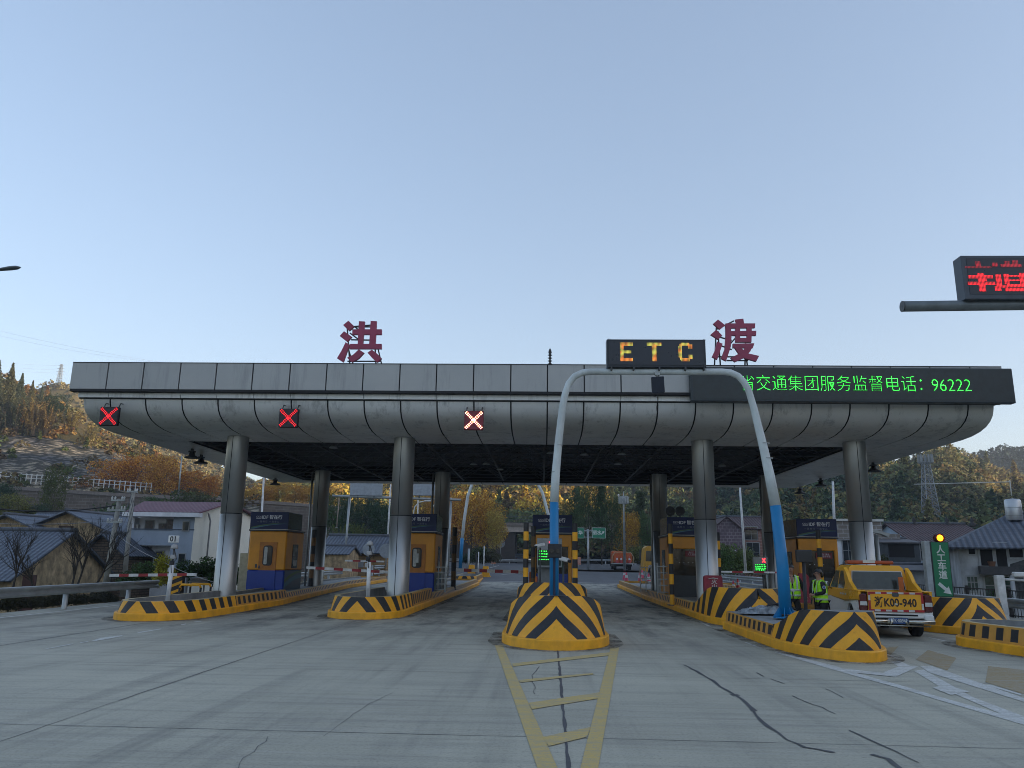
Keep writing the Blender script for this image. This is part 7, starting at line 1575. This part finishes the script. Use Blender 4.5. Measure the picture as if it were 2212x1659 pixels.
def palC(u, v, r, P):
    k = r.random(); gold = u > .38 and v < .62  # sunlight on the upper crowns, painted in as gold
    if gold and k < .6: return (.34, .23, .04)
    if k < .3: return (.045, .065, .03)
    if k < .6: return (.09, .105, .04)
    if k < .88: return (.11, .115, .038)
    return (.14, .10, .045)
forest('hillside_forest', 'mixed green and brown forest covering the hill on the right', RIG, 2300, (2.2, 4.6), palR, 11, .46, 200)
forest('hillside_forest', 'green and golden forest on the hill behind the toll station', CEN, 2100, (2.0, 4.2), palC, 12, .45, 180)
forest('ridge_forest', 'dark forest along the far ridge at the right edge', FAR2, 900, (3.5, 6.5), lambda u, v, r, P: (.025, .038, .026), 13, .9, 90)
forest('slope_scrub', 'brown and orange scrub and young trees on the left slope', NEARH, 620, (.7, 1.9), lambda u, v, r, P: [(.13, .085, .035), (.16, .12, .045), (.06, .06, .03), (.18, .10, .035), (.09, .08, .035)][r.integers(0, 5)], 14, .35, 70, shape=1.2, keep=lambda u, v, r: r.random() < (1 if v < .38 else .22))
forest('hill_scrub', 'low yellow scrub on the hill with the pylon', PYH, 900, (1.2, 2.8), lambda u, v, r, P: [(.16, .13, .055), (.12, .11, .05), (.20, .15, .06)][r.integers(0, 3)], 15, .55, 40)
forest('scree_scrub', 'patches of scrub on the scree slope', SCR, 170, (.6, 1.6), lambda u, v, r, P: [(.10, .07, .035), (.06, .075, .025), (.12, .09, .04)][r.integers(0, 3)], 16, .25, 60, keep=lambda u, v, r: v < .3 or r.random() < .45)
# ================================================================== retaining wall, bridge, masts, far things
STONE = masonry('stone_wall', (.10, .085, .075), (.135, .115, .10), (.19, .18, .17), bw=1.0, bh=.42)
w0, w1, w2, w3 = A(-160, 1046, 98), A(251, 1072, 104), A(524, 1085, 112), A(745, 1100, 122)
t = T('retaining_wall', 'long dark stone retaining wall with a pale coping behind the left village', 'wall', (w1[0], w1[1], GZ)); m = MB(); mc = MB()
W_ = [w0, w1, w2, w3]
for a, b in zip(W_, W_[1:]):
    m.add([(a[0], a[1], GZ), (b[0], b[1], GZ), (b[0], b[1], b[2]), (a[0], a[1], a[2]), (a[0], a[1]+1, GZ), (b[0], b[1]+1, GZ), (b[0], b[1]+1, b[2]), (a[0], a[1]+1, a[2])], [(0, 1, 2, 3), (3, 2, 6, 7), (5, 4, 7, 6), (0, 3, 7, 4), (1, 5, 6, 2)])
    mc.add([(a[0], a[1]-.15, a[2]), (b[0], b[1]-.15, b[2]), (b[0], b[1]-.15, b[2]+.45), (a[0], a[1]-.15, a[2]+.45), (a[0], a[1]+1.2, a[2]), (b[0], b[1]+1.2, b[2]), (b[0], b[1]+1.2, b[2]+.45), (a[0], a[1]+1.2, a[2]+.45)], [(0, 1, 2, 3), (3, 2, 6, 7), (5, 4, 7, 6), (1, 0, 4, 5)])
m.obj('stone_face', STONE, t, w=True); mc.obj('coping', pm('coping_concrete', (.20, .18, .17), .9, grime=.3), t, w=True)
# ledge road above the wall and the white fence
a, b = A(-160, 1020, 112), A(330, 1056, 112); t = T('slope_fence', 'white post and rail fence along the foot of the scree slope', 'fence', (a[0], 112, a[2])); m = MB(); mp = MB(); n = 44
for k in range(2): m.tube([(a[0], 111.5, a[2]+.2+k*.5), (b[0], 111.5, b[2]+.2+k*.5)], .045, 5)
m.obj('rails', WHT, t, w=True)
for i in range(n+1): f = i/n; x, z = a[0]+(b[0]-a[0])*f, a[2]+(b[2]-a[2])*f; mp.box(x-.05, x+.05, 111.45, 111.55, z-.6, z+.85)
mp.obj('posts', WHT, t, w=True)
# bridge
YB_ = 128.; a, b = A(1040, 1125, YB_), A(1250, 1128, YB_); t = T('road_bridge', 'concrete road bridge with a dark underpass left of the middle booth', 'bridge', ((a[0]+b[0])/2, YB_, 1.3)); BCON = pm('bridge_concrete', (.45, .39, .34), .85, var=.15, grime=.35)
z0, z1, z2 = A(1100, 1149, YB_)[2], A(1100, 1136, YB_)[2], A(1100, 1129, YB_)[2]
m = MB(); m.box(a[0]-6, b[0]+6, YB_, YB_+10, z0, z1); m.obj('deck', BCON, t, w=True); m = MB(); m.box(a[0]-6, b[0]+6, YB_-.25, YB_-.003, z1+.02, z2); m.obj('parapet', pm('bridge_edge', (.22, .19, .17), .85, grime=.4), t, w=True)
m = MB(); x0, x1 = A(1092, 1200, YB_)[0], A(1112, 1200, YB_)[0]; m.box(a[0]-6, x0, YB_+.5, YB_+9, .5, z0); m.box(x0, x1, YB_+.4, YB_+9.5, .5, z0-.002); m.obj('abutment', pm('abutment_dark', (.06, .05, .045), .9), t, w=True)
m = MB(); x2 = A(1160, 1200, YB_)[0]; m.box(x2, x2+1.2, YB_+.5, YB_+9, .5, z0-.003); m.obj('pier', pm('abutment_dark', (.06, .05, .045), .9), t, w=True)
m = MB()
for k in (0, .45, .9): m.tube([(a[0]-6, YB_+.2, z2+.1+k), (b[0]+6, YB_+.2, z2+.1+k)], .03, 4)
for i in range(30): x = a[0]-6+i*(b[0]-a[0]+12)/29; m.box(x-.03, x+.03, YB_+.17, YB_+.23, z2-.1, z2+1.0)
m.obj('railing', STEEL, t, w=True)
def carbody(name, label, loc, rz, col, L=4.4, W=1.75, H=1.45, cat='car'):
    t = T(name, label, cat, loc, rz); m = MB(); p = [(0, .35), (0, .8), (.1, .9), (.7, 1.0), (1.2, H), (2.6, H), (3.3, .98), (4.3, .8), (4.4, .4), (4.2, .25), (.1, .25)]
    m.prism(p, YZp(-W/2), W); m.obj('body', col, t); m = MB(); m.prism([(.05, 1.0), (.5, 1.0), (1.0, H-.08), (.9, H-.08)], YZp(-W/2+.1), W-.2); m.obj('rear_window', GLASS, t)
    for s in (-1, 1):
        m = MB(); m.box(s*(W/2-.2)-.12, s*(W/2-.2)+.12, -.02, .05, .7, .85); m.obj('tail_lamp', TAILR, t)
        for y in (.8, 3.5): m = MB(); m.lathe([(.001, -.1), (.31, -.1), (.31, .1), (.001, .1)], n=16, M=Matrix.Translation((s*(W/2-.1), y, .31)) @ Matrix.Rotation(R(90), 4, 'Y')); m.obj('wheel', TYRE, t)
    return t
q = A(1125, 1211, 124); carbody('parked_car', 'small dark car under the far bridge', (q[0], 124., 1.3), 0, pm('car_dark', (.04, .05, .07), .3))
# green road signs
Ysg = 92.
t = T('sign_mast', 'slim grey double mast carrying the two green road signs', 'sign mast', A(1270, 1215, Ysg)); q = A(1270, 1143, Ysg); b_ = A(1271, 1215, Ysg)
m = MB(); m.tube([(b_[0], Ysg+.1, .4), (q[0], Ysg+.1, q[2])], .13, 8); a, b = A(1240, 1146, Ysg), A(1308, 1146, Ysg)
for dz in (0, -.75): m.tube([(a[0], Ysg+.1, a[2]+dz), (b[0], Ysg+.1, b[2]+dz)], .06, 6)
m.obj('mast', GALV, t, w=True)
for px0, px1, tx, lb, arr in ((1236, 1262, '金华', 'left green road sign partly behind the striped post, two characters', False), (1279, 1308, '丽水', 'right green road sign with two characters and an arrow', True)):
    a, b = A(px0, 1162.5, Ysg), A(px1, 1140, Ysg); t = T('road_sign', lb, 'road sign', ((a[0]+b[0])/2, Ysg, a[2]), group='green road signs'); m = MB(); m.box(a[0], b[0], Ysg-.06, Ysg, a[2], b[2]); m.obj('border', pm('sign_white', (.6, .65, .62), .6), t, w=True)
    m = MB(); m.box(a[0]+.05, b[0]-.05, Ysg-.08, Ysg-.061, a[2]+.05, b[2]-.05); m.obj('face', pm('sign_green_far', (.008, .20, .11), .4), t, w=True)
    m = MB(); cx = a[0]+(b[0]-a[0])*(.36 if arr else .5); glyphs(m, tx, face_cam(cx, Ysg-.085, (a[2]+b[2])/2), .52, bold=.012, ext=.002); m.obj('lettering', pm('sign_white', (.6, .65, .62), .6), t, w=True)
    if arr: m = MB(); m.prism([(-.3, -.05), (.05, -.05), (.05, -.17), (.3, 0), (.05, .17), (.05, .05), (-.3, .05)], Matrix.Translation((b[0]-.35, Ysg-.085, (a[2]+b[2])/2)) @ Matrix.Rotation(R(90), 4, 'X') @ Matrix.Rotation(R(45), 4, 'Z'), .004); m.obj('arrow', pm('sign_white', (.6, .65, .62), .6), t, w=True)
# masts
def mast(label, x0, y0, x1, y1, Y, r=.07, mat=WHT, name='thin_mast', z0=None):
    a, b = A(x0, y0, Y), A(x1, y1, Y); z = a[2] if z0 is None else z0; t = T(name, label, 'mast', (a[0], Y, z), group='thin white masts'); m = MB(); m.tube([(0, 0, 0), (b[0]-a[0], 0, b[2]-z)], [r, r*.7], 8); m.obj('shaft', mat, t); m = MB(); m.tube([(0, 0, -.02), (0, 0, .03)], r*2.2, 8); m.obj('base_flange', GALV, t); return t
mast('thin white mast behind the cream gable and the first booth', 561, 1225, 570, 1030, 62, .11, z0=-1.5)
mast('thin white mast before the scree, left of the first column', 385, 1071, 393, 984, 100, .12, GALV)
mast('white mast right of the left rear column, reaching the far gantry', 742, 1228, 757, 1070, 72, .11)
mast('white mast just left of the second column', 834, 1225, 844, 1046, 74, .10)
mast('thin white mast standing in front of the pink house', 1611, 1236, 1598, 1050, 58, .10)
mast('thin white mast above the sign of the fifth booth', 1806, 1235, 1799, 1040, 52, .11)
mast('short white mast behind the second booth roof', 901, 1210, 903, 1078, 90, .09)
mast('grey leaning post in the dark trees', 727, 1140, 733, 1075, 95, .08, pm('post_buff', (.3, .25, .2), .8))
# far overhead gantry with two blank boards
Yf = 70.; a, b = A(718, 1071, Yf), A(996, 1080, Yf); t = T('far_gantry', 'thin far overhead gantry bar with the backs of boards, seen under the canopy', 'overhead gantry', (a[0], Yf, 0)); m = MB(); m.tube([a, b], .11, 8); m.obj('beam', GALV, t, w=True)
for px in (752, 972): q = A(px, 1075, Yf); m = MB(); m.tube([(q[0], Yf+.1, .2), (q[0]+.1, Yf+.1, q[2])], .1, 8); m.obj('post', GALV, t, w=True)
for px0, px1, lb in ((755, 826, 'blank pale board back on the far gantry between the left columns'), (892, 945, 'blank pale board back on the far gantry right of the second column')):
    q0, q1 = A(px0, 1070, Yf-.2), A(px1, 1050, Yf-.2); t = T('gantry_board', lb, 'gantry board', (q0[0], Yf-.2, q0[2]), group='boards on the far gantry'); m = MB(); m.bbox(q0[0], q1[0], Yf-.2, Yf, q0[2], q1[2]+.3, .01); m.obj('panel', pm('board_back', (.33, .37, .42), .5, .2, grime=.15), t, w=True); m = MB()
    for f in (.25, .75): x = q0[0]+(q1[0]-q0[0])*f; m.box(x-.05, x+.05, Yf-.1, Yf+.1, q0[2]-.3, q0[2]); 
    m.obj('bracket', STEEL, t, w=True)
# far arch like the near one
Ya = 76.; t = T('far_arch_gantry', 'far blue and white arch whose legs show beyond the barrier', 'arch gantry', A(995, 1228, Ya)); L_ = [(994, 1229), (997, 1180), (1003, 1120), (1011, 1070), (1022, 1040), (1042, 1026), (1065, 1023), (1120, 1023), (1145, 1028), (1160, 1042), (1172, 1065), (1184, 1110), (1192, 1170), (1196, 1229)]
P_ = [A(x, y, Ya) for x, y in L_]
m = MB(); m.tube(P_[:2]+[A(998.5, 1163, Ya)], .17, 10); m.obj('blue_leg', BPOLE, t, w=True); m = MB(); m.tube([A(998.5, 1163, Ya)]+P_[2:12]+[A(1189, 1150, Ya)], .15, 10); m.obj('white_arch', WPOLE, t, w=True); m = MB(); m.tube([A(1189, 1150, Ya)]+P_[12:], .17, 10); m.obj('blue_leg', BPOLE, t, w=True)
# white-topped lamp arms
for i, (px, py) in enumerate(((893, 1100), (933, 1098))):
    q = A(px, py+10, 82); t = T('far_street_lamp', ['curved white street lamp above the second booth', 'curved white street lamp just left of the second rear column'][i], 'street lamp', (q[0], 82, .5), group='curved white street lamps'); z = q[2]-.5
    m = MB(); m.tube([(0, 0, 0), (0, 0, z), (.1, 0, z+.7), (.5, 0, z+1.2), (1.2, 0, z+1.35)], .06, 6); m.obj('pole', WHT, t); m = MB(); m.bbox(1.1, 1.8, -.1, .1, z+1.3, z+1.42, .02); m.obj('lamp_head', WHT, t)
# high mast with lamp platform
Yh = 96.; q, b_ = A(1347, 1083, Yh), A(1349, 1192, Yh); t = T('high_mast', 'grey high mast with a lamp platform beyond the toll station', 'high mast', (b_[0], Yh, .6)); z = q[2]-.6; m = MB(); m.tube([(0, 0, 0), (q[0]-b_[0], 0, z), (q[0]-b_[0], 0, z+1.2)], [.17, .1, .03], 8); m.obj('mast', GALV, t)
m = MB(); dx = q[0]-b_[0]
for zz in (-.25, .15, .55): m.tube([(dx+.55*math.cos(a), .55*math.sin(a), z+zz) for a in [i*math.pi/6 for i in range(13)]], .035, 4, caps=False)
for i in range(10): a = i*math.pi/5; m.box(dx+.55*math.cos(a)-.07, dx+.55*math.cos(a)+.07, .55*math.sin(a)-.05, .55*math.sin(a)+.05, z-.25, z+.55)
m.obj('lamp_platform', GALV, t); m = MB(); m.ball((dx-.6, 0, z+.75), .13, 8, 6); m.tube([(dx-.6, 0, z+.5), (dx-.6, 0, z+.7)], .04, 5); m.obj('dome_camera', WHT, t)
# lattice towers
def lattice(name, label, base, h, wb, wt, bays, r, mat, cat='tower'):
    t = T(name, label, cat, base); m = MB(); c_ = ((-1, -1), (1, -1), (1, 1), (-1, 1)); W = lambda f: (wb+(wt-wb)*f)/2
    for cx, cy in c_: m.tube([(cx*W(0), cy*W(0), 0), (cx*W(1), cy*W(1), h)], r, 4)
    m.obj('legs', mat, t); m = MB()
    for i in range(bays):
        f0, f1 = i/bays, (i+1)/bays
        for j in range(4):
            a, b = c_[j], c_[(j+1) % 4]; m.tube([(a[0]*W(f0), a[1]*W(f0), h*f0), (b[0]*W(f1), b[1]*W(f1), h*f1)], r*.6, 3, caps=False); m.tube([(b[0]*W(f0), b[1]*W(f0), h*f0), (a[0]*W(f1), a[1]*W(f1), h*f1)], r*.6, 3, caps=False); m.tube([(a[0]*W(f1), a[1]*W(f1), h*f1), (b[0]*W(f1), b[1]*W(f1), h*f1)], r*.6, 3, caps=False)
    m.obj('bracing', mat, t); return t
TW = pm('tower_steel', (.30, .32, .33), .5, .4)
Yc = 140.; q0, q1 = A(2014, 1140, Yc), A(1999, 997, Yc); tw_ = lattice('telecom_tower', 'tall lattice telecom tower before the right hill', (q0[0], Yc, q0[2]-3), q1[2]-q0[2]+3, 2.9, .9, 15, .085, TW); hh = q1[2]-q0[2]+3
m = MB(); m.lathe([(1.15, 0), (1.2, .06), (1.15, .12), (1.15, .12)], (0, 0, hh-.3), 14)
for i in range(12): a = i*math.pi/6; m.box(1.15*math.cos(a)-.12, 1.15*math.cos(a)+.12, 1.15*math.sin(a)-.08, 1.15*math.sin(a)+.08, hh-.2, hh+1.2)
m.obj('antenna_platform', TW, tw_)
Yq = 332.; q0, q1 = A(127, 828, Yq), A(132, 787, Yq); pt = lattice('power_pylon', 'small power pylon on the left hilltop against the sky', (q0[0], Yq, q0[2]-1), q1[2]-q0[2]+1, 1.9, .6, 9, .09, TW, 'pylon'); hh = q1[2]-q0[2]+1
m = MB()
for f, w_ in ((.95, 1.3), (.8, 1.7), (.65, 1.9), (.5, 1.7)): m.tube([(-w_, 0, hh*f), (w_, 0, hh*f+.1)], .07, 4)
m.obj('cross_arms', TW, pt)
def cable(name, label, pts_, r, mat=STEEL, sag=0., grp=None):
    t = T(name, label, 'cable', pts_[0], group=grp); a = Vector(pts_[0]); out = []
    for p, q in zip(pts_, pts_[1:]):
        p, q = Vector(p), Vector(q); out += [p.lerp(q, i/14)-a-Vector((0, 0, sag*4*(i/14)*(1-i/14))) for i in range(14)]
    out.append(Vector(pts_[-1])-a); m = MB(); m.tube(out, r, 4, caps=False); m.obj('wire', mat, t); return t
WIRE = pm('wire_grey', (.25, .27, .3), .6)
cable('power_line', 'upper thin power line crossing the left sky above the canopy corner', [A(-40, 705, 300), A(400, 790, 300)], .028, WIRE, 1.2, 'thin lines in the left sky'); cable('power_line', 'lower thin power line crossing the left sky', [A(-40, 716, 306), A(330, 782, 306)], .024, WIRE, 1.2, 'thin lines in the left sky')
for i, y in enumerate((790, 799, 806)): cable('pylon_wire', ['top', 'middle', 'lowest'][i]+' of the thin wires running left from the hilltop pylon', [A(130, y, 331), A(-60, y-14, 300)], .025, WIRE, .5, 'pylon wires')
# concrete poles
CPOL = pm('concrete_pole', (.34, .33, .30), .85, grime=.25)
def cpole(label, b, tp, Y, r, arms, ins=True):
    a, c_ = A(b[0], b[1], Y), A(tp[0], tp[1], Y); t = T('utility_pole', label, 'utility pole', a, group='concrete utility poles'); d = Vector((c_[0]-a[0], 0, c_[2]-a[2])); m = MB(); m.tube([(-d.x*.3, 0, -d.z*.3), tuple(d)], [r, r*.62], 12); m.obj('pole', CPOL, t)
    for f, w_ in arms:
        p = d*f; m = MB(); m.box(p.x-w_, p.x+w_*.9, -.12, -.04, p.z-.04, p.z+.04); ar = m.obj('cross_arm', GALV, t); m = MB()
        for k in (-.9, -.45, .5, .8): m.lathe([(.03, .04), (.06, .08), (.03, .12), (.06, .16), (.02, .2)], (p.x+w_*k, -.08, p.z), 8)
        m.obj('insulators', WHT, ar)
    return t, Vector(a)+d
_, top1 = cpole('nearer leaning concrete utility pole with three cross arms', (232, 1242), (258, 1078), 40, .17, ((.98, .38), (.85, .5), (.69, .42)))
_, top2 = cpole('farther concrete utility pole beside the white house', (270, 1235), (288, 1060), 48, .16, ((.985, .35),))
for i in range(4): cable('service_cable', ['left', 'second', 'third', 'right'][i]+' of the drooping cables between the two concrete poles', [tuple(top1+Vector((-.2+.15*i, 0, -.9-.15*i))), tuple(top2+Vector((-.1+.1*i, 0, -.2-.2*i)))], .018, BLK, .8+.2*i, 'cables between the concrete poles')
cable('black_cable', 'thick black cable running left from the nearer concrete pole', [tuple(top1+Vector((0, 0, -.3))), A(-60, 1092, 36)], .03, BLK, .3); cable('white_cable', 'pale cable sloping down from the nearer concrete pole to the right', [tuple(A(256, 1157, 40)), A(345, 1210, 36), A(480, 1262, 33)], .014, pm('pale_cable', (.4, .4, .4), .7), .1); cable('grey_cable', 'grey wire running left from the nearer pole at roof height', [A(247, 1124, 40), A(-60, 1128, 38)], .018, WIRE, .15)
# maintenance vehicle with cones on its tail board
Yo = 98.; q = A(1346, 1233, Yo); zr_ = rise(Yo); t = T('maintenance_truck', 'orange maintenance truck with cones on its rear rack beyond the toll station', 'truck', (q[0], Yo, zr_)); OT = pm('truck_orange', (.50, .10, .015), .4, grime=.15)
m = MB(); m.bbox(-1.15, 1.15, 0, 4.2, .95, 2.05, .05); m.obj('body', OT, t); m = MB(); m.bbox(-1.0, 1.0, 4.3, 6., .6, 2.3, .1); m.obj('cab', OT, t)
m = MB(); m.box(-1.45, 1.6, -.9, .1, .72, .84); m.obj('rear_platform', GALV, t); m = MB(); m.box(-1.1, 1.1, .1, 5.8, .45, .72); m.obj('chassis', DARK, t)
m = MB(); m.tube([(-1.25, -.05, .8), (-1.3, -.05, 1.6), (-.95, -.05, 2.15), (.95, -.05, 2.15), (1.3, -.05, 1.6), (1.25, -.05, .8)], .05, 6); m.obj('rack_hoop', pm('buff', (.45, .35, .2), .6), t)
for x in (-.9, .9):
    for y in (.9, 4.9): m = MB(); m.lathe([(.001, -.15), (.42, -.15), (.42, .15), (.001, .15)], n=16, M=Matrix.Translation((x, y, .42)) @ Matrix.Rotation(R(90), 4, 'Y')); m.obj('wheel', TYRE, t)
CONER = pm('cone_pink_red', (.50, .04, .09), .5); 
def cone(label, x, y, z, s=1., col=CONER):
    t = T('traffic_cone', label, 'traffic cone', (x, y, z), group='traffic cones'); m = MB(); m.lathe([(.17, .03), (.035, .75), (.001, .75)], n=14); m.box(-.2, .2, -.2, .2, 0, .03); m.obj('cone_body', col, t); m = MB(); m.lathe([(.118, .34), (.086, .52)], n=14); m.obj('white_band', REFW, t)
    for c_ in KIDS[t.name]: c_.scale = (s,)*3
    return t
for i in range(4): cone(['leftmost', 'second', 'third', 'rightmost'][i]+' of the four cones standing on the orange truck rack', q[0]-.75+i*.5, Yo-.35, zr_+.84, 1.15, pm('cone_dark_red', (.35, .03, .03), .5))
for px, Y, s, lb in ((1353, 66, 1.15, 'front cone of the pair right of the orange truck'), (1349, 72, 1.1, 'rear cone of the pair right of the orange truck'), (1382, 66, 1.15, 'cone left of the yellow truck, front one'), (1387, 74, 1.1, 'cone left of the yellow truck, rear one'), (1401, 62, 1.25, 'cone seen through the white railing of the right island'), (1660, 48, 1., 'pale pink cone beside the small green display'), (1583, 52, .95, 'pinkish cone at the right end of the far pale guardrail')):
    q = A(px, 1240, Y); cone(lb, q[0], Y, rise(Y), s)
q = A(1592, 1228, 47); cone('bright red cone left of the right rear column', q[0], 47, .25, .9, pm('cone_bright', (.7, .05, .03), .5))
# yellow lorry
Yy = 78.; q = A(1390, 1233, Yy); t = T('yellow_lorry', 'tall yellow lorry cab half hidden by the right rear column', 'lorry', (q[0], Yy, rise(Yy)), 0); LY = pm('lorry_yellow', (.50, .26, .02), .4, grime=.1)
m = MB(); Mx = Matrix(((1, 0, 0, 0), (0, 0, 1, -.0), (0, 1, 0, 0), (0, 0, 0, 1))); m.prism([(.0, .6), (.02, 1.3), (.18, 2.75), (.4, 2.95), (2.0, 2.95), (2.0, .5), (1.6, .5), (1.5, 1.1), (.8, 1.2), (.5, 1.1), (.4, .5)], Mx, 2.3); m.obj('cab', LY, t)
m = MB(); m.prism([(.22, 1.5), (.3, 2.5), (1.0, 2.5), (1.0, 1.5)], Matrix(((1, 0, 0, 0), (0, 0, 1, -.01), (0, 1, 0, 0), (0, 0, 0, 1))), .02); m.obj('side_window', GLASS, t); m = MB(); m.bbox(2.1, 7.5, 0, 2.3, .9, 2.6, .04); m.obj('load_body', LY, t); m = MB(); m.box(-.35, -.2, -.05, .1, 1.6, 2.6); m.obj('mirror', BLK, t)
for x in (1.0, 5.5): m = MB(); m.lathe([(.001, -.2), (.5, -.2), (.5, .2), (.001, .2)], n=18, M=Matrix.Translation((x, .2, .5)) @ Matrix.Rotation(R(90), 4, 'X')); m.obj('wheel', TYRE, t)
# small posts and signs near the exit islands
def round_sign(label, px, py, pb, Y, r=.35):
    q, b = A(px, py, Y), A(px, pb, Y); t = T('round_sign', label, 'road sign', (b[0], Y, b[2]), group='backs of round signs'); z = q[2]-b[2]; m = MB(); m.tube([(0, .04, 0), (0, .04, z+.3)], .045, 6); m.obj('post', GALV, t); m = MB(); m.tube([(0, 0, z), (0, .03, z)], r, 20); m.obj('disc', pm('board_back', (.33, .37, .42), .5, .2), t)
round_sign('round sign back between the ochre shed and the second column', 794, 1187, 1225, 66, .52); round_sign('round sign back just left of the second column', 833, 1190, 1225, 60, .55); round_sign('round sign back beside the bridge', 1081, 1174, 1215, 104, .55)
for i, (px, tp_, col) in enumerate(((1013, 1185, GALV), (1029, 1195, BLK), (1034, 1192, WHT), (1046, 1180, WHT))):
    q = A(px, tp_, 74); t = T('bollard_post', ['grey device post on the far exit island', 'slim black post on the far exit island', 'banded white post on the far exit island', 'short white post behind the far exit island'][i], 'post', (q[0], 74, .2), group='posts on the far exit island'); m = MB(); m.tube([(0, 0, 0), (0, 0, q[2]-.2)], .1 if i == 0 else .05, 8); m.obj('shaft', col, t)
for i, (px, py, Y) in enumerate(((1066, 1211, 104), (1236, 1212, 106), (1249, 1212, 107))):
    q = A(px, py, Y); t = T('hazard_marker', ['red and white hazard marker at the start of the far guardrail', 'left red and white hazard marker right of the middle booth', 'right red and white hazard marker right of the middle booth'][i], 'hazard marker', (q[0], Y, rise(Y)), group='hazard markers'); m = MB(); m.bbox(-.35, .35, 0, .1, .35, 1.35, .03); m.obj('panel', pm('marker_orange', (.55, .14, .07), .6, var=.5, scale=5, c2=(.5, .4, .35)), t); m = MB(); m.box(-.05, .05, .1, .16, 0, .9); m.obj('post', GALV, t)
# tiger striped buffer at the end of the far island
q = A(1052, 1245, 70); t = T('yellow_buffer', 'pair of yellow concrete end blocks at the far exit island', 'concrete block', (q[0]-.3, 72.5, .1)); m = MB(); m.prism([(-.55, 0), (.55, 0), (.35, .35), (.22, 1.1), (-.22, 1.1), (-.35, .35)], XZ(.3), .6); m.obj('block', YEL, t)
q = A(1010, 1240, 70); t = T('yellow_buffer', 'left yellow end block behind the lowered barrier arm', 'concrete block', (q[0], 74, .2)); m = MB(); m.prism([(-.4, 0), (.4, 0), (.22, 1.1), (-.22, 1.1)], XZ(.3), .6); m.obj('block', YEL, t)
t = T('tiger_block', 'black and yellow striped end post between the two left guardrails', 'end post', (-15.9, 34.3, 0)); m = MB(); m.bbox(-.25, .25, 0, .3, 0, .95, .03); m.obj('block', BLK, t)
for k in range(3): m = MB(); m.prism([(-.25, .1+k*.3), (.25, .3+k*.3), (.25, .42+k*.3), (-.25, .22+k*.3)], XZ(0), .006); m.obj('stripe', YEL, t)

# ================================================================== the air of the valley
nh = bpy.data.materials.new('valley_haze'); nh.use_nodes = True; nh.node_tree.nodes.clear(); _o = nh.node_tree.nodes.new('ShaderNodeOutputMaterial'); _v = nh.node_tree.nodes.new('ShaderNodeVolumePrincipled')
_v.inputs['Color'].default_value = (.78, .88, 1, 1); _v.inputs['Density'].default_value = .00045; _v.inputs['Anisotropy'].default_value = .2; nh.node_tree.links.new(_v.outputs[0], _o.inputs['Volume'])
m = MB(); m.box(-420, 560, -460, 1120, -8, 128); hz = m.obj('haze', nh); tag(hz, 'thin blue haze filling the valley', 'haze', kind='stuff')
